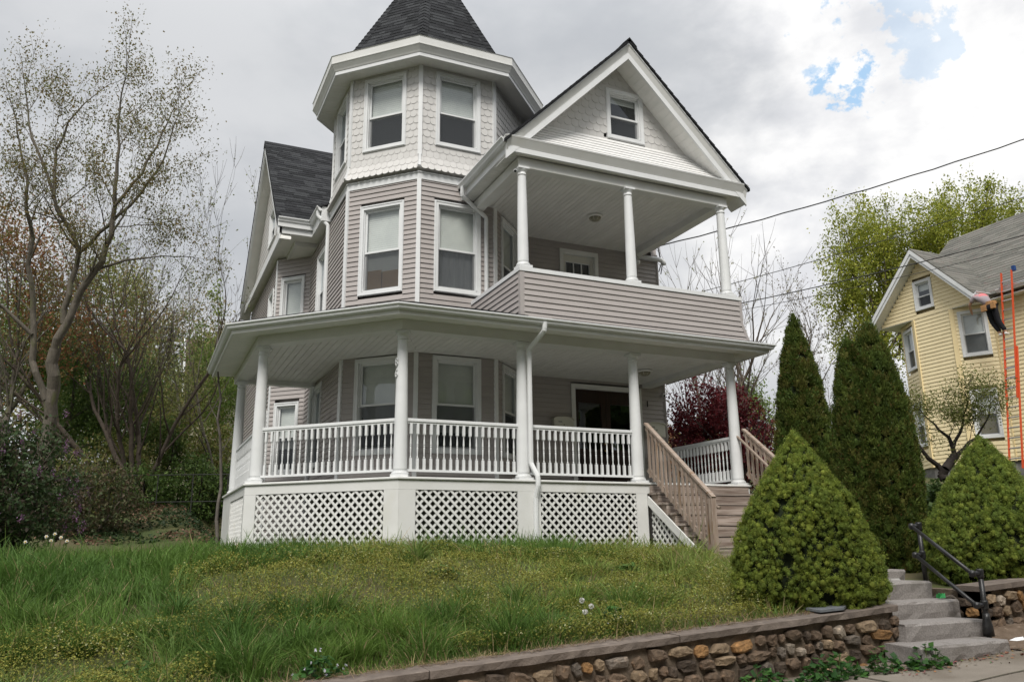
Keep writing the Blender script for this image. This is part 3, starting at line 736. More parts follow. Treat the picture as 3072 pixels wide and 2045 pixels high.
# ---------------- front stairs
NR = 7; RH = 1.30/NR; RUN = .238; SX0, SX1 = 4.66, 6.90
ST = MB(); 
for sx in (SX0+.02, SX1-.06, (SX0+SX1)/2):
    pts = [(sx, -.02, -.05)]
    for k in range(1, NR): pts += [(sx, -.02-RUN*(k-1), -RH*k-.04), (sx, -.02-RUN*k, -RH*k-.04)]
    pts += [(sx, -.02-RUN*(NR-1), -1.33), (sx, -.02-RUN*(NR-1)+.3, -1.33), (sx, -.02, -.36)]
    if sx > SX0+.05: MB().prism(pts, (.04, 0, 0)).build('stringer', WOOD, STO)
    else: STO = MB().prism(pts, (.04, 0, 0)).build('stairs', WOOD, H)
for k in range(1, NR+1):
    z = -RH*k
    if k < NR:
        mb = MB(); y1 = -.0-RUN*(k-1); y0 = y1-RUN-.045
        mb.box((SX0-.02, y0, z-.038), (SX1+.0, (y0+y1)/2-.003, z)); mb.build('tread', WOODT, STO)
        mb = MB(); mb.box((SX0-.02, (y0+y1)/2+.003, z-.038), (SX1+.0, y1-.002, z)); mb.build('tread', WOODT, STO)
    mb = MB(); y = -.012-RUN*(k-1); mb.box((SX0+.0, y-.022, z+.002), (SX1-.02, y, z+RH-.052)); mb.build('riser', WOODT, STO)
# white raking board and lattice under the left side of the stairs
slope = 1.30/(RUN*NR)
mb = MB(); mb.prism([(SX0-.045, -.0, -.24), (SX0-.045, -.0, -.40), (SX0-.045, -1.42, -1.36), (SX0-.045, -1.66, -1.36)], (.03, 0, 0)); mb.build('stair_skirt', WHITE, H)
FSL = Face((SX0-.01, 0), (SX0-.01, -1.4)); FSL.n = V3(-1, 0, 0)
skirt_panel(FSL, .02, 1.25, zt=-.42, zb=-1.24, top_slope=lambda t: -.40-.68*t)
def stair_rail(x, sgn, ytop=.0):
    ztop, zbot, yb = 1.09, -.345, -1.74; sl = (ztop-zbot)/(-yb)
    mb = MB(); mb.bar((x, .02, ztop-.02+.02*0), (x, yb-.05, zbot-.02), .085, .036, up=(0, 0, 1))
    par = mb.build('stair_railing', WOOD, H)
    for dz, h, nm in ((-.09, .11, 'rail_board'), (-.86, .085, 'bottom_rail')):
        b = MB(); b.bar((x, .0, ztop+dz), (x, yb+.03, zbot+dz), .038, h, up=(0, 0, 1)); b.build(nm, WOOD, par)
    b = MB(); b.box((x-.045, yb-.045, -1.40), (x+.045, yb+.045, zbot-.03)); b.build('newel_post', WOODV, par)
    n = 14
    for k in range(n):
        y = -.07+(yb+.12+.07-.0)*(k)/(n-1); z = ztop+sl*y
        b = MB(); b.box((x-sgn*.019-.017, y-.019, z-.92-random.uniform(0, .03)), (x-sgn*.019+.019, y+.019, z-.07)); b.build('stair_baluster', WOODV, par)
    return par
stair_rail(SX0+.01, 1); rr = stair_rail(SX1+.02, 1)
hr = MB(); hr.tube([(SX1-.08, .16, .97), (SX1-.08, .05, .90), (SX1-.08, -1.9, -.72)], .026, 8); hr.build('handrail', WOOD, rr)
hl = MB(); hl.tube([(SX0+.11, -1.72, -.50), (SX0+.11, -1.80, -.53)], .024, 8); hl.build('handrail', WOOD, STO)

# ---------------- balcony: knee wall, cap, floor
KW = MB(); kx0, kx1, ky = 2.005, 6.80, -.335
KW.prism([(kx0+.02, ky+.02, 2.72), (kx1-.0, ky+.02, 2.72), (kx1-.0, ky+.14, 2.72), (kx0+.14, ky+.14, 2.72), (kx0+.14, 1.95, 2.72), (kx0+.02, 1.95, 2.72)], (0, 0, .85))
KW.box((kx1-.14, ky+.14, 2.72), (kx1, 3.1, 3.56)); KWO = KW.build('balcony_wall', TAUPE, H)
FK = Face((kx0, ky), (kx1, ky)); FKL = Face((kx0, 1.95), (kx0, ky)); FKR = Face((kx1, ky), (kx1, 3.1))
def klim(z):
    e = .02*max(0, (3.10-z)/.1)+.035*max(0, (2.95-z)/.1); return (.06, FK.L-.03+e)
siding(H, KWO, FK, 2.725, 3.555, m=TAUPE, expo=.1035, lim=klim); siding(H, KWO, FKL, 2.725, 3.555, expo=.1035, t1=FKL.L-.06); siding(H, KWO, FKR, 2.725, 3.555, expo=.1035, t0=.05)
tt = bpy.data.materials['taupe_trim']
mb = MB(); mb.box((kx0-.012, ky-.014, 2.72), (kx0+.075, ky+.07, 3.557)); mb.build('corner_trim', tt, H)
mb = MB(); mb.prism([(kx1-.045, ky-.016, 3.557), (kx1+.016, ky-.016, 3.557), (kx1+.016, ky-.016, 3.10), (kx1+.09, ky-.016, 2.90), (kx1+.17, ky-.016, 2.725), (kx1+.10, ky-.016, 2.725), (kx1+.03, ky-.016, 2.90), (kx1-.045, ky-.016, 3.10)], (0, .05, 0)); mb.build('corner_trim', tt, H)
mb = MB(); mb.sweep([(kx0+.06, 1.95), (kx0+.06, ky+.06), (kx1-.06, ky+.06), (kx1-.06, 3.1)], [(-.12, 3.562), (.085, 3.562), (.085, 3.635), (-.12, 3.648)]); mb.build('balcony_cap', WHITE2, H)
mb = MB(); mb.box((kx0+.15, ky+.15, 2.80), (kx1-.15, 3.1, 2.86)); mb.build('balcony_floor', FLOORP, H)
UC = [column(x, ky+.115, 3.645, 1.925, .098, .078, 'balcony_column') for x in (2.12, 4.37, 6.575)]
# ---------------- balcony roof: beam, ceiling, soffit, fascia, pediment
EX0, EX1, EY, RZ, RX = 1.745, 7.085, -.46, 8.70, 4.415
bpth = [(2.03, 2.2), (2.03, -.275), (6.72, -.275), (6.72, 3.1)]
mb = MB(); mb.sweep(bpth, [(-.19, 5.572), (.0, 5.572), (.0, 5.76), (-.19, 5.76)]); mb.build('balcony_beam', WHITE, H)
cp = MB(); up = [(2.2, 1.93), (2.2, -.1), (6.55, -.1), (6.55, 3.12), (3.67, 3.12), (2.52, 1.93)]
cp.prism([(x, y, 5.735) for x, y in up], (0, 0, .04)); UCL = cp.build('balcony_ceiling', CEIL, H); ceiling(up, 5.718, UCL, w=.107)
ep = [(EX0+.04, 2.2), (EX0+.04, EY+.06), (EX1-.04, EY+.06), (EX1-.04, 3.0)]
mb = MB(); mb.sweep(ep, [(-.35, 5.792), (-.02, 5.792), (-.02, 5.80), (-.35, 5.80)]); USO = mb.build('balcony_soffit', SOFF, H)
x = EX0+.10
while x < EX1-.15:
    mb = MB(); mb.box((x, EY+.085, 5.784), (x+.10, -.276, 5.791)); piece(H, 'soffit_panel', USO, mb, SOFF); x += .107
y = -.25
while y < 1.8:
    mb = MB(); mb.box((EX0+.06, y, 5.784), (2.03, y+.10, 5.791)); piece(H, 'soffit_panel', USO, mb, SOFF); y += .107
mb = MB(); mb.sweep(ep, [(-.03, 5.770), (.02, 5.770), (.02, 5.872), (-.03, 5.872)]); mb.build('balcony_fascia', WHITE2, H)
mb = MB(); mb.sweep(ep, [(-.03, 5.874), (.024, 5.874), (.03, 5.89), (.085, 6.005), (.095, 6.02), (.095, 6.035), (-.03, 6.035)]); mb.build('crown_moulding', WHITE, H)
mb = MB(); mb.box((EX0-.02, EY-.04, 6.036), (EX1+.02, .02, 6.046)); mb.build('pent_flashing', WHITE2, H)
# pediment wall: flared strip of white clapboards, then scale shingles
PW = MB(); PW.prism([(RX-2.42, .19, 6.05), (RX+2.42, .19, 6.05), (RX, .19, 8.5)], (0, .1, 0)); PWO = PW.build('pediment_wall', SCALE, H)
FP = Face((RX-2.6, .05), (RX+2.6, .05))
nb = 8
for k in range(nb):
    s0, s1 = k/nb, (k+1)/nb; f = lambda s: (-.40+.44*s**.8, 6.05+.66*s)
    (ya, za), (yb, zb) = f(s0), f(s1); hw = lambda z: 8.46-z
    mb = MB(); P = [(RX-hw(za), ya-.016, za), (RX+hw(za), ya-.016, za), (RX+hw(zb), yb-.002, zb), (RX-hw(zb), yb-.002, zb), (RX-hw(za), ya+.01, za), (RX+hw(za), ya+.01, za)]
    mb.add(P, [(0, 1, 2, 3), (4, 5, 1, 0), (0, 3, 4), (1, 5, 2)]); piece(H, 'clapboard', PWO, mb, VINYL)
gw = (4.13-RX+2.6, 5.0-RX+2.6, 6.735, 7.85)
scales(H, PWO, FP, 6.665, 8.36, [gw], lim=lambda z: (2.6-(8.40-z), 2.6+(8.40-z)), w=.16, e=.158)
mb = MB(); F0 = Face((RX-2.6, .06), (RX+2.6, .06))
window(H, FP, *gw, meet=7.27, blind=.3)
# front gable roof (ridge runs back to the main roof)
def slab(P, th, m, name, parent=H):
    a = [np.array(p, float) for p in P]; n = np.cross(a[1]-a[0], a[2]-a[0]); n /= np.linalg.norm(n)
    if n[2] < 0: a = a[::-1]; n = -n
    return MB().prism([p-n*th for p in a], n*th).build(name, m, parent)
yb_ = 9.5
slab([(RX, EY-.03, RZ), (EX0-.05, EY-.03, RZ-(RX-EX0+.05)), (EX0-.05, 2.35, RZ-(RX-EX0+.05)), (2.75, 3.5, RZ-(RX-2.75)), (3.4, yb_, RZ-(RX-3.4)), (RX, yb_, RZ)], .05, SHG[1], 'gable_roof')
slab([(RX, EY-.03, RZ), (RX, yb_, RZ), (EX1+.05, yb_, RZ-(EX1+.05-RX)), (EX1+.05, EY-.03, RZ-(EX1+.05-RX))], .05, SHG[1], 'gable_roof')
mb = MB(); mb.prism([(RX-.16, EY-.05, RZ-.13), (RX, EY-.05, RZ+.035), (RX+.16, EY-.05, RZ-.13), (RX+.16, EY-.05, RZ-.16), (RX, EY-.05, RZ+.0), (RX-.16, EY-.05, RZ-.16)], (0, 8, 0)); mb.build('ridge_cap', SHG[0], H)
def rake(sg):
    """rake boards, soffit and shingle edge on one slope of the front gable"""
    xe = (EX0-.02) if sg < 0 else (EX1+.02)
    Z = lambda x: RZ-abs(x-RX)
    def strip(o0, o1, y0, y1, name, m, xe=xe, cut=0):
        P = [(RX, y0, RZ-o0), (xe, y0, Z(xe)-o0), (xe, y0, Z(xe)-o1), (RX, y0, RZ-o1)]
        if sg > 0: P = P[::-1]
        return MB().prism(P, (0, y1-y0, 0)).build(name, m, H)
    strip(.072, .10, EY-.015, EY+.06, 'rake_drip_edge', WHITE2)
    # cove moulding
    P = [(RX, RZ-.10), (RX, RZ-.28)]
    a = [(RX, EY+.0, RZ-.102), (xe, EY+.0, Z(xe)-.102), (xe, EY+.055, Z(xe)-.26), (RX, EY+.055, RZ-.26)]
    b = [(p[0], EY+.075, p[2]) for p in a]
    MB().add(a+b, [(0, 1, 2, 3), (4, 7, 6, 5), (0, 4, 5, 1), (3, 2, 6, 7), (1, 5, 6, 2)]).build('rake_moulding', WHITE, H)
    xe2 = xe+.0; strip(.262, .40, EY+.035, EY+.075, 'rake_board', WHITE2, xe=xe-sg*(-.0))
    so = strip(.355, .365, EY+.076, .06, 'rake_soffit', SOFF)
    L = abs(xe-RX)-.30; t = .12
    while t < L:
        x0, x1 = RX+sg*t, RX+sg*(t+.098); mb = MB()
        P = [(x0, EY+.08, Z(x0)-.367), (x1, EY+.08, Z(x1)-.367), (x1, .045, Z(x1)-.367), (x0, .045, Z(x0)-.367)]
        mb.prism(P if sg > 0 else P[::-1], (0, 0, -.006)); piece(H, 'soffit_panel', so, mb, SOFF); t += .107
    sh = .0; mb = MB(); t = .05
    while t < abs(xe-RX):                      # butts of the shingle courses along the rake
        x0, x1 = RX+sg*t, RX+sg*(t+.125)
        mb.prism([(x0, EY-.045, Z(x0)-.015), (x1, EY-.045, Z(x1)+.004), (x1, EY-.045, Z(x1)-.055), (x0, EY-.045, Z(x0)-.07)], (0, .07, 0)); t += .135
    mb.build('shingle_edge', SHG[0], H, kind='stuff')
rake(-1); rake(1)
# left eave gutter of the balcony roof
mb = MB(); mb.sweep([(EX0-.0, 1.75), (EX0-.0, EY+.03)], [(.0, 5.905), (.05, 5.905), (.075, 5.925), (.08, 5.95), (.105, 5.985), (.12, 5.992), (.12, 6.015), (.10, 6.015), (.095, 6.0), (.0, 5.95)]); mb.build('balcony_gutter', WHITE2, H)
mb = MB(); mb.sweep([(EX1, EY+.03), (EX1, 2.9)], [(.0, 5.905), (.05, 5.905), (.075, 5.925), (.08, 5.95), (.105, 5.985), (.12, 5.992), (.12, 6.015), (.10, 6.015), (.095, 6.0), (.0, 5.95)]); mb.build('balcony_gutter', WHITE2, H)
# ---------------- left wing: roof, gable, cornice
WY, WZ, WS = 9.55, 10.17, 1.035
zr = lambda y: WZ-abs(y-WY)*WS
slab([(-1.32, WY, WZ), (-1.32, 5.80, zr(5.80)), (3.2, 5.80, zr(5.80)), (7.0, WY, WZ)], .09, SHG[0], 'main_roof')
MRO = slab([(-1.32, WY, WZ), (7.0, WY, WZ), (7.0, 13.3, zr(13.3)), (-1.32, 13.3, zr(13.3))], .09, SHG[0], 'main_roof')
v = V3(0, 1, WS); v /= np.linalg.norm(v); n = np.cross((1, 0, 0), v)
shingles(H, MRO, (-1.32, 5.80, zr(5.80)+.003), (1, 0, 0), v, n, 5.36, lambda s: (0, 2.75), expo=.145, lo=.2, hi=.42)
mb = MB(); t = -1.33
while t < 1.6:
    mb.prism([(t, WY-.15, WZ-.145), (t, WY, WZ+.025), (t, WY+.15, WZ-.145), (t, WY+.15, WZ-.165), (t, WY, WZ-.0), (t, WY-.15, WZ-.165)], (.235, 0, 0)); t += .24
mb.build('ridge_cap', SHG[1], H)
# gable end boards
for sg in (-1, 1):
    ye = 5.80 if sg < 0 else 13.3
    def wstrip(o0, o1, x0, x1, name, m, ye=ye):
        P = [(x0, WY, WZ-o0), (x0, ye, zr(ye)-o0), (x0, ye, zr(ye)-o1), (x0, WY, WZ-o1)]
        return MB().prism(P if sg > 0 else P[::-1], (x1-x0, 0, 0)).build(name, m, H)
    wstrip(.115, .30, -1.305, -1.265, 'rake_board', WHITE2); wstrip(.30, .40, -1.28, -1.24, 'rake_board', WHITE2)
    so = wstrip(.36, .37, -1.24, -.99, 'rake_soffit', SOFF)
    t = .1
    while t < abs(ye-WY)-.1:
        y0, y1 = WY+sg*t, WY+sg*(t+.15); mb = MB(); mb.prism([(-1.24, y0, zr(y0)-.373), (-1.24, y1, zr(y1)-.373), (-1.0, y1, zr(y1)-.373), (-1.0, y0, zr(y0)-.373)], (0, 0, -.006)); piece(H, 'soffit_panel', so, mb, SOFF); t += .16
gwall = MB(); gwall.prism([(-.86, 6.1, 6.1), (-.86, 13.0, 6.1), (-.86, WY, 9.75)], (.12, 0, 0)); GW = gwall.build('gable_wall', SCALE, H)
FG = Face((-1.0, 13.0), (-1.0, 6.1)); gww = (13.0-9.62, 13.0-8.42, 6.95, 8.0)
scales(H, GW, FG, 6.28, 9.5, [gww], lim=lambda z: (max(0, 3.45-(9.72-z)/WS*1.0), min(6.9, 3.45+(9.72-z)/WS)), w=.16, e=.158)
window(H, FG, *gww, blind=.5)
# cornice under the gable and along the front eave
mb = MB(); mb.box((-1.20, 5.881, 6.05), (-1.14, 13.2, 6.26)); mb.build('gable_cornice', WHITE2, H)
mb = MB(); mb.box((-1.13, 5.86, 6.062), (-.15, 12.9, 6.085)); mb.build('cornice_soffit', SOFF, H)
mb = MB(); mb.box((-1.20, 5.838, 6.05), (-.506, 5.879, 6.31)); mb.build('eave_fascia', WHITE2, H)
mb = MB(); mb.sweep([(-.82, 12.8), (-.82, 6.3), (-.25, 6.3)], [(-.06, 5.965), (.0, 5.965), (.0, 6.06), (-.06, 6.06)]); mb.build('eave_frieze', WHITE, H)
mb = MB(); mb.prism([(-.76, 6.36, 5.975), (-.29, 6.36, 5.975), (-.29, 6.95, 5.975), (-1.0, 7.66, 5.975), (-1.0, 12.5, 5.975), (-.76, 12.5, 5.975)], (0, 0, .03)); mb.build('cornice_soffit', SOFF, H)
gprof = [(.0, .0), (.05, .0), (.075, .02), (.08, .045), (.10, .08), (.118, .087), (.118, .11), (.10, .11), (.095, .095), (.0, .045)]
mb = MB(); mb.sweep([(-1.31, 5.80), (-.60, 5.80), (-.60, 4.86)], [(o-.02, 6.305+z) for o, z in gprof]); 
mb = MB(); mb.sweep([(-1.31, 5.82), (-.50, 5.82), (-.50, 4.78)], [(o, 6.295+z) for o, z in gprof]); mb.build('wing_gutter', WHITE2, H); mb = MB(); mb.box((-1.315, 5.775, 6.19), (-.50, 5.797, 6.36)); mb.build('eave_fascia', WHITE2, H)
mb = MB(); mb.box((-.505, 4.80, 6.06), (-.47, 5.86, 6.30)); mb.build('eave_fascia', WHITE2, H)
mb = MB(); mb.box((-.47, 4.82, 6.06), (-.20, 5.9, 6.085)); mb.build('cornice_soffit', SOFF, H)
mb = MB(); mb.box((-.50, 4.78, 6.065), (-.26, 4.82, 6.40)); mb.build('eave_end_cap', WHITE2, H)
slab([(-.53, 4.74, 6.405), (-.12, 4.74, 6.62), (.5, 5.5, 6.95), (.5, 5.86, 6.95), (-.53, 5.86, 6.405)], .03, SHG[1], 'eave_roof')
# ---------------- downspouts
def pipe(pts, name='downspout', r=.044, m=WHITE2, parent=H):
    P = [np.array(p, float) for p in pts]; o = [P[0]]
    for i in range(1, len(P)-1):
        a = P[i]+(P[i-1]-P[i])/np.linalg.norm(P[i-1]-P[i])*.05; b = P[i]+(P[i+1]-P[i])/np.linalg.norm(P[i+1]-P[i])*.05
        o += [a, P[i]*.7+(a+b)*.15, b]
    o.append(P[-1]); return MB().tube(o, r, 8, twist=math.pi/8).build(name, m, parent, smooth=False)
pipe([(2.40, -.455, 2.64), (2.40, -.44, 2.50), (2.335, .05, 2.27), (2.335, .05, .28), (2.40, -.075, .05), (2.40, -.08, -.10), (2.38, -.02, -.30), (2.38, -.01, -1.3)])
pipe([(-.565, 4.90, 6.32), (-.56, 4.90, 6.20), (-.345, 4.80, 5.97), (-.335, 4.80, 3.5)])
pipe([(1.68, 1.62, 5.93), (1.68, 1.66, 5.74), (2.30, 1.895, 5.46), (2.30, 1.895, 3.78), (2.20, 1.80, 3.66)])
pipe([(-.36, 6.4, 6.0), (-.36, 6.4, -1.1)]) if False else None
pipe([(-.36, 5.62, 2.45), (-.36, 5.86, 2.2), (-.345, 5.88, -1.0)])
# vent pipe under the balcony ceiling
mb = MB(); mb.tube([(6.55, 3.02, 5.62), (7.35, 3.02, 5.62), (7.43, 3.02, 5.58), (7.45, 3.02, 5.50)], .06, 10); mb.tube([(6.62, 3.02, 5.60), (6.62, 2.96, 5.46), (6.64, 2.90, 5.42)], .06, 10); mb.build('vent_pipe', WHITE2, H, smooth=True)
# ---------------- doors
mb = MB()
for (a, b, c, d) in ((door1[0], door1[1], 2.30, 2.40), (door1[0], door1[0]+.10, 0, 2.30), (door1[1]-.10, door1[1], 0, 2.30)): FM.box(mb, a, b, c, d, -.06, .04)
DFR = mb.build('door_frame', WHITE, H)
mid = (door1[0]+door1[1])/2
for sg in (-1, 1):
    a, b = (door1[0]+.10, mid-.004) if sg < 0 else (mid+.004, door1[1]-.10)
    mb = MB(); st = .115
    FM.box(mb, a, b, .02, .20, -.11, -.05); FM.box(mb, a, b, 2.0, 2.30, -.11, -.05); FM.box(mb, a, b, .86, .98, -.11, -.05); FM.box(mb, a, a+st, .2, 2.0, -.11, -.05); FM.box(mb, b-st, b, .2, 2.0, -.11, -.05)
    FM.box(mb, a+st, b-st, .20, .86, -.10, -.075); FM.box(mb, a+st+.05, b-st-.05, .26, .80, -.09, -.058)
    d = mb.build('front_door', MAHOG, H)
    g = MB(); g.add([FM.p(a+st, .98, -.085), FM.p(b-st, .98, -.085), FM.p(b-st, 2.0, -.085), FM.p(a+st, 2.0, -.085)], [(0, 1, 2, 3)]); g.build('pane', DGLASS, d)
    if sg < 0:
        k = MB(); x, y, _ = FM.p(b-.06, 0, -.03); k.lathe([(.012, 0), (.028, .012), (.028, .03), (.014, .04)], (x, y, .93), 10); k.lathe([(.02, 0), (.026, .01), (.02, .035)], (x, y, 1.08), 10); k.build('door_handle', BRASS, d, smooth=True)
mb = MB()
for (a, b, c, d) in ((door2[0], door2[1], 5.455, 5.555), (door2[0], door2[0]+.09, 2.86, 5.455), (door2[1]-.09, door2[1], 2.86, 5.455)): FM.box(mb, a, b, c, d, -.06, .04)
mb.build('door_frame', WHITE, H)
a, b = door2[0]+.09, door2[1]-.09; mb = MB(); c0, c1 = a+.10, b-.10
FM.box(mb, a, b, 5.29, 5.45, -.10, -.05); FM.box(mb, a, c0, 2.9, 5.29, -.10, -.05); FM.box(mb, c1, b, 2.9, 5.29, -.10, -.05); FM.box(mb, c0, c1, 2.9, 4.35, -.10, -.05)
d2 = mb.build('balcony_door', mat('cream_door_paint', (.62, .61, .55), rough=.5), H)
mb = MB()
for k in range(4): x = c0+(c1-c0)*k/3; FM.box(mb, x-.012, x+.012, 4.35, 5.29, -.075, -.05)
for z in (4.35, 4.82, 5.27): FM.box(mb, c0, c1, z, z+.022, -.076, -.051)
mb.build('muntin', WHITE2, d2)
g = MB(); g.add([FM.p(c0, 4.35, -.085), FM.p(c1, 4.35, -.085), FM.p(c1, 5.29, -.085), FM.p(c0, 5.29, -.085)], [(0, 1, 2, 3)]); g.build('pane', DGLASS, d2)
bk = MB(); FM.box(bk, door1[0]+.05, door1[1]-.05, 0, 2.35, -.135, -.13); FM.box(bk, door2[0]+.05, door2[1]-.05, 2.9, 5.5, -.135, -.13); bk.build('dark_room', DARK, H)
# porch threshold, house digits on the corner column
mb = MB(); FM.box(mb, door1[0]+.02, door1[1]-.02, .0, .03, -.05, .10); mb.build('door_sill', mat('worn_oak_sill', (.30, .19, .09), (.2, .12, .06), 4, .6), H)
def letter(txt, size, origin, u, upv, m, name, parent, depth=.006, **props):
    cu = bpy.data.curves.new(name, 'FONT'); cu.body = txt; cu.size = size; cu.extrude = depth; cu.align_x = 'CENTER'; cu.align_y = 'CENTER'
    t = bpy.data.objects.new(name+'_tmp', cu); COL.objects.link(t); dg = bpy.context.evaluated_depsgraph_get()
    me = bpy.data.meshes.new_from_object(t.evaluated_get(dg)); bpy.data.objects.remove(t)
    u, upv = np.array(u, float), np.array(upv, float); n = np.cross(u, upv)
    co = np.array([v.co[:] for v in me.vertices]); M = np.stack([u, upv, n]); co = co@M+np.array(origin)
    mb = MB(); mb.v = [tuple(x) for x in co]; mb.f = [list(p.vertices) for p in me.polygons]; mb.mi = [0]*len(mb.f)
    bpy.data.meshes.remove(me); return mb.build(name, m, parent, **props)
dv = V3(-.985, -.17, 0); du = V3(.17, -.985, 0)
for k, ch in enumerate(('8', '6')): letter(ch, .19, V3(cC[0], cC[1], 1.87-.19*k)+dv*.106, du, (0, 0, 1), WHITE2, 'house_digit', COLS[2])
flush_pieces()
# ================================================================== GROUND, WALLS, STEPS
SOIL = mat('lawn_soil', (.050, .070, .020), (.075, .075, .028), 1.3, 0.95, 0.6, 25, stain=((.10, .075, .045), .6, .5, .7))
CONC = mat('sidewalk_concrete', (.27, .235, .195), (.20, .172, .14), 2.2, 0.9, 0.35, 70, .2, stain=((.14, .112, .08), 1.1, .55, .72))
ASPH = mat('street_asphalt', (.05, .05, .05), (.075, .073, .07), 40, 0.9, 0.4, 200)
def grid(name, xs, ys, zf, m, **props):
    X, Y = np.meshgrid(xs, ys); Z = zf(X, Y); nx, ny = len(xs), len(ys)
    v = np.stack([X, Y, Z], -1).reshape(-1, 3); i = np.arange((ny-1)*(nx-1)); r, c = i//(nx-1), i % (nx-1); a = r*nx+c
    return np_mesh(name, v, np.stack([a, a+1, a+nx+1, a+nx], 1), m, smooth=True, **props)
xs = np.concatenate([np.linspace(-160, -22, 14), np.linspace(-20, 26, 116), np.linspace(28, 200, 18)])
ys = np.concatenate([np.linspace(-6.10, 14, 90), np.linspace(14.6, 40, 30), np.linspace(45, 240, 20)])
grid('lawn', xs, ys, gz, SOIL, kind='structure')
wx = np.linspace(-60, 60, 61)
grid('sidewalk', wx, np.array([-9.2, -8.4, -7.6, -7.0, -6.55, -6.1]), lambda X, Y: walk_z(X)+.02*(Y+6.5)*.6+.012*(vnoise(X, Y, .8)-.5), CONC, kind='structure')
mb = MB()
for k in range(30):
    x = -30+2*k; z = float(walk_z(x)); z2 = float(walk_z(x+2)); mb.prism([(x, -9.35, z-.25), (x+1.99, -9.35, z2-.25), (x+1.99, -9.35, z2-.045), (x, -9.35, z-.045)], (0, .15, 0))
mb.build('kerb', mat('granite_kerb', (.30, .29, .28), (.2, .2, .19), 40, .8), kind='structure')
grid('street', np.linspace(-120, 160, 60), np.array([-70, -40., -20, -14, -9.35]), lambda X, Y: walk_z(np.clip(X, -60, 60))-.19+0*Y, ASPH, kind='structure')
# cracks between the walk slabs are real grooves: thin dark strips of soil-filled joint, a few millimetres proud
mb = MB()
for (x0, y0, x1, y1) in ((1.6, -7.45, 5.5, -7.36), (-3, -7.5, 1.6, -7.45), (2.2, -9.1, 2.3, -6.6), (4.1, -9.1, 4.15, -6.9)):
    n = 14; pts = []
    for k in range(n+1):
        t = k/n; x = x0+(x1-x0)*t; y = y0+(y1-y0)*t; j = random.uniform(-.012, .012); z = float(walk_z(x)+.012*(y+6.5)+.006)
        d = V3(x1-x0, y1-y0); d /= np.linalg.norm(d); w = random.uniform(.006, .014); pts += [(x-d[1]*w+j*d[1], y+d[0]*w+j*d[0], z), (x+d[1]*w+j*d[1], y-d[0]*w+j*d[0], z)]
    mb.add(pts, [(2*k, 2*k+2, 2*k+3, 2*k+1) for k in range(n)])
mb.build('pavement_joint', mat('joint_dirt', (.07, .055, .035), (.05, .06, .025), 6, .95), kind='structure')

STONES = [mat('wall_stone_%s' % n, c, c2, 26, .85, .9, 45, stain=((c[0]*1.6, c[1]*1.5, c[2]*1.4), 13, .60, .72), vary=.25) for n, c, c2 in (
    ('brown', (.165, .115, .078), (.095, .068, .048)), ('grey', (.18, .15, .122), (.11, .092, .076)), ('tan', (.29, .215, .14), (.18, .13, .085)), ('ochre', (.33, .18, .075), (.20, .115, .05)), ('dark', (.09, .066, .048), (.055, .042, .032)), ('pale', (.36, .30, .235), (.23, .19, .15)))]
MORTAR = mat('wall_mortar', (.175, .135, .098), (.125, .097, .072), 14, .95, .9, 45, stain=((.09, .07, .052), 4, .55, .7))
COPE = mat('coping_concrete', (.185, .15, .125), (.13, .105, .088), 9, .9, .6, 60, stain=((.26, .215, .18), 5, .58, .72))
_ico = None
def ico():
    global _ico
    if _ico is None:
        import bmesh
        b = bmesh.new(); bmesh.ops.create_icosphere(b, subdivisions=2, radius=1); _ico = (np.array([v.co[:] for v in b.verts]), [[v.index for v in f.verts] for f in b.faces]); b.free()
    return _ico
def stone(c, w, h, d, m, parent, ang, side=False):
    """split fieldstone: an irregular outline set in the mortar with a broken, proud face"""
    n = random.choice((7, 8, 9)); a0 = random.uniform(0, 6.28); out = []
    for k in range(n):
        a = a0+2*math.pi*(k+random.uniform(-.25, .25))/n; q = max(abs(math.cos(a)), abs(math.sin(a)))**.75
        out.append((math.cos(a)/q*w/2*random.uniform(.78, 1.08), math.sin(a)/q*h/2*random.uniform(.78, 1.08)))
    tx, tz = random.uniform(-.10, .10), random.uniform(-.12, .06); pr = d*random.uniform(.22, .42); V = []
    for s, y in ((1.02, .03), (1.0, -.006), (.93, -.7*pr)):
        V += [(x*s, y+random.uniform(-.004, .004), z*s) for x, z in out]
    V += [(x*random.uniform(.52, .74), -pr+x*tx+z*tz+random.uniform(-.008, .008), z*random.uniform(.52, .74)) for x, z in out]; V.append((random.uniform(-.1, .1)*w, -pr*1.04+random.uniform(-.006, .006), random.uniform(-.1, .1)*h))
    ca, sa = math.cos(ang), math.sin(ang); V = [(x*ca-z*sa, y, x*sa+z*ca) for x, y, z in V]
    if side: V = [(y, x, z) for x, y, z in V]
    V = [(x+c[0], y+c[1], z+c[2]) for x, y, z in V]
    F = [(r*n+k, r*n+(k+1) % n, (r+1)*n+(k+1) % n, (r+1)*n+k) for r in range(3) for k in range(n)]+[(3*n+k, 3*n+(k+1) % n, 4*n) for k in range(n)]
    if side: F = [f[::-1] for f in F]
    mb = MB().add(V, F); o = mb.build('stone', m, parent, smooth=False); return o
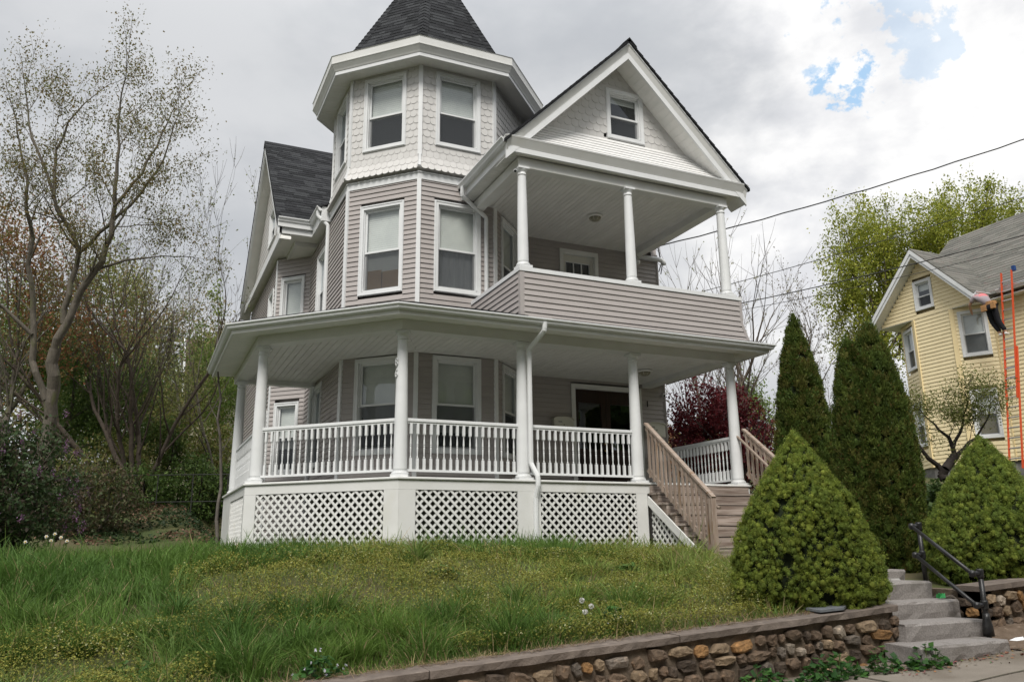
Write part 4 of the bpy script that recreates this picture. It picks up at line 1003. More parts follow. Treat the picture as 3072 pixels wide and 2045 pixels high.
def stone_face(root, x0, x1, yf, top, bot, side=None):
    """rough courses of stones in a face; side=(x, y0, y1) runs along y instead"""
    z_off = .045
    while z_off < .85:
        h = random.uniform(.085, .145); x = x0+random.uniform(-.05, .05)
        while x < x1:
            w = random.choice((.08, .10, .12, .15, .18, .22, .29))*random.uniform(.85, 1.15); xc = x+w/2
            zt = float(top(xc)); zb = float(bot(xc)); zc = zt-z_off-h/2+random.uniform(-.022, .022)
            if zc-h*.3 > zb and xc < x1-.02:
                hh = h*random.uniform(.82, 1.12); ww = w*random.uniform(.94, 1.06); m = random.choices(STONES, (7, 2, 3.6, 1.2, 1.5, 1.3))[0]
                if side is None: stone((xc, yf, zc), ww, hh, random.uniform(.07, .12), m, root, .057+random.uniform(-.22, .22))
                else: stone((side[0], side[1]+(xc-x0)*(1 if side[2] > side[1] else -1), zc), ww, hh, .08, m, root, 0, True)
            x += w+random.uniform(.006, .034)
        z_off += h+random.uniform(.004, .020)
RW = thing('retaining_wall', (-1.5, -6.2, -2.4), 'low fieldstone retaining wall with concrete coping below the long grass', 'wall')
def wall_body(root, x0, x1, yf, yb, m=MORTAR):
    n = 40; mb = MB(); top = []; P = []
    for k in range(n+1):
        x = x0+(x1-x0)*k/n; P.append((x, yf+.012*(vnoise(x, 3, .13)-.5), float(cap_z(x))-.055))
    V = []; 
    rows = 9
    for k in range(n*3+1):
        x = x0+(x1-x0)*k/(n*3)
        for r in range(rows):
            t = r/(rows-1); z = (float(walk_z(x))-.25)*(1-t)+(float(cap_z(x))-.058)*t; V.append((x, yf+.022+.035*(float(vnoise(x, z+7, .09))-.5), z))
    F = [(k*rows+r, (k+1)*rows+r, (k+1)*rows+r+1, k*rows+r+1) for k in range(n*3) for r in range(rows-1)]
    mb.add(V, F); 
    for xx in (x0, x1): pass
    mb.prism([(x0, yf+.05, float(walk_z(x0))-.3), (x1, yf+.05, float(walk_z(x1))-.3), (x1, yf+.05, float(cap_z(x1))-.058), (x0, yf+.05, float(cap_z(x0))-.058)], (0, yb-yf-.05, 0))
    return mb.build('mortar', m, root, smooth=False)
YF = -6.33
wall_body(RW, -16, 3.20, YF, -6.06)
mb = MB(); mb.prism([(3.20, YF+.03, -2.45), (3.20, -6.0, -2.45), (3.20, -6.0, -1.75), (3.20, YF+.03, -1.75)], (-.05, 0, 0)); mb.build('mortar', MORTAR, RW)
stone_face(RW, -1.6, 3.22, YF, lambda x: cap_z(x)-.055, lambda x: walk_z(x)-.06)
for x0, x1 in ((-16, -9), (-9, -4.6), (-4.59, -1.62), (-1.61, .62), (.63, 3.235)):
    n = 26; V = []; 
    for k in range(n+1):
        x = x0+(x1-x0)*k/n; j = lambda s: s*random.uniform(-1.7, 1.7); z = float(cap_z(x))
        V += [(x, YF-.028+j(.006), z-.058+j(.0018)), (x, YF-.030+j(.003), z-.006+j(.0015)), (x, YF-.018, z+j(.0015)), (x, -6.07+j(.02), z+.004+j(.004)), (x, -6.05, z-.06)]
    mb = MB(); mb.add(V, [(5*k+r, 5*k+(r+1) % 5, 5*k+5+(r+1) % 5, 5*k+5+r) for k in range(n) for r in range(5)]+[(4, 3, 2, 1, 0), tuple(5*n+i for i in range(5))]); mb.build('coping_slab', COPE, RW)
RW2 = thing('retaining_wall', (6.0, -6.2, -2.0), 'rough fieldstone wall to the right of the granite steps, below the conical shrub', 'wall')
cz2 = lambda x: -1.545+.0573*(x-4.55)
mb = MB(); mb.prism([(4.50, -6.30, -2.4), (14, -6.30, -1.9), (14, -6.30, cz2(14)-.05), (4.50, -6.30, cz2(4.5)-.05)], (0, .25, 0)); mb.prism([(4.50, -6.30, -2.4), (4.50, -5.3, -2.4), (4.5, -5.3, cz2(4.5)-.05), (4.5, -6.3, cz2(4.5)-.05)], (.2, 0, 0)); mb.build('mortar', MORTAR, RW2)
stone_face(RW2, 4.52, 9.0, -6.33, lambda x: cz2(x)-.05, lambda x: walk_z(x)+.05)
stone_face(RW2, 0, .95, 0, lambda x: cz2(4.5)-.05, lambda x: -1.9, side=(4.49, -6.25, -5.4))
for x0, x1 in ((4.46, 6.9), (6.91, 10), (10.01, 14)):
    mb = MB(); mb.prism([(x0, -6.37, cz2(x0)-.055), (x1, -6.37, cz2(x1)-.055), (x1, -6.37, cz2(x1)), (x0, -6.37, cz2(x0))], (0, .34, 0)); mb.build('coping_slab', COPE, RW2)

# ---------------- granite steps
GRAN = mat('grey_granite', (.31, .285, .265), (.22, .20, .187), 60, .85, .5, 90, stain=((.15, .135, .115), 3, .60, .8))
GS = thing('granite_steps', (3.8, -6.2, -2.15), 'four worn granite steps climbing from the sidewalk between the stone walls', 'steps')
def rough_block(x0, x1, y0, y1, z0, z1, m, parent, name, jit=.008, nx=10):
    V = []; prof = [(y0+.006, z0), (y0, z0+.4*(z1-z0)), (y0, z1-.022), (y0+.018, z1), (y1, z1), (y1, z0)]; k = len(prof)
    for i in range(nx+1):
        x = x0+(x1-x0)*i/nx
        for j, (y, z) in enumerate(prof): V.append((x+(random.uniform(-jit, jit) if i in (0, nx) else 0), y+random.uniform(-jit, jit), z+random.uniform(-jit, jit)*.45))
    mb = MB(); mb.add(V, [(i*k+j, i*k+(j+1) % k, (i+1)*k+(j+1) % k, (i+1)*k+j) for i in range(nx) for j in range(k)]+[tuple(range(k))[::-1], tuple(nx*k+j for j in range(k))])
    return mb.build(name, m, parent)
for x0, x1, y, zt, h in ((3.05, 4.47, -5.76, -1.515, .19), (3.06, 4.46, -6.09, -1.695, .19), (3.215, 4.36, -6.43, -1.866, .19), (3.0, 4.20, -6.77, -2.03, .16)):
    rough_block(x0, x1, y, y+.42, zt-h, zt, GRAN, GS, 'stone_step')
PATH = thing('stone_path', (4.2, -4.0, -1.5), 'pale flagstone walk from the top granite step to the wooden stairs', 'path')
for k in range(6):
    y0 = -5.33+.62*k; xo = 3.5+.14*k; rough_block(xo-.1+random.uniform(-.03, .03), xo+1.0, y0, y0+.58, -1.60+.035*k, -1.50+.035*k, mat('pale_flagstone', (.36, .35, .33), (.28, .27, .25), 5, .85, .3, 40) if k == 0 else bpy.data.materials['pale_flagstone'], PATH, 'flagstone', .005, 4)
b1 = rough_block(4.22, 4.62, -5.30, -5.08, -1.56, -1.40, GRAN, None, 'granite_block', .006, 4); b1['label'] = 'small granite block at the foot of the iron handrail'; b1['category'] = 'stone block'
# ---------------- pipe handrail
PH = thing('pipe_handrail', (4.3, -6.1, -1.6), 'black iron pipe handrail with two sloping rails beside the granite steps', 'handrail')
pu, pl = V3(4.56, -5.62, 0), V3(4.27, -6.52, 0)
def up(p, z): return (p[0], p[1], z)
mb = MB(); mb.tube([up(pu, -1.62), up(pu, -.905)], .026, 10); mb.build('post', BLACKM, PH, smooth=True)
mb = MB(); mb.tube([up(pl, -2.12), up(pl, -1.405)], .027, 10); mb.lathe([(.055, 0), (.05, .10), (.036, .17), (.036, .22)], up(pl, -2.02), 10); mb.build('post', BLACKM, PH, smooth=True)
for zu, zl in ((-.915, -1.41), (-1.235, -1.72)):
    off = V3(-.115, .0, 0); a = np.array(up(pu, zu))+off; b = np.array(up(pl, zl))+off
    mb = MB(); mb.tube([a, b], .021, 10); mb.build('rail', BLACKM, PH, smooth=True)
    for p, q in ((a, np.array(up(pu, zu))), (b, np.array(up(pl, zl)))):
        mb = MB(); mb.tube([p, q], .026, 10); mb.lathe([(0.005, -.036), (.03, -.028), (.036, 0), (.03, .028), (.005, .036)], p, 10); mb.lathe([(.034, -.045), (.036, -.03), (.036, .03), (.034, .045)], q, 10); mb.build('pipe_fitting', BLACKM, PH, smooth=True)
# ---------------- slate, litter
sl = MB(); sl.prism([(2.28, -6.30, -1.725), (2.55, -6.33, -1.71), (2.72, -6.20, -1.70), (2.62, -6.05, -1.70), (2.33, -6.06, -1.72)], (0, 0, .022)); s = sl.build('slate_slab', mat('blue_grey_slate', (.17, .18, .19), (.12, .13, .14), 8, .6)); s['label'] = 'broken blue-grey slate lying on the wall coping'; s['category'] = 'slate'
mb = MB(); mb.add([(4.17, -6.80, -2.028), (4.27, -6.78, -2.02), (4.34, -6.83, -2.0), (4.30, -6.87, -2.024), (4.20, -6.86, -2.03), (4.24, -6.82, -2.005)], [(0, 1, 5), (1, 2, 5), (2, 3, 5), (3, 4, 5), (4, 0, 5)]); s = mb.build('paper_scrap', mat('white_paper', (.8, .8, .8), rough=.8)); s['label'] = 'crumpled white paper scrap at the end of the lowest granite step'; s['category'] = 'litter'
mb = MB()
for k in range(7):
    t = k*.9; mb.add([(4.36, -5.93, -1.69), (4.36+.07*math.cos(t), -5.95+.03*math.sin(t), -1.66+.02*math.sin(t*2)), (4.36+.06*math.cos(t+.6), -5.95+.03*math.sin(t+.6), -1.63)], [(0, 1, 2)])
s = mb.build('plastic_wrapper', mat('bright_green_plastic', (.05, .42, .12), rough=.35)); s['label'] = 'bright green plastic wrapper lying on the second granite step'; s['category'] = 'litter'
# fallen leaves and dirt on the edge of the walk
def scatter_quads(P, size, aspect=.6, flat=.35, up=None):
    n = len(P); th = rng.uniform(0, 2*np.pi, n); tl = rng.normal(0, flat, n); tl2 = rng.normal(0, flat, n)
    u = np.stack([np.cos(th)*np.cos(tl), np.sin(th)*np.cos(tl), np.sin(tl)], 1); w = np.stack([-np.sin(th)*np.cos(tl2), np.cos(th)*np.cos(tl2), np.sin(tl2)], 1)
    s = (size*rng.uniform(.6, 1.3, n))[:, None] if np.isscalar(size) else size[:, None]
    v = np.stack([P-u*s, P-w*s*aspect, P+u*s, P+w*s*aspect], 1).reshape(-1, 3); return v, np.arange(4*n).reshape(n, 4)
n = 1500; X = rng.uniform(2.6, 7.5, n); Yv = -6.62-np.abs(rng.normal(0, .16, n))-(X > 4.3)*rng.uniform(-.2, .25, n); Zv = walk_z(X)+.012*(Yv+6.5)+.008+np.clip(X-4.3, 0, 3)*.05*np.clip((Yv+7.0)/.4, 0, 1)
v, f = scatter_quads(np.stack([X, Yv, Zv], 1), .018, .55, .3); tint = np.repeat(np.stack([rng.uniform(.10, .30, n), rng.uniform(.07, .17, n), rng.uniform(.04, .10, n)], 1), 4, 0)
np_mesh('leaf_litter', v, f, mat('dry_leaf_litter', (1, 1, 1), rough=.9, attr=True), tint, kind='stuff')
n2 = 40; xs2 = np.linspace(4.3, 14, n2); V = []
for x in xs2: V += [(x, -6.28, float(walk_z(x))+.16), (x, -6.52, float(walk_z(x))+.12*min(1, (x-4.25)*1.5)), (x, -6.78-.04*math.sin(x*5), float(walk_z(x))+.045*min(1, (x-4.25)*1.5)), (x, -7.02-.06*math.sin(x*3.1), float(walk_z(x))-.03)]
mb = MB(); mb.add(V, [(4*k+r, 4*k+4+r, 4*k+5+r, 4*k+1+r) for k in range(n2-1) for r in range(3)]); mb.build('dirt_bank', mat('dirt_with_chips', (.12, .085, .058), (.17, .125, .09), 12, .95, .8, 40, stain=((.25, .19, .14), 22, .62, .7)), smooth=True, kind='structure')
# ================================================================== PLANTS
LEAF = mat('leaf', (1, 1, 1), rough=.55, attr=True, trans=.38, spec=.25)
GRASSM = mat('grass_blade', (1, 1, 1), rough=.6, attr=True, trans=.30, spec=.2)
BARKS = dict(grey=mat('grey_bark', (.155, .135, .108), (.10, .088, .072), 10, .9, .6, 30, .3, stretch=(3, 3, .6), stain=((.12, .125, .06), 2.0, .55, .7)),
             brown=mat('brown_bark', (.12, .095, .075), (.075, .06, .048), 10, .9, .5, 30, .3), pale=mat('pale_bark', (.17, .15, .13), (.11, .095, .085), 8, .9, .4, 30),
             dark=mat('dark_bark', (.035, .028, .024), (.022, .018, .016), 8, .9, .4, 30))
class Wood:
    """branching skeleton gathered as arrays"""
    def __init__(s): s.P = []; s.Q = []; s.a = []; s.b = []; s.tips = []; s.tw = []
    def seg(s, p, q, a, b): s.P.append(p); s.Q.append(q); s.a.append(a); s.b.append(b)
    def grow(s, p, d, L, r, depth, o):
        """limb of length L from p along d, wandering and forking; o holds the habit"""
        n = max(2, int(L/o['step'])); p = np.array(p, float); d = np.array(d, float); d /= np.linalg.norm(d); sl = L/n; r1 = r*o.get('taper', .55)
        for k in range(n):
            rr0 = r+(r1-r)*k/n; rr1 = r+(r1-r)*(k+1)/n
            d = d+rng.normal(size=3)*o['wander']+np.array([0, 0, o['up']*(.4+.6*depth/ max(1, o['max']))]); d /= np.linalg.norm(d)
            q = p+d*sl; s.seg(p, q, rr0, rr1); p = q
            if depth < o['max'] and k >= n*o.get('bare', .25) and rng.random() < o['side']:
                s.fork(p, d, L*rng.uniform(.38, .68)*(1-.35*k/n), rr1*rng.uniform(.4, .6), depth+1, o)
            if depth >= o['max']-1: s.tw.append((p, d))
        s.tips.append((p, d))
        if depth < o['max']:
            for _ in range(o['ends']): s.fork(p, d, L*rng.uniform(.5, .75), r1*rng.uniform(.6, .85), depth+1, o, .7)
    def fork(s, p, d, L, r, depth, o, k=1.0):
        ax = rng.normal(size=3); ax -= d*(ax@d); ax /= np.linalg.norm(ax); a = R(rng.uniform(*o['angle']))*k
        s.grow(p, d*math.cos(a)+ax*math.sin(a), L, max(r, o['rmin']), depth, o)
    def mesh(s, name, m, parent, big=.02):
        P, Q, a, b = np.array(s.P), np.array(s.Q), np.array(s.a), np.array(s.b)
        VS, FS = [], []; off = 0
        for sel, n in ((a >= big, 8), (a < big, 4)):
            p, q, ra, rb_ = P[sel], Q[sel], a[sel], b[sel]; k = len(p)
            if k == 0: continue
            d = q-p; L = np.linalg.norm(d, axis=1, keepdims=True)+1e-9; d = d/L; q = q+d*np.minimum(rb_[:, None]*.5, L*.15)
            ref = np.where(np.abs(d[:, 2:3]) < .95, np.array([[0, 0, 1.]]), np.array([[1., 0, 0]])); u = np.cross(d, ref); u /= np.linalg.norm(u, axis=1, keepdims=True); w = np.cross(d, u)
            th = 2*np.pi*np.arange(n)/n; c, sn = np.cos(th), np.sin(th)
            r0 = p[:, None]+ra[:, None, None]*(u[:, None]*c[None, :, None]+w[:, None]*sn[None, :, None]); r1 = q[:, None]+rb_[:, None, None]*(u[:, None]*c[None, :, None]+w[:, None]*sn[None, :, None])
            VS.append(np.concatenate([r0, r1], 1).reshape(-1, 3)); j = np.arange(n); f = np.stack([j, (j+1) % n, n+(j+1) % n, n+j], 1)
            FS.append((f[None]+(np.arange(k)*2*n)[:, None, None]).reshape(-1, 4)+off); off += k*2*n
        return np_mesh(name, np.concatenate(VS), np.concatenate(FS), m, parent=parent, smooth=True)
def tint_of(n, cols, jit=.18, k=4):
    cols = np.array(cols); i = rng.integers(0, len(cols), n); c = cols[i]*rng.uniform(1-jit, 1+jit, (n, 1)); return np.repeat(c, k, 0)
def leaf_cloud(name, centres, per, spread, size, cols, parent, aspect=.62, flat=.9, **props):
    C = np.repeat(np.asarray(centres), per, 0)+rng.normal(size=(len(centres)*per, 3))*spread
    v, f = scatter_quads(C, size, aspect, flat); return np_mesh(name, v, f, LEAF, tint_of(len(C), cols), parent=parent, **props)
def blob_points(c, rad, n, lump=.35, sc=.8, shell=.55, zmin=None):
    """points through an uneven crown volume, more of them near its surface, in clumps"""
    d = rng.normal(size=(n*2, 3)); d /= np.linalg.norm(d, axis=1, keepdims=True); rad = np.array(rad)
    a = np.arctan2(d[:, 1], d[:, 0])*1.7; e = d[:, 2]*2.6; k = 1+lump*(2*vnoise(a*sc+c[0], e*sc+c[1], .45)-1)+lump*.5*(2*vnoise(a*sc+c[1], e*sc+7, .16)-1)
    rr = k*(shell+(1-shell)*rng.random(n*2)**.5); P = np.array(c)+d*rad*rr[:, None]
    keep = vnoise(P[:, 0]*1.0+P[:, 2]*.8, P[:, 1]+P[:, 2]*.7, rad.mean()*.28) > rng.uniform(.22, .62, n*2)
    return P[keep][:n]
def tree(name, label, base, L, r, o, leaves, cols, size, bark='brown', per=3, spread=.12, group=None, dirn=(0, 0, 1), category='tree', stems=1, tipsonly=False):
    base = np.array(base, float); T = thing(name, base, label, category, group); w = Wood()
    for k in range(stems):
        d = np.array(dirn, float)+(rng.normal(size=3)*np.array([.28, .28, 0]) if stems > 1 else 0); w.grow(base+(rng.normal(size=3)*np.array([.25, .25, 0]) if stems > 1 else 0), d, L*rng.uniform(.85, 1.1), r*(1 if stems == 1 else rng.uniform(.6, 1)), 0, o)
    w.mesh('trunk', BARKS[bark], T)
    if leaves:
        src = [p for p, d in (w.tips if tipsonly else w.tw)]; src = np.array(src); i = rng.integers(0, len(src), leaves)
        leaf_cloud('crown', src[i], per, spread, size, cols, T)
    return T, w
# ---------------- long grass on the bank
def blade_arrays(X, Y, z, h, lean, w, c):
    n = len(X); th = rng.uniform(0, np.pi, n); s = np.stack([np.cos(th), np.sin(th), np.zeros(n)], 1)*w[:, None]; B = np.stack([X, Y, z-.02], 1)
    U = np.stack([lean[:, 0], lean[:, 1], np.ones(n)], 1); U /= np.linalg.norm(U, axis=1, keepdims=True); M1 = B+U*(h*.5)[:, None]
    U2 = U+np.stack([lean[:, 0], lean[:, 1], -.15-.5*np.hypot(lean[:, 0], lean[:, 1])], 1); U2 /= np.linalg.norm(U2, axis=1, keepdims=True); T = M1+U2*(h*.55)[:, None]
    v = np.stack([B-s, B+s, M1+s*.85, M1-s*.85, T+s*.12, T-s*.12], 1).reshape(-1, 3); i = np.arange(n)[:, None]*6
    return v, np.concatenate([i+np.array([0, 1, 2, 3]), i+np.array([3, 2, 4, 5])]), np.repeat(c, 6, 0)
def lawn_ok(X, Y):
    az = np.degrees(np.arctan2(X-CAM[0], Y-CAM[1])); ok = (az > -13) & (az < 60)
    px0 = 3.42+.14*(Y+5.3); path = (X > px0) & (X < px0+1.15) & (Y < -1.6); steps = (X > 3.0) & (X < 4.6) & (Y < -5.2)
    ok &= ~((X > 0) & (X < 7.1) & (Y > .02) | (X > -2.1) & (X <= .05) & (Y > -X+.03) | (X > 4.55) & (X < 7.1) & (Y > -1.75) | (X > -2.1) & (Y > 2.05))
    return ok & ~path & ~steps & ~((X > 4.6) & (Y < -2.2)) & (Y < 6.8+.9*vnoise(X, Y*0, .8))
def grass_field():
    g1, g2, g3, dry = np.array([.128, .212, .040]), np.array([.072, .145, .031]), np.array([.22, .27, .068]), np.array([.33, .255, .135])
    def colour(X, Y, n, patch, edge, k0):
        k = np.clip(vnoise(X+3, Y+2, 1.1)*1.2-.1+k0, 0, 1)[:, None]; c = g2*(1-k)+g1*k; y = np.clip((patch-.52)*3, 0, 1)[:, None]*.75; c = c*(1-y)+g3*y
        far = np.clip((-X-1.5)/4, 0, 1)[:, None]*.3; c = c*(1-far)+g2*.95*far; dr = (rng.random(n) < .035+.40*(1-edge)+.06*(patch > .62))[:, None]
        return np.where(dr, dry, c)*rng.uniform(.7, 1.3, (n, 1))
    n = 420000; X = rng.uniform(-17, 9.5, n); Y = -6.16+(rng.random(n)**1.35)*14.5; d = np.hypot(X-CAM[0], Y-CAM[1])
    patch = vnoise(X+31, Y+9, 1.9); edge = np.clip((Y+6.2)/.8, 0, 1); bald = (patch > .66) & (Y < -1.2) & (X > -4.5) & (X < 2.6)
    ok = lawn_ok(X, Y) & (rng.random(n) < np.clip(9.5/d, .25, 1)**1.1) & (rng.random(n) < np.where(bald, .30, 1)) & (rng.random(n) < .18+.82*edge)
    X, Y, patch, edge, d, bald = (q[ok] for q in (X, Y, patch, edge, d, bald)); n = len(X); tuft = vnoise(X, Y, .5)
    h = (.09+.17*tuft+.08*rng.random(n))*(.4+.6*edge)*np.where(bald, .6, 1)*np.where((Y > -1.2) & (X > -2.6), np.where(X < 1.2, 1.25, .9), 1)*(1-.35*sstep((Y-.5)/4)*(X < -2.2)); h *= np.where(X < -3.2, 1.15, 1)*np.where(X > .4, 1.3, 1)
    h *= np.where(rng.random(n) < .05, 1.6, 1)*rng.uniform(.7, 1.2, n)
    lean = rng.normal(0, .36, (n, 2))+np.stack([vnoise(X, Y, 1.1)-.5, vnoise(X+5, Y, 1.3)-.5], 1)*.9; w = (.0030+.0028*rng.random(n))*np.clip(d/8, .9, 2.1)
    parts = [blade_arrays(X, Y, gz(X, Y), h, lean, w, colour(X, Y, n, patch, edge, 0.0))]
    # bunches of taller grass leaning outward from a crown
    m = 1900; cx = rng.uniform(-12, 4.4, m); cy = -6.0+rng.random(m)**1.3*12; pt = vnoise(cx+31, cy+9, 1.9); den = vnoise(cx+4, cy+17, 1.5)
    ok = lawn_ok(cx, cy) & (den > rng.uniform(.25, .75, m)) & ((pt < .66) | (rng.random(m) < .3)) & (cy > -5.75); cx, cy, pt = cx[ok], cy[ok], pt[ok]; m = len(cx); k = 190
    R0 = rng.uniform(.07, .20, m); H0 = rng.uniform(.22, .42, m)*np.where(cy > 0, .62, 1); dk = rng.uniform(-.5, .35, m)
    a = rng.uniform(0, 2*np.pi, (m, k)); rr = np.sqrt(rng.random((m, k))); X = (cx[:, None]+np.cos(a)*rr*R0[:, None]).ravel(); Y = (cy[:, None]+np.sin(a)*rr*R0[:, None]).ravel(); n = len(X)
    out = np.stack([np.cos(a)*rr, np.sin(a)*rr], -1).reshape(-1, 2)*.75; lean = out+rng.normal(0, .22, (n, 2)); h = np.repeat(H0, k)*rng.uniform(.55, 1.12, n); d = np.hypot(X-CAM[0], Y-CAM[1]); Y = np.maximum(Y, -6.15)
    parts.append(blade_arrays(X, Y, gz(X, Y), h, lean, (.0030+.0024*rng.random(n))*np.clip(d/8, .9, 2.1), colour(X, Y, n, np.repeat(pt, k)*.8, np.ones(n), np.repeat(dk, k))))
    o = 0; V, Fa, C = [], [], []
    for v, f, c in parts: V.append(v); Fa.append(f+o); C.append(c); o += len(v)
    np_mesh('grass', np.concatenate(V), np.concatenate(Fa), GRASSM, np.concatenate(C), kind='stuff')
    # yellow-green chickweed filling the low patches: tiny leaves and flower heads
    m = 340000; X = rng.uniform(-8, 5, m); Y = -6.0+(rng.random(m)**1.2)*6.0; patch = vnoise(X+31, Y+9, 1.9); sm = vnoise(X, Y, .35)
    d = np.hypot(X-CAM[0], Y-CAM[1]); az = np.degrees(np.arctan2(X-CAM[0], Y-CAM[1]))
    ok = (patch > .53) & (sm > rng.uniform(.0, .55, m)) & lawn_ok(X, Y) & (Y < -.1) 
    X, Y, sm = X[ok], Y[ok], sm[ok]; n = len(X); hh = (.04+.24*sm*rng.random(n)**.8); P = np.stack([X, Y, gz(X, Y)+hh], 1)
    v, f = scatter_quads(P, .011, .6, .5); top = (hh > .13) & (rng.random(n) < .10*(vnoise(X+50, Y, .7) > .45))
    c = np.where(top[:, None], np.array([.42, .42, .22]), np.array([.26, .28, .06])*(1-.55*rng.random((n, 1)))+np.array([.06, .03, 0])*rng.random((n, 1)))
    np_mesh('chickweed', v, f, GRASSM, np.repeat(c, 4, 0), kind='stuff')
    # straw and dead thatch along the coping
    m = 2600; X = rng.uniform(-4, 3.0, m); Y = -6.20+np.abs(rng.normal(0, .13, m))*(1+.8*vnoise(X, Y[:1]*0+1, .6)); z = np.maximum(gz(X, Y), np.where(Y < -6.05, cap_z(X)+.004, -9))+.008; th = rng.uniform(0, np.pi, m); L = rng.uniform(.03, .09, m); w = .0016
    a = np.stack([np.cos(th), np.sin(th), rng.normal(0, .22, m)], 1); b = np.stack([-np.sin(th), np.cos(th), np.zeros(m)], 1); C = np.stack([X, Y, z], 1)
    v = np.stack([C-a*L[:, None]-b*w, C-a*L[:, None]+b*w, C+a*L[:, None]+b*w, C+a*L[:, None]-b*w], 1).reshape(-1, 3)
    np_mesh('dry_straw', v, np.arange(4*m).reshape(m, 4), GRASSM, tint_of(m, [(.36, .27, .16), (.28, .20, .11), (.22, .14, .08)]), kind='stuff')
grass_field()
def leafy_patch(name, label, c, rad, n, size, cols, category='weed', z0=None, kind=None, hgt=.16, flowers=0):
    c = np.array(c, float); r = np.sqrt(rng.random(n)); th = rng.uniform(0, 2*np.pi, n); X = c[0]+rad[0]*r*np.cos(th); Y = c[1]+rad[1]*r*np.sin(th); Z = c[2]+hgt*(1-r**2)*rng.random(n)+.02
    T = thing(name, c, label, category); v, f = scatter_quads(np.stack([X, Y, Z], 1), size, .85, .45); np_mesh('leaves', v, f, LEAF, tint_of(n, cols), parent=T)
    st = MB()
    for k in range(0, n, max(1, n//40)): st.tube([(X[k]*.6+c[0]*.4, Y[k]*.6+c[1]*.4, c[2]-.02), (X[k], Y[k], Z[k])], .003, 3)
    st.build('stems', bpy.data.materials['leaf_stem'] if 'leaf_stem' in bpy.data.materials else mat('leaf_stem', (.10, .14, .04), rough=.7), T, kind='stuff')
    if flowers:
        i = rng.integers(0, n, flowers); P = np.stack([X[i], Y[i], Z[i]+rng.uniform(.03, .09, flowers)], 1); v, f = scatter_quads(np.repeat(P, 3, 0)+rng.normal(size=(flowers*3, 3))*.004, .011, .9, .8); np_mesh('flowers', v, f, LEAF, np.repeat(np.tile([(.75, .72, .80)], (flowers*3, 1)), 4, 0), parent=T, kind='stuff')
    return T
GREEN = [(.05, .13, .03), (.07, .17, .035), (.04, .10, .03)]
for (x, y, rx, n, lab) in ((2.05, -6.62, .42, 260, 'bright leafy weeds along the foot of the stone wall'), (3.05, -6.78, .26, 150, 'clump of bright leafy weeds hiding the end of the lowest step'), (1.2, -6.68, .35, 150, 'sprawling green weeds at the foot of the wall near the bottom of the photo'), (2.62, -6.66, .2, 80, 'small leafy weeds at the wall foot between two larger clumps')):
    leafy_patch('weed_patch', lab, (x, y, float(walk_z(x))-.01), (rx, .12), n, .034, GREEN, hgt=.24)
leafy_patch('violet_plant', 'white violet clump with heart-shaped leaves in the grass near the wall coping', (.42, -5.62, float(gz(.42, -5.62))), (.17, .15), 110, .032, GREEN, 'flower', hgt=.22, flowers=9)
leafy_patch('violet_plant', 'violet clump with pale flowers low in the left foreground grass', (-2.35, -6.0, float(gz(-2.35, -6.0))), (.22, .16), 130, .034, GREEN, 'flower', hgt=.2, flowers=14)
for (x, y, r, lab) in ((-3.6, -5.3, .22, 'broad-leaved weed in the left foreground grass'), (-1.1, -5.2, .18, 'broad-leaved weed in the middle of the foreground grass'), (1.35, -4.6, .16, 'broad-leaved weed in the grass above the wall coping'), (-5.2, -3.6, .25, 'wide patch of broad leaves in the grass far left'), (2.0, -3.4, .18, 'broad-leaved weed in the grass before the wooden stairs'), (-.4, -3.2, .2, 'broad-leaved weed in the grass below the corner column')):
    leafy_patch('weed_patch', lab, (x, y, float(gz(x, y))+.03), (r, r*.8), 90, .030, [(.06, .13, .028), (.085, .165, .035), (.11, .18, .04)], hgt=.13)
# dandelion clocks, daffodils
STEM = bpy.data.materials['leaf_stem']; FLUFF = mat('dandelion_fluff', (.62, .61, .58), rough=.95); PET = mat('white_petal', (.82, .82, .78), rough=.6); YEL = mat('yellow_cup', (.75, .45, .04), rough=.6)
for k, (x, y, h, lab) in enumerate(((.13, -5.55, .30, 'tallest of the dandelion seed heads beside the violet clump'), (.20, -5.60, .25, 'dandelion seed head nearest the violet leaves'), (.10, -5.66, .22, 'lowest dandelion seed head left of the violet clump'))):
    z = float(gz(x, y)); D = thing('dandelion', (x, y, z), lab, 'flower', 'dandelion seed heads by the violets'); MB().tube([(x, y, z), (x+.01, y, z+h*.6), (x, y, z+h)], .003, 4).build('stem', STEM, D)
    P = rng.normal(size=(90, 3)); P /= np.linalg.norm(P, axis=1, keepdims=True); v, f = scatter_quads(np.array([x, y, z+h])+P*.022, .008, .8, 1.2); np_mesh('seed_head', v, f, FLUFF, parent=D)
def daffodil(x, y, h, lab, grp, petal=PET):
    z = float(gz(x, y)); D = thing('daffodil', (x, y, z), lab, 'flower', grp); top = V3(x+.02, y-.03, z+h)
    MB().tube([(x, y, z), (x+.005, y, z+h*.7), top], .004, 4).build('stem', STEM, D); mb = MB(); f = V3(.15, -.95, -.1); f /= np.linalg.norm(f); u = np.cross(f, (0, 0, 1)); u /= np.linalg.norm(u); w = np.cross(u, f)
    for k in range(6):
        t = k*math.pi/3; d = u*math.cos(t)+w*math.sin(t); e = -u*math.sin(t)+w*math.cos(t); mb.add([top, top+d*.017+e*.011-f*.0, top+d*.032, top+d*.017-e*.011], [(0, 1, 2, 3)])
    mb.build('petals', petal, D); mb = MB(); mb.tube([top, top+f*.016], [.008, .011], 8); mb.build('cup', YEL, D)
    lf = MB(); 
    for s in (-1, 1, .3): lf.add([(x-.008, y, z), (x+.008, y, z), (x+s*.08+.004, y+.01, z+h*.8), (x+s*.08-.004, y+.01, z+h*.8)], [(0, 1, 2, 3)])
    lf.build('leaves', LEAF if False else STEM, D)
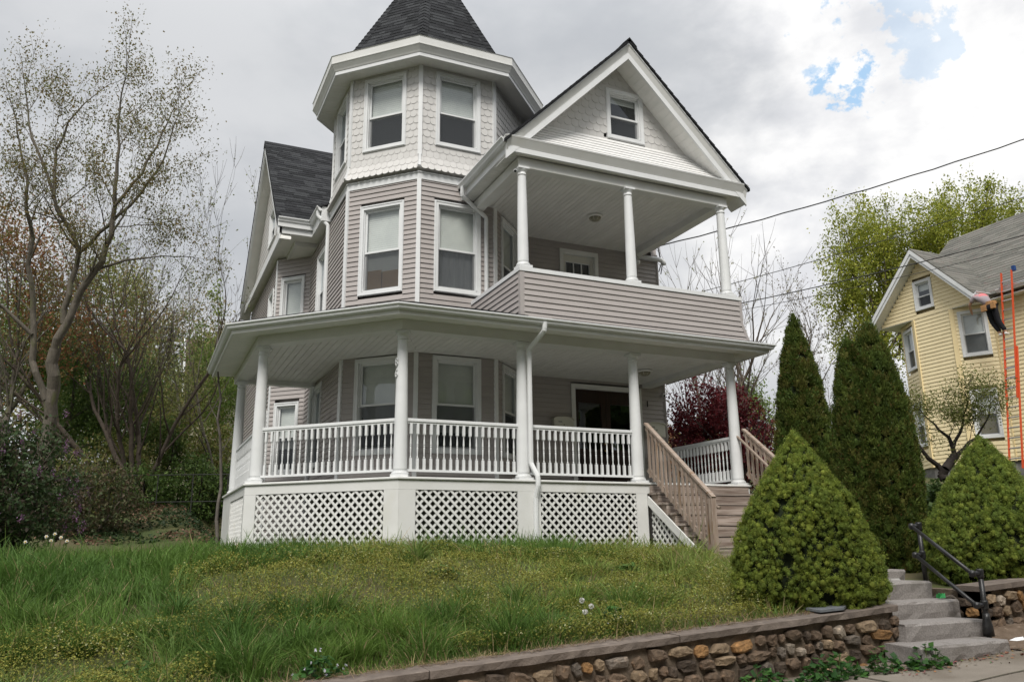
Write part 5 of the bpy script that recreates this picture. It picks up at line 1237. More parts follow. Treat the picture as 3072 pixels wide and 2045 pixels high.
labs = ('tallest white daffodil in the group by the lilac', 'white daffodil at the left end of the group by the lilac', 'white daffodil at the right end of the group by the lilac', 'second white daffodil from the left in the group by the lilac', 'low white daffodil in the middle of the group by the lilac', 'single white daffodil standing apart to the left of the group by the lilac')
for (dx, h), lab in zip(((.06, .50), (-.06, .46), (.24, .40), (.02, .40), (.15, .45), (-.32, .38)), labs): daffodil(-4.90+dx, 2.35+random.uniform(-.1, .1), h, lab, 'white daffodils by the lilac bush')
# ================================================================== TREES AND SHRUBS
def limb(w, pts, r0, r1, o, depth=1, side=1.0, L=2.0):
    """a hand-placed main limb that throws off side branches"""
    pts = [np.array(p, float) for p in pts]; fine = []
    for i in range(len(pts)-1):
        k = max(2, int(np.linalg.norm(pts[i+1]-pts[i])/.35)); fine += [pts[i]+(pts[i+1]-pts[i])*t/k for t in range(k)]
    fine.append(pts[-1]); n = len(fine)
    for i in range(1, n-1): fine[i] = fine[i]+rng.normal(size=3)*.03
    for i in range(n-1):
        a, b = r0+(r1-r0)*i/(n-1), r0+(r1-r0)*(i+1)/(n-1); w.seg(fine[i], fine[i+1], a, b)
        d = fine[i+1]-fine[i]; d /= np.linalg.norm(d)
        if i > n*.25 and rng.random() < side*.55: w.fork(fine[i], d, L*rng.uniform(.6, 1.15)*(1-.4*i/n), b*rng.uniform(.3, .55), depth, o)
    d = fine[-1]-fine[-2]; d /= np.linalg.norm(d); w.grow(fine[-1], d, L*.9, r1, depth, o)
HAB = dict(step=.24, wander=.09, up=.07, side=.70, angle=(22, 52), ends=2, max=4, rmin=.0045, taper=.5)
T = thing('maple_tree', (-6.05, 12.7, -.2), 'tall grey-barked tree at the far left with forked trunk and small bronze-green spring leaves', 'tree'); w = Wood()
b0 = (-6.05, 12.72, -.4)
limb(w, [b0, (-6.07, 12.68, 2.16), (-6.10, 12.07, 4.2)], .195, .155, HAB, 4, 0, .01); limb(w, [(-6.10, 12.07, 4.2), (-5.95, 11.8, 4.8), (-5.73, 11.62, 5.41), (-5.16, 11.05, 6.55), (-5.0, 10.6, 8.0), (-5.1, 10.2, 10.0)], .12, .03, HAB, 2, 1.4, 1.7)
limb(w, [(-5.95, 11.8, 4.9), (-5.9, 11.6, 6.0), (-5.75, 11.3, 6.85), (-6.5, 11.0, 8.2), (-7.2, 10.9, 9.8)], .085, .028, HAB, 2, 1.4, 1.6); limb(w, [(-5.75, 11.3, 6.8), (-5.1, 10.8, 7.5), (-4.4, 10.5, 8.4), (-3.9, 10.2, 9.4)], .06, .022, HAB, 2, 1.4, 1.5)
limb(w, [(-5.0, 10.6, 8.0), (-4.4, 10.4, 9.0), (-4.0, 10.2, 10.2)], .05, .02, HAB, 2, 1.3, 1.3); limb(w, [(-6.5, 11.0, 8.2), (-6.6, 11.2, 9.6), (-6.2, 11.0, 10.8)], .05, .02, HAB, 2, 1.3, 1.3)
limb(w, [(-6.2, 12.4, 2.9), (-6.6, 12.3, 3.9), (-6.75, 12.1, 5.2), (-7.0, 11.7, 7.2), (-7.3, 11.4, 9.0)], .095, .035, HAB, 2, 1.2, 1.5); limb(w, [(-6.7, 12.1, 4.6), (-7.4, 11.9, 5.2), (-8.2, 11.6, 5.7)], .06, .025, HAB, 2, 1.2, 1.3)
limb(w, [(-5.35, 11.2, 6.3), (-4.6, 11.0, 6.6), (-3.9, 10.8, 6.75)], .045, .02, HAB, 2, 1.2, 1.1)
w.mesh('trunk', BARKS['grey'], T)
src = np.array([p for p, d in w.tw]); leaf_cloud('crown', src[rng.integers(0, len(src), 12500)], 2, .20, .034, [(.17, .135, .05), (.14, .14, .045), (.20, .145, .055), (.16, .165, .055)], T)
OLIVE0 = [(.17, .19, .06), (.14, .16, .05)]
BARE = dict(step=.3, wander=.07, up=.10, side=.75, angle=(18, 42), ends=2, max=3, rmin=.005, taper=.5)
tree('bare_tree', 'nearly bare many-stemmed tree with fine upright twigs behind the left lawn', (-3.85, 16.3, .3), 4.9, .12, dict(BARE, max=4, side=.5), 1100, [(.20, .23, .08), (.17, .19, .07)], .04, 'brown', 3, .10, stems=6)
T = thing('bare_tree', (-2.12, 6.0, -1.1), 'slender pale pole-like tree beside the left end of the porch', 'tree'); w = Wood(); PO = dict(step=.25, wander=.06, up=.1, side=.3, angle=(25, 50), ends=1, max=3, rmin=.004, taper=.5)
limb(w, [(-2.13, 5.95, -1.2), (-2.12, 5.9, .2), (-2.30, 5.6, 1.6), (-2.42, 5.4, 2.75), (-2.46, 5.3, 3.6)], .042, .012, PO, 2, .5, .55); w.mesh('trunk', BARKS['pale'], T); src = np.array([p for p, d in w.tw if p[2] > 2.2]); leaf_cloud('crown', src[rng.integers(0, len(src), 70)], 3, .06, .032, [(.24, .30, .06), (.20, .26, .06)], T)
for x, y, L, r, lab in ((-7.4, 15.5, 4.6, .10, 'bare slender tree behind the forked grey tree'), (-5.0, 18.2, 5.0, .09, 'bare slender tree leaning between the forked grey tree and the many-stemmed one'), (-2.6, 20.5, 4.8, .08, 'bare slender tree right of the many-stemmed one, near the cream house'), (-9.4, 18.5, 5.2, .11, 'bare slender tree near the left edge of the photo'), (-1.3, 17.0, 3.8, .06, 'thin bare tree just left of the porch roof corner')):
    tree('bare_tree', lab, (x, y, float(gz(x, y))-.1), L, r, dict(BARE, max=3, side=.6), 500, OLIVE0, .045, 'grey', 3, .12, 'bare trees in the woods on the left')
# the wooded bank behind the left lawn: each tree has a crown of its own
WOODS = dict(step=.5, wander=.12, up=.05, side=.6, angle=(25, 60), ends=2, max=2, rmin=.012, taper=.5, bare=.15)
OLIVE = [(.22, .235, .066), (.18, .215, .06), (.26, .23, .085)]; DEEP = [(.10, .165, .042), (.13, .19, .046), (.085, .14, .038)]; BRONZE = [(.27, .16, .075), (.24, .17, .066), (.30, .13, .062)]; FRESH = [(.14, .21, .042), (.18, .24, .055), (.115, .19, .04)]; TAN = [(.29, .225, .12), (.25, .20, .105), (.22, .20, .085)]
for i, (x, y, L, cols, n, size, lab) in enumerate((
    (-8.6, 16.5, 3.6, BRONZE, 2600, .055, 'reddish-bronze leafed tree at the left edge of the photo'),
    (-6.9, 19.0, 2.9, DEEP, 3000, .06, 'deep green leafy tree standing behind the lilac bush'),
    (-5.2, 20.0, 3.2, OLIVE, 3000, .06, 'olive-leafed tree left of the bare many-stemmed tree'),
    (-4.4, 23.0, 3.4, FRESH, 2800, .06, 'fresh green tree in the middle of the left woods'),
    (-3.0, 25.0, 3.5, OLIVE, 2600, .07, 'olive tree behind the bare many-stemmed tree'),
    (-1.2, 30.0, 4.2, TAN, 3200, .075, 'tan budding tree rising above the brown-roofed house'),
    (-3.4, 34.0, 4.8, TAN, 2800, .08, 'distant tan budding tree left of the brown-roofed house'),
    (-7.6, 27.0, 4.4, OLIVE, 2800, .075, 'tall olive tree at the back of the woods far left'),
    (-10.5, 22.0, 4.2, DEEP, 2600, .07, 'dark green tree at the far left back'),
    (-.2, 19.5, 3.3, FRESH, 1500, .055, 'yellow-green tree close behind the left corner of the porch roof'))):
    z = float(gz(x, y)); tree('woodland_tree', lab, (x, y, z-.1), L*1.25, .12+.02*(i % 3), WOODS, int(n*1.5), cols, size, 'grey', 3, .46, 'trees on the bank behind the left lawn')
n = 36000; X = rng.uniform(-30, 12, n); Y = rng.uniform(36, 47, n); top = 8.5+5.0*vnoise(X, Y*0, 4.2)+1.6*vnoise(X, Y, 1.2)-np.clip(X, 0, 12)*.25; Z = gz(X, Y)-.5+(top-gz(X, Y))*rng.random(n)**.75; ok = vnoise(X+Z*.7, Y+Z*.8, 1.3) > .34
X, Y, Z = X[ok], Y[ok], Z[ok]; v, f = scatter_quads(np.stack([X, Y, Z], 1), .17, .65, .9); cc = np.where((vnoise(X, Y*0+3, 3.2) > .5)[:, None], np.array([.27, .24, .11]), np.array([.20, .22, .08]))*rng.uniform(.6, 1.3, (len(X), 1)); np_mesh('far_woods', v, f, LEAF, np.repeat(cc, 4, 0), kind='stuff')
# pine with level dark boughs
P0 = V3(-2.9, 31.5, float(gz(-2.9, 31.5))); PT = thing('pine_tree', P0, 'dark pine with level boughs beside the brown roof', 'tree'); w = Wood(); C = []
w.seg(P0, P0+V3(0, 0, 9), .20, .05)
for k in range(34):
    z = 2.2+6.6*k/34; a = k*2.4; L = 2.6*(1-.7*k/34)*rng.uniform(.7, 1.1); d = V3(math.cos(a), math.sin(a), .04); p = P0+V3(0, 0, z); w.seg(p, p+d*L, .04, .012)
    for t in np.linspace(.3, 1, 9): C.append(p+d*L*t+V3(0, 0, -.05))
w.mesh('trunk', BARKS['dark'], PT); leaf_cloud('crown', np.array(C), 26, np.array([.22, .22, .05]), .085, [(.022, .045, .028), (.03, .055, .03)], PT, .16, .3)
# undergrowth and lilac
def bush(name, label, c, rad, n, size, cols, bark='brown', stems=9, group=None, category='shrub', blooms=0, lump=.35, flat=.9, shell=.45, rot=0):
    c = np.array(c, float); base = V3(c[0], c[1], float(gz(c[0], c[1]))); B = thing(name, base, label, category, group); w = Wood()
    for k in range(stems):
        a = rng.uniform(0, 6.28); d = V3(math.cos(a)*.45, math.sin(a)*.45, 1); w.grow(base+V3(math.cos(a), math.sin(a), 0)*.12*rad[0], d, (c[2]+rad[2]-base[2])*.55, .02+.012*rad[2], 1, dict(step=.25, wander=.12, up=.05, side=.5, angle=(20, 50), ends=2, max=2, rmin=.006, taper=.5))
    w.mesh('stems', BARKS[bark], B); P = blob_points(c, rad, n, lump, shell=shell); P = P[P[:, 2] > gz(P[:, 0], P[:, 1])+.03]
    v, f = scatter_quads(P, size, .62, flat); np_mesh('foliage', v, f, LEAF, tint_of(len(P), cols), parent=B)
    if blooms:
        Q = blob_points(c, np.array(rad)*1.02, blooms, lump, shell=.97); Q = Q[(Q[:, 2] > c[2]-.55*rad[2])]
        K = np.repeat(Q, 34, 0)+rng.normal(size=(len(Q)*34, 3))*np.array([.022, .022, .045]); v, f = scatter_quads(K, .014, .9, 1.0); np_mesh('blossom', v, f, LEAF, tint_of(len(K), [(.27, .13, .25), (.21, .08, .18), (.34, .21, .34)]), parent=B)
    return B
bush('lilac_bush', 'big lilac bush with purple flower heads at the left edge', (-6.15, 4.6, -.05), (1.5, 1.4, 1.32), 21000, .042, [(.05, .085, .03), (.04, .07, .026), (.065, .09, .036), (.07, .055, .038)], blooms=110, group=None, shell=.35)
bush('undergrowth_bush', 'brownish green brush just behind the lilac bush', (-4.7, 10.2, .1), (1.1, 1.1, .95), 7000, .045, [(.075, .10, .04), (.09, .09, .04), (.11, .08, .05)], group='brush on the bank behind the left lawn')
for (x, y, z, r, cols, lab) in ((-3.5, 15.0, .45, (1.0, 1.0, .95), DEEP, 'glossy dark green shrub in front of the distant yellow house'), (-2.0, 15.5, .75, (.95, .9, 1.25), DEEP, 'glossy upright shrub between the yellow house and the porch'), (-.7, 16.5, .6, (1.0, 1.0, 1.1), DEEP, 'dark shrub just behind the left end of the porch'), (-5.4, 14.5, .5, (1.3, 1.2, 1.1), OLIVE, 'olive brush at the foot of the forked grey tree'), (-7.6, 14.0, .4, (1.5, 1.2, 1.3), DEEP, 'dark brush at the left edge behind the lilac'), (-4.4, 17.5, 1.2, (1.2, 1.2, 1.5), OLIVE, 'olive thicket at the foot of the bare many-stemmed tree'), (-3.1, 20.0, 2.2, (1.2, 1.0, 1.6), DEEP, 'tall dark thicket in front of the left wing of the cream house'), (-1.4, 19.0, 1.9, (.9, .9, 1.4), OLIVE, 'olive thicket in front of the cream house gable')):
    bush('undergrowth_bush', lab, (x, y, z), r, 5200, .055, cols, 'dark', 7, 'brush on the bank behind the left lawn')
# ivy and leaf litter on the bank
n = 26000; X = rng.uniform(-10, 1.2, n); Y = rng.uniform(8.2, 19, n); ok = (vnoise(X, Y, 1.1) > .3) & ((X < -1.3) | (Y > 13.2)); X, Y = X[ok], Y[ok]; n = len(X); hz = rng.random(n)**2*.14
v, f = scatter_quads(np.stack([X, Y, gz(X, Y)+.02+hz], 1), .045, .7, .5); br = vnoise(X+9, Y, .9) > .52
np_mesh('ground_ivy', v, f, LEAF, np.repeat(np.where((br & (rng.random(n) < .55))[:, None], np.array([.19, .115, .075]), np.array([.035, .06, .022]))*rng.uniform(.6, 1.3, (n, 1)), 4, 0), kind='stuff')

# ---------------- evergreens on the right
def hull(c, prof, lump, n=40, m=30, seed=0.):
    """lumpy solid of revolution: prof gives radius at height fraction"""
    V = []
    for i in range(m+1):
        t = i/m; r = prof(t); 
        for j in range(n):
            a = 2*math.pi*j/n; k = 1+lump*(2*float(vnoise(a*2.2+seed if j < n/2 else (2*math.pi-a)*2.2+seed, t*7+seed, .5))-1); V.append((c[0]+r[0]*k*math.cos(a), c[1]+r[0]*k*math.sin(a), c[2]+r[1]))
    F = [(i*n+j, i*n+(j+1) % n, (i+1)*n+(j+1) % n, (i+1)*n+j) for i in range(m) for j in range(n)]
    return np.array(V), np.array(F)
def conifer(name, label, c, Hh, prof, n, size, cols, category='shrub', lump=.12, cl=.16, aspect=.45, upright=.5, clump=26, group=None, core=.82):
    """dense evergreen: a trunk, an inner mass coloured dark as shade in the gaps and thousands of tufts gathered in clumps over it"""
    c = np.array(c, float); B = thing(name, c, label, category, group)
    MB().tube([c+V3(0, 0, -.1), c+V3(0, 0, Hh*.9)], [.06, .015], 7).build('trunk', BARKS['dark'], B)
    sd = rng.uniform(0, 9); V, F = hull(c, lambda t: (prof(t)*core, Hh*(.02+.95*t)), lump, seed=sd); v0 = V
    IN = bpy.data.materials.get('inner_foliage_shade') or mat('inner_foliage_shade', (.016, .024, .008), (.010, .015, .006), 30, .95)  # hull colour darkened to paint the shade between the tufts
    np_mesh('inner_foliage_shade', V, F, IN, parent=B)
    # clump centres over the surface, then tufts round each centre
    k = n//clump; t = rng.random(k*4); pr = np.array([prof(x) for x in t]); keep = rng.random(k*4) < (pr/pr.max()+.05); t, pr = t[keep][:k], pr[keep][:k]; k = len(t); a = rng.uniform(0, 2*np.pi, k)
    rr = pr*(1+lump*1.1*(2*vnoise(np.minimum(a, 2*np.pi-a)*2.2+sd, t*7+sd, .5)-1)+rng.normal(0, .03, k)); N = np.stack([np.cos(a), np.sin(a), np.full(k, .45)], 1); N /= np.linalg.norm(N, axis=1, keepdims=True)
    C = np.stack([c[0]+rr*np.cos(a), c[1]+rr*np.sin(a), c[2]+Hh*t], 1); s = cl*rng.uniform(.65, 1.3, k)
    P = rng.normal(size=(k, clump, 3)); P /= np.linalg.norm(P, axis=2, keepdims=True); P = P+N[:, None]*.75; P /= np.linalg.norm(P, axis=2, keepdims=True)
    Q = (C[:, None]+P*np.array([1, 1, 1+upright*.8])*s[:, None, None]*.5*rng.uniform(.72, 1.0, (k, clump, 1))).reshape(-1, 3); O = (P+np.array([0, 0, upright])+rng.normal(size=P.shape)*.45).reshape(-1, 3); O /= np.linalg.norm(O, axis=1, keepdims=True)
    m = len(Q); sd2 = np.cross(O, rng.normal(size=(m, 3))); sd2 /= np.linalg.norm(sd2, axis=1, keepdims=True); L = size*rng.uniform(.6, 1.3, (m, 1)); w = L*aspect
    v = np.stack([Q-O*L*.6, Q+sd2*w*.5, Q+O*L, Q-sd2*w*.5], 1).reshape(-1, 3)
    cc = np.array(cols)[rng.integers(0, len(cols), k)]*rng.uniform(.72, 1.2, (k, 1)); ct = np.repeat(cc, clump, 0)*rng.uniform(.75, 1.3, (m, 1)); br = rng.random(m) < .012; ct[br] = np.array([.22, .12, .05])
    ok = np.isfinite(v).all(axis=1).reshape(m, 4).all(1); v = v.reshape(m, 4, 3)[ok].reshape(-1, 3); ct = ct[ok]
    np_mesh('foliage', v, np.arange(len(v)).reshape(-1, 4), LEAF, np.repeat(ct, 4, 0), parent=B)
    # the solid heart of every puff of growth
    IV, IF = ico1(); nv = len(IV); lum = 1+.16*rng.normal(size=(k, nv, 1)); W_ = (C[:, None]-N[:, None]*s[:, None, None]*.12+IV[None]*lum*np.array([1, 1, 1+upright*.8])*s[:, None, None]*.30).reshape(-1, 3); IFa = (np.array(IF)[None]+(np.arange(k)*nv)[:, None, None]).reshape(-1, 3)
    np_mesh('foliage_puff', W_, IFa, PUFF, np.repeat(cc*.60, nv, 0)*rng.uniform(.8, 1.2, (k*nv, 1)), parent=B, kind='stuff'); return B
PUFF = mat('conifer_puff', (1, 1, 1), rough=.8, attr=True, bump=1.0, bscale=160, spec=.1)
_i1 = None
def ico1():
    global _i1
    if _i1 is None:
        import bmesh
        b = bmesh.new(); bmesh.ops.create_icosphere(b, subdivisions=2, radius=1); _i1 = (np.array([q.co[:] for q in b.verts]), [[q.index for q in f.verts] for f in b.faces]); b.free()
    return _i1
def profile(ts, rs): return lambda R0: (lambda t: R0*float(np.interp(t, ts, rs)))
cone = profile([0, .06, .15, .25, .35, .50, .64, .80, .90, .96, 1.0], [.66, .88, 1.0, .985, .93, .81, .64, .35, .18, .08, .01])
cone2 = profile([0, .06, .18, .30, .45, .62, .78, .90, .97, 1.0], [.72, .92, 1.0, .97, .85, .64, .40, .20, .09, .01])
SPR = [(.215, .27, .044), (.18, .235, .042), (.26, .305, .052), (.145, .20, .037)]
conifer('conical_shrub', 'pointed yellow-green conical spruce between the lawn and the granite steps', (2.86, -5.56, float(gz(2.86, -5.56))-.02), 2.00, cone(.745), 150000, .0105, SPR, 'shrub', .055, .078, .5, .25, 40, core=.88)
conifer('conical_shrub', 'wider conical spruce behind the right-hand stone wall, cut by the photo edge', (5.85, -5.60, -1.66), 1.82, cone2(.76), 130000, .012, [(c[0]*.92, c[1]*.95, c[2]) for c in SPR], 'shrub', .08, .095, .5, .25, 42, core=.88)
arb1 = profile([0, .10, .25, .40, .55, .70, .82, .92, .975, 1.0], [.86, .97, 1.0, .93, .80, .61, .42, .22, .09, .015])
arb2 = profile([0, .10, .30, .50, .65, .78, .88, .95, .98, 1.0], [.78, .92, 1.0, .98, .88, .66, .42, .22, .10, .015])
ARB = [(.085, .122, .024), (.066, .102, .02), (.108, .14, .028), (.122, .125, .03)]
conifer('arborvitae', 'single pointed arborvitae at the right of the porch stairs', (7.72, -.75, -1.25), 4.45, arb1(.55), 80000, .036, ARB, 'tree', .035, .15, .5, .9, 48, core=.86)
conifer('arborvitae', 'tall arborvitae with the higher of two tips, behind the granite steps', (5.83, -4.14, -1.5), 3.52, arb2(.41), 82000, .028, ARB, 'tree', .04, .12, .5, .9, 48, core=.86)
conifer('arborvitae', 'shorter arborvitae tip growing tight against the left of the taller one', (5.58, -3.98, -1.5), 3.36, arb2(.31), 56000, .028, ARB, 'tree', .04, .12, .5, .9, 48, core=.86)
bush('juniper_shrub', 'loose green shrub between the arborvitae and the right conical spruce', (7.6, -3.6, -.85), (.75, .6, .62), 6500, .05, [(.05, .085, .025), (.065, .10, .03), (.04, .07, .02)], 'dark', 6)
# crab apple in front of the yellow house
CR = thing('crab_apple_tree', (11.4, -.7, .2), 'small gnarled crab apple with a twisted dark trunk in front of the yellow house', 'tree'); w = Wood()
GN = dict(step=.13, wander=.20, up=.09, side=1.0, angle=(25, 62), ends=3, max=4, rmin=.004, taper=.5)
k0 = V3(11.45, -.7, .15)
limb(w, [k0, k0+V3(.05, -.02, .22), k0+V3(.30, -.10, .50)], .10, .085, GN, 3, 0, .01); limb(w, [k0+V3(.0, 0, .15), k0+V3(-.30, .10, .42), k0+V3(-.55, .20, .85)], .06, .025, GN, 2, 1.4, .6)
limb(w, [k0+V3(.28, -.10, .48), k0+V3(.20, -.05, .85), k0+V3(.0, .05, 1.15)], .05, .02, GN, 2, 1.4, .6); limb(w, [k0+V3(.28, -.10, .48), k0+V3(.55, -.26, .70), k0+V3(.82, -.40, 1.05)], .05, .02, GN, 2, 1.4, .62); limb(w, [k0+V3(.25, -.08, .6), k0+V3(.45, -.15, 1.0), k0+V3(.5, -.25, 1.25)], .04, .02, GN, 2, 1.4, .6)
w.mesh('trunk', BARKS['dark'], CR); src = np.array([p for p, d in w.tw]); leaf_cloud('crown', src[rng.integers(0, len(src), 5200)], 2, .12, .024, [(.15, .165, .045), (.18, .18, .055), (.11, .135, .035)], CR)
# trees behind the house on the right
mg = dict(step=.3, wander=.05, up=.10, side=.55, angle=(18, 45), ends=2, max=3, rmin=.006, taper=.5, bare=.1)
tree('magnolia_tree', 'almost bare tree with upright twigs and pale buds seen through the balcony columns', (11.7, 6.6, -.6), 3.7, .10, mg, 520, [(.34, .34, .20), (.26, .28, .12), (.38, .34, .24)], .032, 'brown', 3, .03, stems=6, tipsonly=False)
bush('japanese_maple', 'dark red Japanese maple behind the right end of the porch', (9.3, 3.8, 1.35), (1.5, 1.2, 1.45), 22000, .042, [(.09, .014, .018), (.13, .019, .024), (.06, .010, .013), (.16, .024, .028)], 'dark', 12, category='tree', shell=.3)
LIME = [(.31, .33, .045), (.26, .30, .04), (.34, .34, .06), (.22, .26, .038)]
TALL = dict(step=.55, wander=.08, up=.08, side=.75, angle=(20, 50), ends=3, max=3, rmin=.012, taper=.5, bare=.1)
def crown_tree(name, label, base, c, rad, n, size, cols, group, bark='brown'):
    """trunk and limbs reaching into a broad, uneven crown"""
    base, c = np.array(base, float), np.array(c, float); B = thing(name, base, label, 'tree', group); w = Wood(); fk = c-np.array([0, 0, rad[2]*.75])
    limb(w, [base, (base+fk)/2+rng.normal(size=3)*.1, fk], .24, .17, dict(TALL, max=1), 1, 0, .01)
    for k in range(9):
        a = 2.4*k; e = rng.uniform(.25, .95); t = c+np.array([math.cos(a)*rad[0]*.8*(1-e*.5), math.sin(a)*rad[1]*.8*(1-e*.5), rad[2]*(1.5*e-.75)]); m = (fk+t)/2+np.array([0, 0, -.1*rad[2]])+rng.normal(size=3)*.2
        limb(w, [fk, m, t], .10, .03, dict(TALL, max=3, side=.5, step=.4), 2, .9, 1.3)
    w.mesh('trunk', BARKS[bark], B); P = blob_points(c, rad, n, .38, .9, .35); tw = np.array([q for q, d in w.tw]); P = np.concatenate([P, tw[rng.integers(0, len(tw), n//3)]+rng.normal(size=(n//3, 3))*.16])
    P = P[vnoise(P[:, 0]+P[:, 2]*.5, P[:, 1]+P[:, 2]*.9, .9) > rng.uniform(.1, .6, len(P))]; v, f = scatter_quads(P, size, .62, .9); np_mesh('crown', v, f, LEAF, tint_of(len(P), cols, .28), parent=B); return B
for (b, c, rad, n, lab) in (((32.6, 19.0, 1.8), (32.3, 18.2, 12.4), (2.9, 2.9, 5.0), 46000, 'lime-green leafing tree directly left of the yellow house roof'), ((36.6, 15.7, 1.8), (36.6, 15.7, 14.2), (3.4, 3.2, 3.7), 44000, 'broad lime-green tree rising above the yellow house gable'), ((40.5, 13.8, 1.8), (39.7, 14.1, 14.6), (2.2, 2.4, 2.9), 16000, 'lime-green tree behind the roof ridge at the right edge')):
    crown_tree('leafing_tree', lab, b, c, rad, n, .075, LIME, 'lime-green trees behind the yellow house')
tree('bare_tree', 'bare grey-brown tree between the two arborvitae and the lime-green trees', (23.7, 15.2, 1.2), 4.3, .15, dict(BARE, max=4, side=.6), 500, [(.18, .15, .10)], .05, 'pale', 3, .1)
tree('young_tree', 'small pale green tree just left of the single arborvitae', (14.6, 7.8, -.2), 2.4, .06, WOODS, 900, [(.17, .23, .06), (.14, .20, .05)], .05, 'brown', 3, .22)
for (x, y, z, r, cols, lab) in ((19, 20, 2.2, (3.2, 2.5, 2.2), OLIVE, 'distant olive hedge seen between porch and arborvitae'), (13, 12.5, 1.4, (2.2, 1.8, 1.7), BRONZE, 'bronze shrubbery behind the red maple'), (25, 22, 3, (3.6, 3, 2.8), OLIVE, 'distant olive shrubbery behind the bare tree')):
    bush('hedge_bush', lab, (x, y, z), r, 6500, .09, cols, 'dark', 8, 'hedges behind the house on the right')
# ================================================================== NEIGHBOURING HOUSES
YEL = mat('yellow_vinyl_siding', (.84, .715, .45), (.79, .67, .42), 2.5, .55); YTR = mat('yellow_corner_trim', (.80, .65, .37), rough=.55)
GRS = [mat('grey_green_roof_shingle_%s' % n, c, (c[0]*1.25, c[1]*1.2, c[2]*1.2), 30, .9, .4, 120, stain=((.16, .115, .105), 6, .6, .75)) for n, c in (('dark', (.105, .105, .092)), ('mid', (.125, .125, .108)), ('pale', (.145, .142, .125)))]
N = thing('yellow_house', (22.5, 4.5, 1.2), 'yellow clapboard house on the right with grey roof and a gable over a canted bay', 'house')
YC = 5.77+.28
NX = 20.4
bay = [(20.98, 7.61), (20.4, 6.61), (20.4, 5.13), (20.99, 4.11), (20.99, -9.0)]
Zg, Ze = .75, 6.42
nb_ = MB(); nb_.prism([(x+.13*1.0, y, Zg) for x, y in [(20.98, 7.58), (20.4, 6.61-.03), (20.4, 5.13+.03), (20.99, 4.11+.03), (20.99, -9)]]+[(28, -9, Zg), (28, 7.58, Zg)], (0, 0, Ze+.25-Zg)); NW = nb_.build('wall', YEL, N)
NF = [Face(bay[i], bay[i+1]) for i in range(4)]
nw0u, nw0d = (.20, 1.05, 4.72, 6.20), (.20, 1.05, 2.05, 3.60)
nw2u, nw2d = (.16, 1.01, 4.72, 6.27), (.18, .96, 2.05, 3.63)
for F, hs in zip(NF, ([nw0u, nw0d], [], [nw2u, nw2d], [])):
    siding(N, NW, F, 1.32, 6.42, hs, YEL, .127, t1=min(F.L, 9.0), lip=.02)
def w_n(F, s, meet, **k): window(N, F, *s, meet=meet, blind=1.0, tw=.10, depth=.11, slat=.06, **k)
w_n(NF[0], nw0u, 5.45); w_n(NF[0], nw0d, 2.8); w_n(NF[2], nw2u, 5.48, blind_lower=.98); w_n(NF[2], nw2d, 2.85)
for p, d in (((20.4, 6.61), V3(-.92, .38)), ((20.4, 5.13), V3(-.92, -.38))):
    mb = MB(); mb.obox((p[0]-.0, p[1], (1.3+6.4)/2), (-d[1], d[0], 0), (d[0], d[1], 0), (0, 0, 1), .14, .05, 5.1); mb.build('corner_trim', YTR, N)
mb = MB(); mb.obox((20.975, 4.10, 3.85), (1, 0, 0), (0, 1, 0), (0, 0, 1), .04, .06, 5.1); mb.build('corner_trim', YTR, N)
mb = MB(); mb.prism([(x+.04, y, .6) for x, y in bay]+[(27.9, -9, .6), (27.9, 7.6, .6)], (0, 0, .72)); mb.build('foundation', bpy.data.materials['grey_foundation'], N)
# gable over the bay
GH, GZ0 = 2.30, 6.40; gpk = 8.80; sl_ = 1.06
gw_ = MB(); gw_.prism([(NX+.14, YC-1.95, 6.42), (NX+.14, YC+1.95, 6.42), (NX+.14, YC, 8.48)], (.15, 0, 0)); GWN = gw_.build('gable_wall', YEL, N)
FGN = Face((NX, YC+1.95), (NX, YC-1.95)); ngw = (1.95-.38, 1.95+.36, 6.66, 7.72)
z = 6.42
def nlim(z): h = max(0.02, (8.46-z)/sl_); return (max(0, 1.95-h), min(3.9, 1.95+h))
while z < 8.4:
    zt = min(z+.127, 8.44); segs = [nlim(z+.06)]
    if zt > ngw[2] and z < ngw[3]: a, b = segs[0]; segs = [(a, ngw[0]), (ngw[1], b)]
    for a, b in segs:
        if b-a > .03:
            mb = MB(); mb.add([FGN.p(a, z, .0), FGN.p(b, z, .0), FGN.p(b, z, .018), FGN.p(a, z, .018), FGN.p(a, zt, 0), FGN.p(b, zt, 0), FGN.p(b, zt, .003), FGN.p(a, zt, .003)], [(0, 1, 2, 3), (3, 2, 6, 7), (0, 3, 7, 4), (1, 5, 6, 2)]); piece(N, 'siding_plank', GWN, mb, YEL)
    z = zt
window(N, FGN, *ngw, meet=7.15, blind=.5, tw=.10, slat=.06)
zn = lambda y: gpk-abs(y-YC)*sl_
def nslab(P, m, name): return slab(P, .07, m, name, N)
R1 = nslab([(NX-.42, YC, gpk), (NX-.42, YC-2.08, zn(YC-2.08)), (22.0, YC-2.08, zn(YC-2.08)), (23.2, YC, gpk)], GRS[1], 'gable_roof'); nslab([(NX-.42, YC, gpk), (23.2, YC, gpk), (22.0, YC+2.08, zn(YC+2.08)), (NX-.42, YC+2.08, zn(YC+2.08))], GRS[1], 'gable_roof')
mxe, mze, mxr, mzr = 20.62, 6.55, 24.75, 10.50
R2 = nslab([(mxe, 7.9, mze), (mxe, -9.4, mze), (mxr, -9.4, mzr), (mxr, 7.9, mzr)], GRS[1], 'main_roof'); nslab([(mxr, 7.9, mzr), (mxr, -9.4, mzr), (2*mxr-mxe, -9.4, mze), (2*mxr-mxe, 7.9, mze)], GRS[1], 'main_roof')
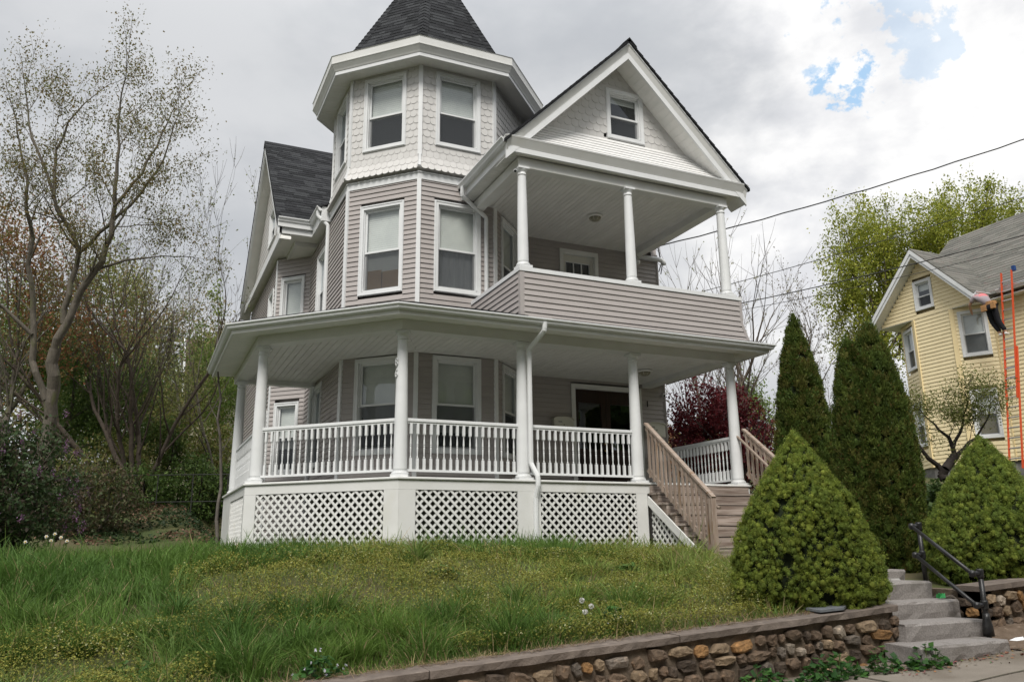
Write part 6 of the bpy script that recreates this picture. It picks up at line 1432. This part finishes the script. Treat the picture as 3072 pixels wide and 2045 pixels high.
mb = MB(); mb.prism([(mxe+.4, 7.7, 6.4), (2*mxr-mxe-.4, 7.7, 6.4), (mxr, 7.7, mzr-.25)], (0, -.15, 0)); mb.prism([(mxe+.4, -9.0, 6.4), (2*mxr-mxe-.4, -9.0, 6.4), (mxr, -9.0, mzr-.25)], (0, .15, 0)); mb.build('gable_wall', YEL, N)
SH0 = SHG; SHG = GRS
v = V3(mxr-mxe, 0, mzr-mze); Ls = np.linalg.norm(v); v /= Ls; u = V3(0, -1, 0)
shingles(N, R2, (mxe, 7.9, mze+.004), u, v, np.cross(u, v), Ls, lambda s: (0, 12.5), expo=.19, lo=.35, hi=.8)
v = V3(0, 1, sl_); Ls = np.linalg.norm(v)*2.08; v /= np.linalg.norm(v); u = V3(1, 0, 0)
shingles(N, R1, (NX-.42, YC-2.08, zn(YC-2.08)+.004), u, v, np.cross(u, v), Ls, lambda s: (0, 1.9+1.3*s/Ls), expo=.19, lo=.35, hi=.8)
SHG = SH0
for sg in (-1, 1):
    ye = YC+sg*2.08
    for o0, o1, x0, x1, nm, m in ((.04, .20, NX-.43, NX-.40, 'rake_board', WHITE2), (.19, .33, NX-.40, NX-.36, 'rake_board', WHITE2), (.30, .32, NX-.38, NX+.02, 'rake_soffit', SOFF)):
        P = [(x0, YC, gpk-o0), (x0, ye, zn(ye)-o0), (x0, ye, zn(ye)-o1), (x0, YC, gpk-o1)]; MB().prism(P if sg > 0 else P[::-1], (x1-x0, 0, 0)).build(nm, m, N)
mb = MB(); mb.prism([(NX-.01, YC-2.0, 6.40), (21.3, YC-2.0, 6.40), (21.3, YC+2.0, 6.40), (NX-.01, YC+2.0, 6.40)], (0, 0, .02)); mb.build('bay_soffit', SOFF, N)
gp = [(o, zz) for o, zz in gprof]
mb = MB(); mb.sweep([(NX-.40, YC-2.07), (21.2, YC-2.07)], [(o, 6.51+zz) for o, zz in gp]); mb.build('gutter', WHITE2, N)
mb = MB(); mb.sweep([(mxe+.02, 3.6), (mxe+.02, -9.4)], [(o, 6.53+zz) for o, zz in gp]); mb.build('gutter', WHITE2, N)
mb = MB(); mb.box((mxe+.03, -9.3, 6.40), (21.3, 3.9, 6.43)); mb.build('eave_soffit', SOFF, N)
ch = MB(); ch.box((24.6, .15, 9.6), (25.3, .85, 12.2)); CHM = ch.build('chimney', mat('red_brick', (.36, .085, .05), (.26, .06, .04), 8, .9, .4, 40), N); mb = MB(); mb.box((24.54, .09, 12.2), (25.36, .91, 12.32)); mb.build('chimney_cap', mat('dark_cap', (.05, .05, .05)), CHM)
mb = MB(); mb.tube([(20.55, 5.4, 1.42), (20.36, 5.4, 1.40)], .06, 8); mb.build('vent_pipe', WHITE2, N)
flush_pieces()
# ---------------- ladder and roofer
LAD = thing('extension_ladder', (20.0, 3.5, .9), 'long orange extension ladder leaning on the yellow house gutter', 'ladder')
ORG_ = mat('orange_fibreglass', (.60, .085, .03), rough=.4); ALU = mat('aluminium', (.55, .55, .56), rough=.35, metal=.7)
lb, lt = V3(19.7, 3.30, .95), V3(20.60, 3.16, 7.10); ld = (lt-lb)/np.linalg.norm(lt-lb); lu = V3(0, -1, 0); ln = np.cross(ld, lu)
for nm, z0, z1, hw, o in (('base_section', 0, .60, .20, 0.0), ('fly_section', .34, 1.0, .17, -.055)):
    A, Bq = lb+(lt-lb)*z0+ln*o, lb+(lt-lb)*z1+ln*o
    for s in (-1, 1):
        mb = MB(); mb.bar(A+lu*hw*s, Bq+lu*hw*s, .026, .065, up=ln); mb.build('ladder_rail', ORG_, LAD)
    n = int(np.linalg.norm(Bq-A)/.305)
    for k in range(1, n):
        p = A+(Bq-A)*k/n; mb = MB(); mb.tube([p-lu*hw, p+lu*hw], .022, 6); mb.build('rung', ALU, LAD)
mb = MB(); mb.box(tuple(lt+V3(-.05, -.26, -.02)), tuple(lt+V3(.05, -.17, .14))); mb.build('end_cap', mat('blue_rubber', (.02, .06, .20), rough=.5), LAD)
sp = lt-ld*.45; mb = MB(); mb.tube([sp+lu*-.3, sp+lu*.5, sp+lu*.95+V3(.1, 0, .06), sp+lu*1.2+V3(.35, 0, .05), sp+lu*1.25+V3(.55, 0, .0)], .025, 8); mb.build('stand_off_bar', ALU, LAD, smooth=True)
def skinned(name, joints, bones, m, parent, lvl=2):
    me = bpy.data.meshes.new(name); keys = list(joints); c = np.array(ORG[parent.name]); me.from_pydata([tuple(np.array(joints[k][0])-c) for k in keys], [(keys.index(a), keys.index(b)) for a, b in bones], []); o = bpy.data.objects.new(name, me); COL.objects.link(o)
    md = o.modifiers.new('skin', 'SKIN')
    for i, k in enumerate(keys): me.skin_vertices[0].data[i].radius = (joints[k][1], joints[k][1] if len(joints[k]) < 3 else joints[k][2])
    me.skin_vertices[0].data[0].use_root = True
    s = o.modifiers.new('sub', 'SUBSURF'); s.levels = lvl; s.render_levels = lvl
    dg = bpy.context.evaluated_depsgraph_get(); m2 = bpy.data.meshes.new_from_object(o.evaluated_get(dg)); bpy.data.objects.remove(o); m2.materials.clear(); m2.materials.append(m)
    for p in m2.polygons: p.use_smooth = True
    o2 = bpy.data.objects.new(name, m2); COL.objects.link(o2); o2.parent = parent; ORG[o2.name] = c; return o2
fz = 5.05; on = lambda z: lb+ld*((z-lb[2])/ld[2])
ft = on(fz); pel = V3(ft[0]-.30, 3.47, fz+.95)
PN = thing('person', (ft[0]-.1, 3.6, fz), 'person in a pink-grey shirt and black trousers bending over the gutter from the ladder', 'person')
SKIN = mat('skin', (.42, .25, .17), (.38, .22, .15), 20, .55); SHIRT = mat('faded_pink_grey_shirt', (.36, .27, .27), (.28, .25, .27), 3, .85, stain=((.55, .16, .17), 2.0, .55, .6)); TROU = mat('black_trousers', (.012, .012, .016), rough=.9); BELT = mat('tan_tool_belt', (.42, .22, .09), (.3, .16, .07), 8, .8); SHOE = mat('white_shoe', (.7, .68, .66), rough=.7); HAIR = mat('dark_hair', (.02, .016, .014), rough=.8)
sh = pel+V3(.06, .36, .42); hd = sh+V3(.16, .12, .15)
lhip, rhip = pel+V3(0, .09, -.03), pel+V3(0, -.09, -.03); lk, rk = pel+V3(.12, .11, -.48), pel+V3(.08, -.10, -.48); la, ra_ = V3(ft[0]-.13, 3.42, fz+.07), V3(ft[0]-.13, 3.25, fz+.07)
ls, rs_ = sh+V3(-.12, .10, -.02), sh+V3(.14, -.04, .06); le, re = ls+V3(.0, .20, -.20), rs_+V3(.20, .12, -.12); lh, rh = ls+V3(.14, .26, -.40), rs_+V3(.22, .22, -.34)
BODY = skinned('body', {'p': (pel, .13, .11), 'w': (pel+V3(.02, .16, .22), .125, .105), 's': (sh, .12, .10), 'n': (sh+V3(.10, .06, .07), .055), 'h1': (hd, .085, .085), 'h2': (hd+V3(.05, .05, -.02), .075), 'ls': (ls, .062), 'le': (le, .045), 'lh': (lh, .032), 'lf': (lh+V3(.04, .01, -.08), .025), 'rs': (rs_, .062), 're': (re, .045), 'rh': (rh, .032), 'rf': (rh+V3(.05, .02, -.06), .025), 'lhp': (lhip, .095), 'lk': (lk, .065), 'la': (la, .045), 'lt': (la+V3(.13, 0, -.03), .04), 'rhp': (rhip, .095), 'rk': (rk, .065), 'ra': (ra_, .045), 'rt': (ra_+V3(.13, 0, -.03), .04)},
    [('p', 'w'), ('w', 's'), ('s', 'n'), ('n', 'h1'), ('h1', 'h2'), ('s', 'ls'), ('ls', 'le'), ('le', 'lh'), ('lh', 'lf'), ('s', 'rs'), ('rs', 're'), ('re', 'rh'), ('rh', 'rf'), ('p', 'lhp'), ('lhp', 'lk'), ('lk', 'la'), ('la', 'lt'), ('p', 'rhp'), ('rhp', 'rk'), ('rk', 'ra'), ('ra', 'rt')], SKIN, PN)
skinned('shirt', {'p': (pel+V3(.02, .03, .05), .145, .125), 'w': (pel+V3(.02, .16, .22), .16, .14), 's': (sh, .17, .14), 'ls': (ls, .085), 'le': (ls+(le-ls)*.7, .07), 'rs': (rs_, .085), 're': (rs_+(re-rs_)*.7, .07)}, [('p', 'w'), ('w', 's'), ('s', 'ls'), ('ls', 'le'), ('s', 'rs'), ('rs', 're')], SHIRT, PN)
skinned('trousers', {'p': (pel, .145, .125), 'lhp': (lhip, .11), 'lk': (lk, .085), 'la': (la+V3(0, 0, .05), .07), 'rhp': (rhip, .11), 'rk': (rk, .085), 'ra': (ra_+V3(0, 0, .05), .07)}, [('p', 'lhp'), ('lhp', 'lk'), ('lk', 'la'), ('p', 'rhp'), ('rhp', 'rk'), ('rk', 'ra')], TROU, PN)
for q, nm in ((la, 'shoe'), (ra_, 'shoe')): skinned(nm, {'a': (q+V3(-.05, 0, -.02), .05), 'b': (q+V3(.14, 0, -.035), .045)}, [('a', 'b')], SHOE, PN)
mb = MB(); n = 14; V = []
for z, r in ((-.02, .175), (.085, .17)):
    for k in range(n): t = 2*math.pi*k/n; V.append(pel+V3(math.cos(t)*r*.85+.02, math.sin(t)*r, .06+z))
mb.add(V, [(k, (k+1) % n, n+(k+1) % n, n+k) for k in range(n)]); mb.box(tuple(pel+V3(-.18, .06, -.14)), tuple(pel+V3(-.08, .22, .05))); mb.box(tuple(pel+V3(-.18, -.22, -.12)), tuple(pel+V3(-.09, -.10, .05))); mb.build('tool_belt', BELT, PN)
skinned('hair', {'a': (hd+V3(.0, .0, .035), .085), 'b': (hd+V3(.04, .05, .045), .078)}, [('a', 'b')], HAIR, PN)

# ---------------- the brown-roofed house beyond the woods on the left
CREAM = mat('cream_siding', (.60, .56, .42), (.52, .48, .36), 3, .6); BRR = mat('brown_roof_shingle', (.115, .080, .068), (.075, .052, .045), 9, .9, .4, 40, stretch=(1, 1, 3))
FH = thing('cream_house', (0, 30, 0), 'distant cream house with a brown roof, half hidden by the trees on the left', 'house')
mb = MB(); mb.box((-1.9, 28.4, .2), (6, 36, 5.7)); fw = mb.build('wall', CREAM, FH)
fs_ = Face((-1.9, 28.4), (6, 28.4)); siding(FH, fw, fs_, .6, 5.55, [], CREAM, .16, t1=3.0)
slab([(-2.2, 27.95, 5.6), (6.3, 27.95, 5.6), (6.3, 31.8, 9.6), (-2.2, 31.8, 9.6)], .12, BRR, 'roof', FH); slab([(-2.2, 31.8, 9.6), (6.3, 31.8, 9.6), (6.3, 36.2, 5.6), (-2.2, 36.2, 5.6)], .12, BRR, 'roof', FH)
mb = MB(); mb.box((-2.25, 27.9, 5.45), (6.3, 27.98, 5.62)); mb.build('eave_fascia', WHITE2, FH); mb = MB(); mb.prism([(-2.26, 27.95, 5.5), (-2.26, 31.8, 9.5), (-2.26, 31.8, 9.7), (-2.26, 27.95, 5.7)], (.1, 0, 0)); mb.build('rake_board', WHITE2, FH)
# cross gable at right, lower wing at left
mb = MB(); mb.prism([(-.4, 27.2, .3), (3.2, 27.2, .3), (3.2, 27.2, 5.4), (1.4, 27.2, 7.6), (-.4, 27.2, 5.4)], (0, 2, 0)); mb.build('bay_wall', CREAM, FH)
for s in (-1, 1):
    a = (1.4, 26.8, 7.85); b = (1.4+s*2.3, 26.8, 5.3); mb = MB(); mb.prism([a, b, (b[0], 26.8, b[2]-.22), (1.4, 26.8, 7.6)], (0, .06, 0)); mb.build('rake_board', WHITE2, FH); slab([(1.4, 26.8, 7.9), (1.4+s*2.35, 26.8, 5.3), (1.4+s*2.35, 31, 5.3), (1.4, 31, 7.9)], .08, BRR, 'gable_roof', FH)
window(FH, Face((-.4, 27.2), (3.2, 27.2)), .5, 1.3, 3.3, 5.0, slat=.08, depth=.1); window(FH, Face((-1.9, 28.4), (6, 28.4)), .15, .95, 1.5, 3.0, slat=.08, depth=.1)
mb = MB(); mb.box((-4.6, 29, .2), (-1.91, 33, 4.3)); mb.build('wing_wall', CREAM, FH); slab([(-4.9, 28.6, 4.3), (-1.9, 28.6, 5.0), (-1.9, 33.4, 5.0), (-4.9, 33.4, 4.3)], .1, BRR, 'wing_roof', FH); mb = MB(); mb.prism([(-4.9, 28.55, 4.12), (-1.9, 28.55, 4.82), (-1.9, 28.55, 5.0), (-4.9, 28.55, 4.3)], (0, .06, 0)); mb.build('rake_board', WHITE2, FH)
window(FH, Face((-4.6, 29), (-1.91, 29)), 1.5, 2.3, 2.3, 3.6, slat=.08, depth=.1)
flush_pieces()
# chain-link fence along the bank
FN = thing('metal_fence', (-3.5, 14.2, .0), 'low dark metal rail fence along the bank behind the left lawn', 'fence'); FM_ = mat('dark_fence_metal', (.03, .03, .028), rough=.6)
fp = lambda x: V3(x, 14.9-.42*(x+5.1), 0)
for k in range(8):
    x = -7.0+.95*k; p = fp(x); g = float(gz(p[0], p[1])); mb = MB(); mb.tube([(p[0], p[1], g-.1), (p[0], p[1], 1.10)], .016, 6); mb.build('fence_post', FM_, FN)
a, b = fp(-7.0), fp(-.35)
for z in (1.09, .30): mb = MB(); mb.tube([(a[0], a[1], z), (b[0], b[1], z+.02)], .014, 6); mb.build('fence_rail', FM_, FN)
# ---------------- wires
WM = mat('black_cable', (.02, .02, .02), rough=.6)
def wire(a, b, sag, r, label, wig=.0, extra=None):
    a, b = np.array(a, float), np.array(b, float); P = []
    for k in range(33):
        t = k/32; p = a+(b-a)*t; p[2] -= sag*4*t*(1-t); p = p+V3(0, 0, wig*math.sin(k*2.3)); P.append(p)
    mb = MB(); mb.tube(P, r, 5); 
    if extra: [mb.tube(e, r*.8, 5) for e in extra]
    o = mb.build('utility_wire', WM, smooth=True); o['label'] = label; o['category'] = 'wire'; return o
wire((7.36, 3.1, 6.0), (21.0, -5.6, 10.6), .35, .016, 'thick service cable running from the house corner up to the upper right', .010, [[(7.36, 3.1, 6.0), (7.42, 3.05, 5.5), (7.33, 3.0, 5.25)], [(7.36, 3.1, 5.98), (7.5, 3.2, 5.6), (7.36, 3.12, 5.35)]])
wire((13.0, 12.0, 7.6), (24.0, -1.2, 10.4), .25, .013, 'thin wire crossing the lime-green trees, second from the top')
wire((13.5, 11.5, 7.05), (22.8, -.6, 8.62), .25, .018, 'thick dark wire crossing the yellow gable')
wire((13.5, 11.4, 6.85), (22.8, -.6, 8.25), .30, .010, 'thin wire sagging below the dark one across the yellow gable')

# ---------------- fittings hung on the house
def cat(o, label, c, group=None): o['label'] = label; o['category'] = c; (o.__setitem__('group', group) if group else None); return o
CREAMM = mat('ivory_painted_metal', (.66, .64, .56), rough=.45)
def mailbox(x, lab, z=1.30):
    B = thing('mailbox', (x, 3.0, z), lab, 'mailbox'); y0, y1 = 2.985, 3.09; w = .235; V = []; n = 8
    prof = [(-w, 0), (w, 0), (w, .27)]+[(w*math.cos(math.pi*k/n*.999), .27+.055*math.sin(math.pi*k/n)) for k in range(1, n)]+[(-w, .27)]
    MB().prism([(x+a, y0, z+b) for a, b in prof], (0, y1-y0, 0)).build('box', CREAMM, B)
    lid = [(-w-.02, .265)]+[((w+.02)*math.cos(math.pi*(1-k/n)), .272+.06*math.sin(math.pi*k/n)) for k in range(1, n)]+[(w+.02, .265)]
    MB().prism([(x+a, y0-.03, z+b) for a, b in lid]+[(x+a*.97, y0-.03, z+b-.014) for a, b in lid[::-1]], (0, y1-y0+.03, 0)).build('lid', CREAMM, B)
    MB().box((x-w*.86, y0-.006, z+.03), (x+w*.86, y0-.002, z+.235)).build('door', CREAMM, B)
    MB().tube([(x, y0-.012, z+.15), (x, y0-.004, z+.15)], .014, 8).build('lock', mat('dark_lock', (.08, .05, .03), rough=.5) if 'dark_lock' not in bpy.data.materials else bpy.data.materials['dark_lock'], B)
    letter('MAIL', .042, (x-.09, y0-.008, z+.215), (1, 0, 0), (0, 0, 1), BLACKM, 'lettering', B, .001)
    return B
mailbox(4.56, 'ivory mailbox with arched lid on the wall left of the dark front door'); mailbox(6.95, 'ivory mailbox on the wall right of the front door, partly behind the stair rail')
nm = letter('1', .20, (6.80, 3.078, 2.05), (1, 0, 0), (0, 0, 1), BLACKM, 'unit_number', None, .008); cat(nm, 'black house number 1 on the taupe wall above the right mailbox', 'house number')
def ceil_light(x, y, z, lab):
    B = thing('ceiling_light', (x, y, z), lab, 'light'); MB().lathe([(.10, 0), (.165, -.012), (.165, -.035), (.14, -.05)][::-1], (x, y, z), 16).build('lamp_base', CEIL, B)
    MB().lathe([(.02, -.125), (.075, -.115), (.115, -.085), (.13, -.05)], (x, y, z), 16).build('lamp_shade', LAMPG, B, smooth=True)
    mb = MB()
    for k in range(8): t = k*math.pi/4; mb.tube([(x+.135*math.cos(t), y+.135*math.sin(t), z-.045), (x+.12*math.cos(t), y+.12*math.sin(t), z-.087), (x+.078*math.cos(t), y+.078*math.sin(t), z-.119)], .0035, 4)
    mb.build('lamp_cage', CREAMM, B, kind='stuff'); return B
ceil_light(4.63, 1.46, 5.717, 'caged ceiling light under the balcony roof'); ceil_light(5.86, 1.73, 2.507, 'caged ceiling light under the porch roof beside the door')
def camera_(x, y, z, d, lab):
    B = thing('security_camera', (x, y, z), lab, 'camera'); d = np.array(d, float); d /= np.linalg.norm(d); p = V3(x, y, z)
    MB().tube([p-d*.07, p-d*.05, p+d*.04, p+d*.05], [.02, .034, .034, .028], 10).build('housing', WHITE2, B, smooth=True); MB().tube([p+d*.05, p+d*.054], .026, 10).build('lens', BLACKM, B); MB().tube([p-d*.02, p-d*.02+V3(.06, .02, .03), p-d*.02+V3(.10, .03, .04)], .012, 6).build('bracket', WHITE2, B)
camera_(1.97, -.26, 5.47, (-.35, -.85, -.35), 'small white security camera beside the left balcony column'); camera_(7.22, 3.02, 2.28, (-.2, -.9, -.5), 'small white security camera under the porch roof at the house corner')

# ---------------- houses across the street, seen in reflections; trees added to block low sky
def plain_house(x, y, w, d, eave, ridge, m, roofm, label):
    z = float(walk_z(x))-.2; B = thing('house', (x, y, z), label, 'house'); 
    MB().box((x-w/2, y-d, z-.3), (x+w/2, y, z+eave)).build('wall', m, B); F = Face((x+w/2, y), (x-w/2, y))
    for s in (-1, 1): slab([(x-w/2-.4, y-d/2, z+ridge), (x+w/2+.4, y-d/2, z+ridge), (x+w/2+.4, y-d/2+s*(d/2+.4), z+eave-.2), (x-w/2-.4, y-d/2+s*(d/2+.4), z+eave-.2)], .15, roofm, 'roof', B)
    for s in (-1, 1): MB().prism([(x+s*(w/2-.1), y, z+eave), (x+s*(w/2-.1), y-d, z+eave), (x+s*(w/2-.1), y-d/2, z+ridge-.2)], (s*.08, 0, 0)).build('gable', m, B)
    for k in range(3):
        for zz in (1.0, 3.8):
            t = w*(.18+.32*k); f = MB(); F.box(f, t-.5, t+.5, z+zz, z+zz+1.6, 0, .04); fr = f.build('window', WHITE2, B); g = MB(); F.box(g, t-.4, t+.4, z+zz+.1, z+zz+1.5, .041, .045); g.build('pane', bpy.data.materials['dark_glass'] if 'dark_glass' in bpy.data.materials else mat('dark_glass', (.03, .035, .04), rough=.1), fr)
    return B
plain_house(-13, -25, 10, 9, 6.4, 10.5, VINYL, BRR, 'white house across the street behind the photographer'); plain_house(2, -26, 9, 9, 6.2, 10.2, CREAM, SHG[1], 'cream house straight across the street'); plain_house(16, -25, 9, 9, 6.4, 10.4, VINYL, SHG[1], 'white house across the street to the right'); plain_house(-29, -26, 10, 9, 6, 9.6, CREAM, BRR, 'cream house across the street far to the left')
for x, y, L in ((-21, -20.5, 7.2), (-5, -21, 7.6), (9.5, -20.5, 7.4), (24, -21, 7.8)):  # unseen trees set close to keep low sky out of the porch
    tree('street_blocker_tree', 'leafing tree added out of view to block low sky, across the road %s' % {-21: 'between the two left-hand houses', -5: 'left of the cream house', 9.5: 'right of the cream house', 24: 'beyond the last house on the right'}[x], (x, y, float(walk_z(x))-.2), L, .3, WOODS, 3600, FRESH, .26, 'brown', 3, .55)
for k, x in enumerate((-44, -33, -24, -15, -7, 1, 9, 17, 26, 36, 47)):  # unseen tree row added to darken the porch interior
    tree('backyard_blocker_tree', 'big dense tree added out of view to block low sky behind the houses across the street, %s from the left' % ('first second third fourth fifth sixth seventh eighth ninth tenth eleventh'.split()[k]), (x, -37+3*(k % 2), -2.5), 9.5, .45, WOODS, 3000, DEEP, .60, 'brown', 3, .7)
flush_pieces()
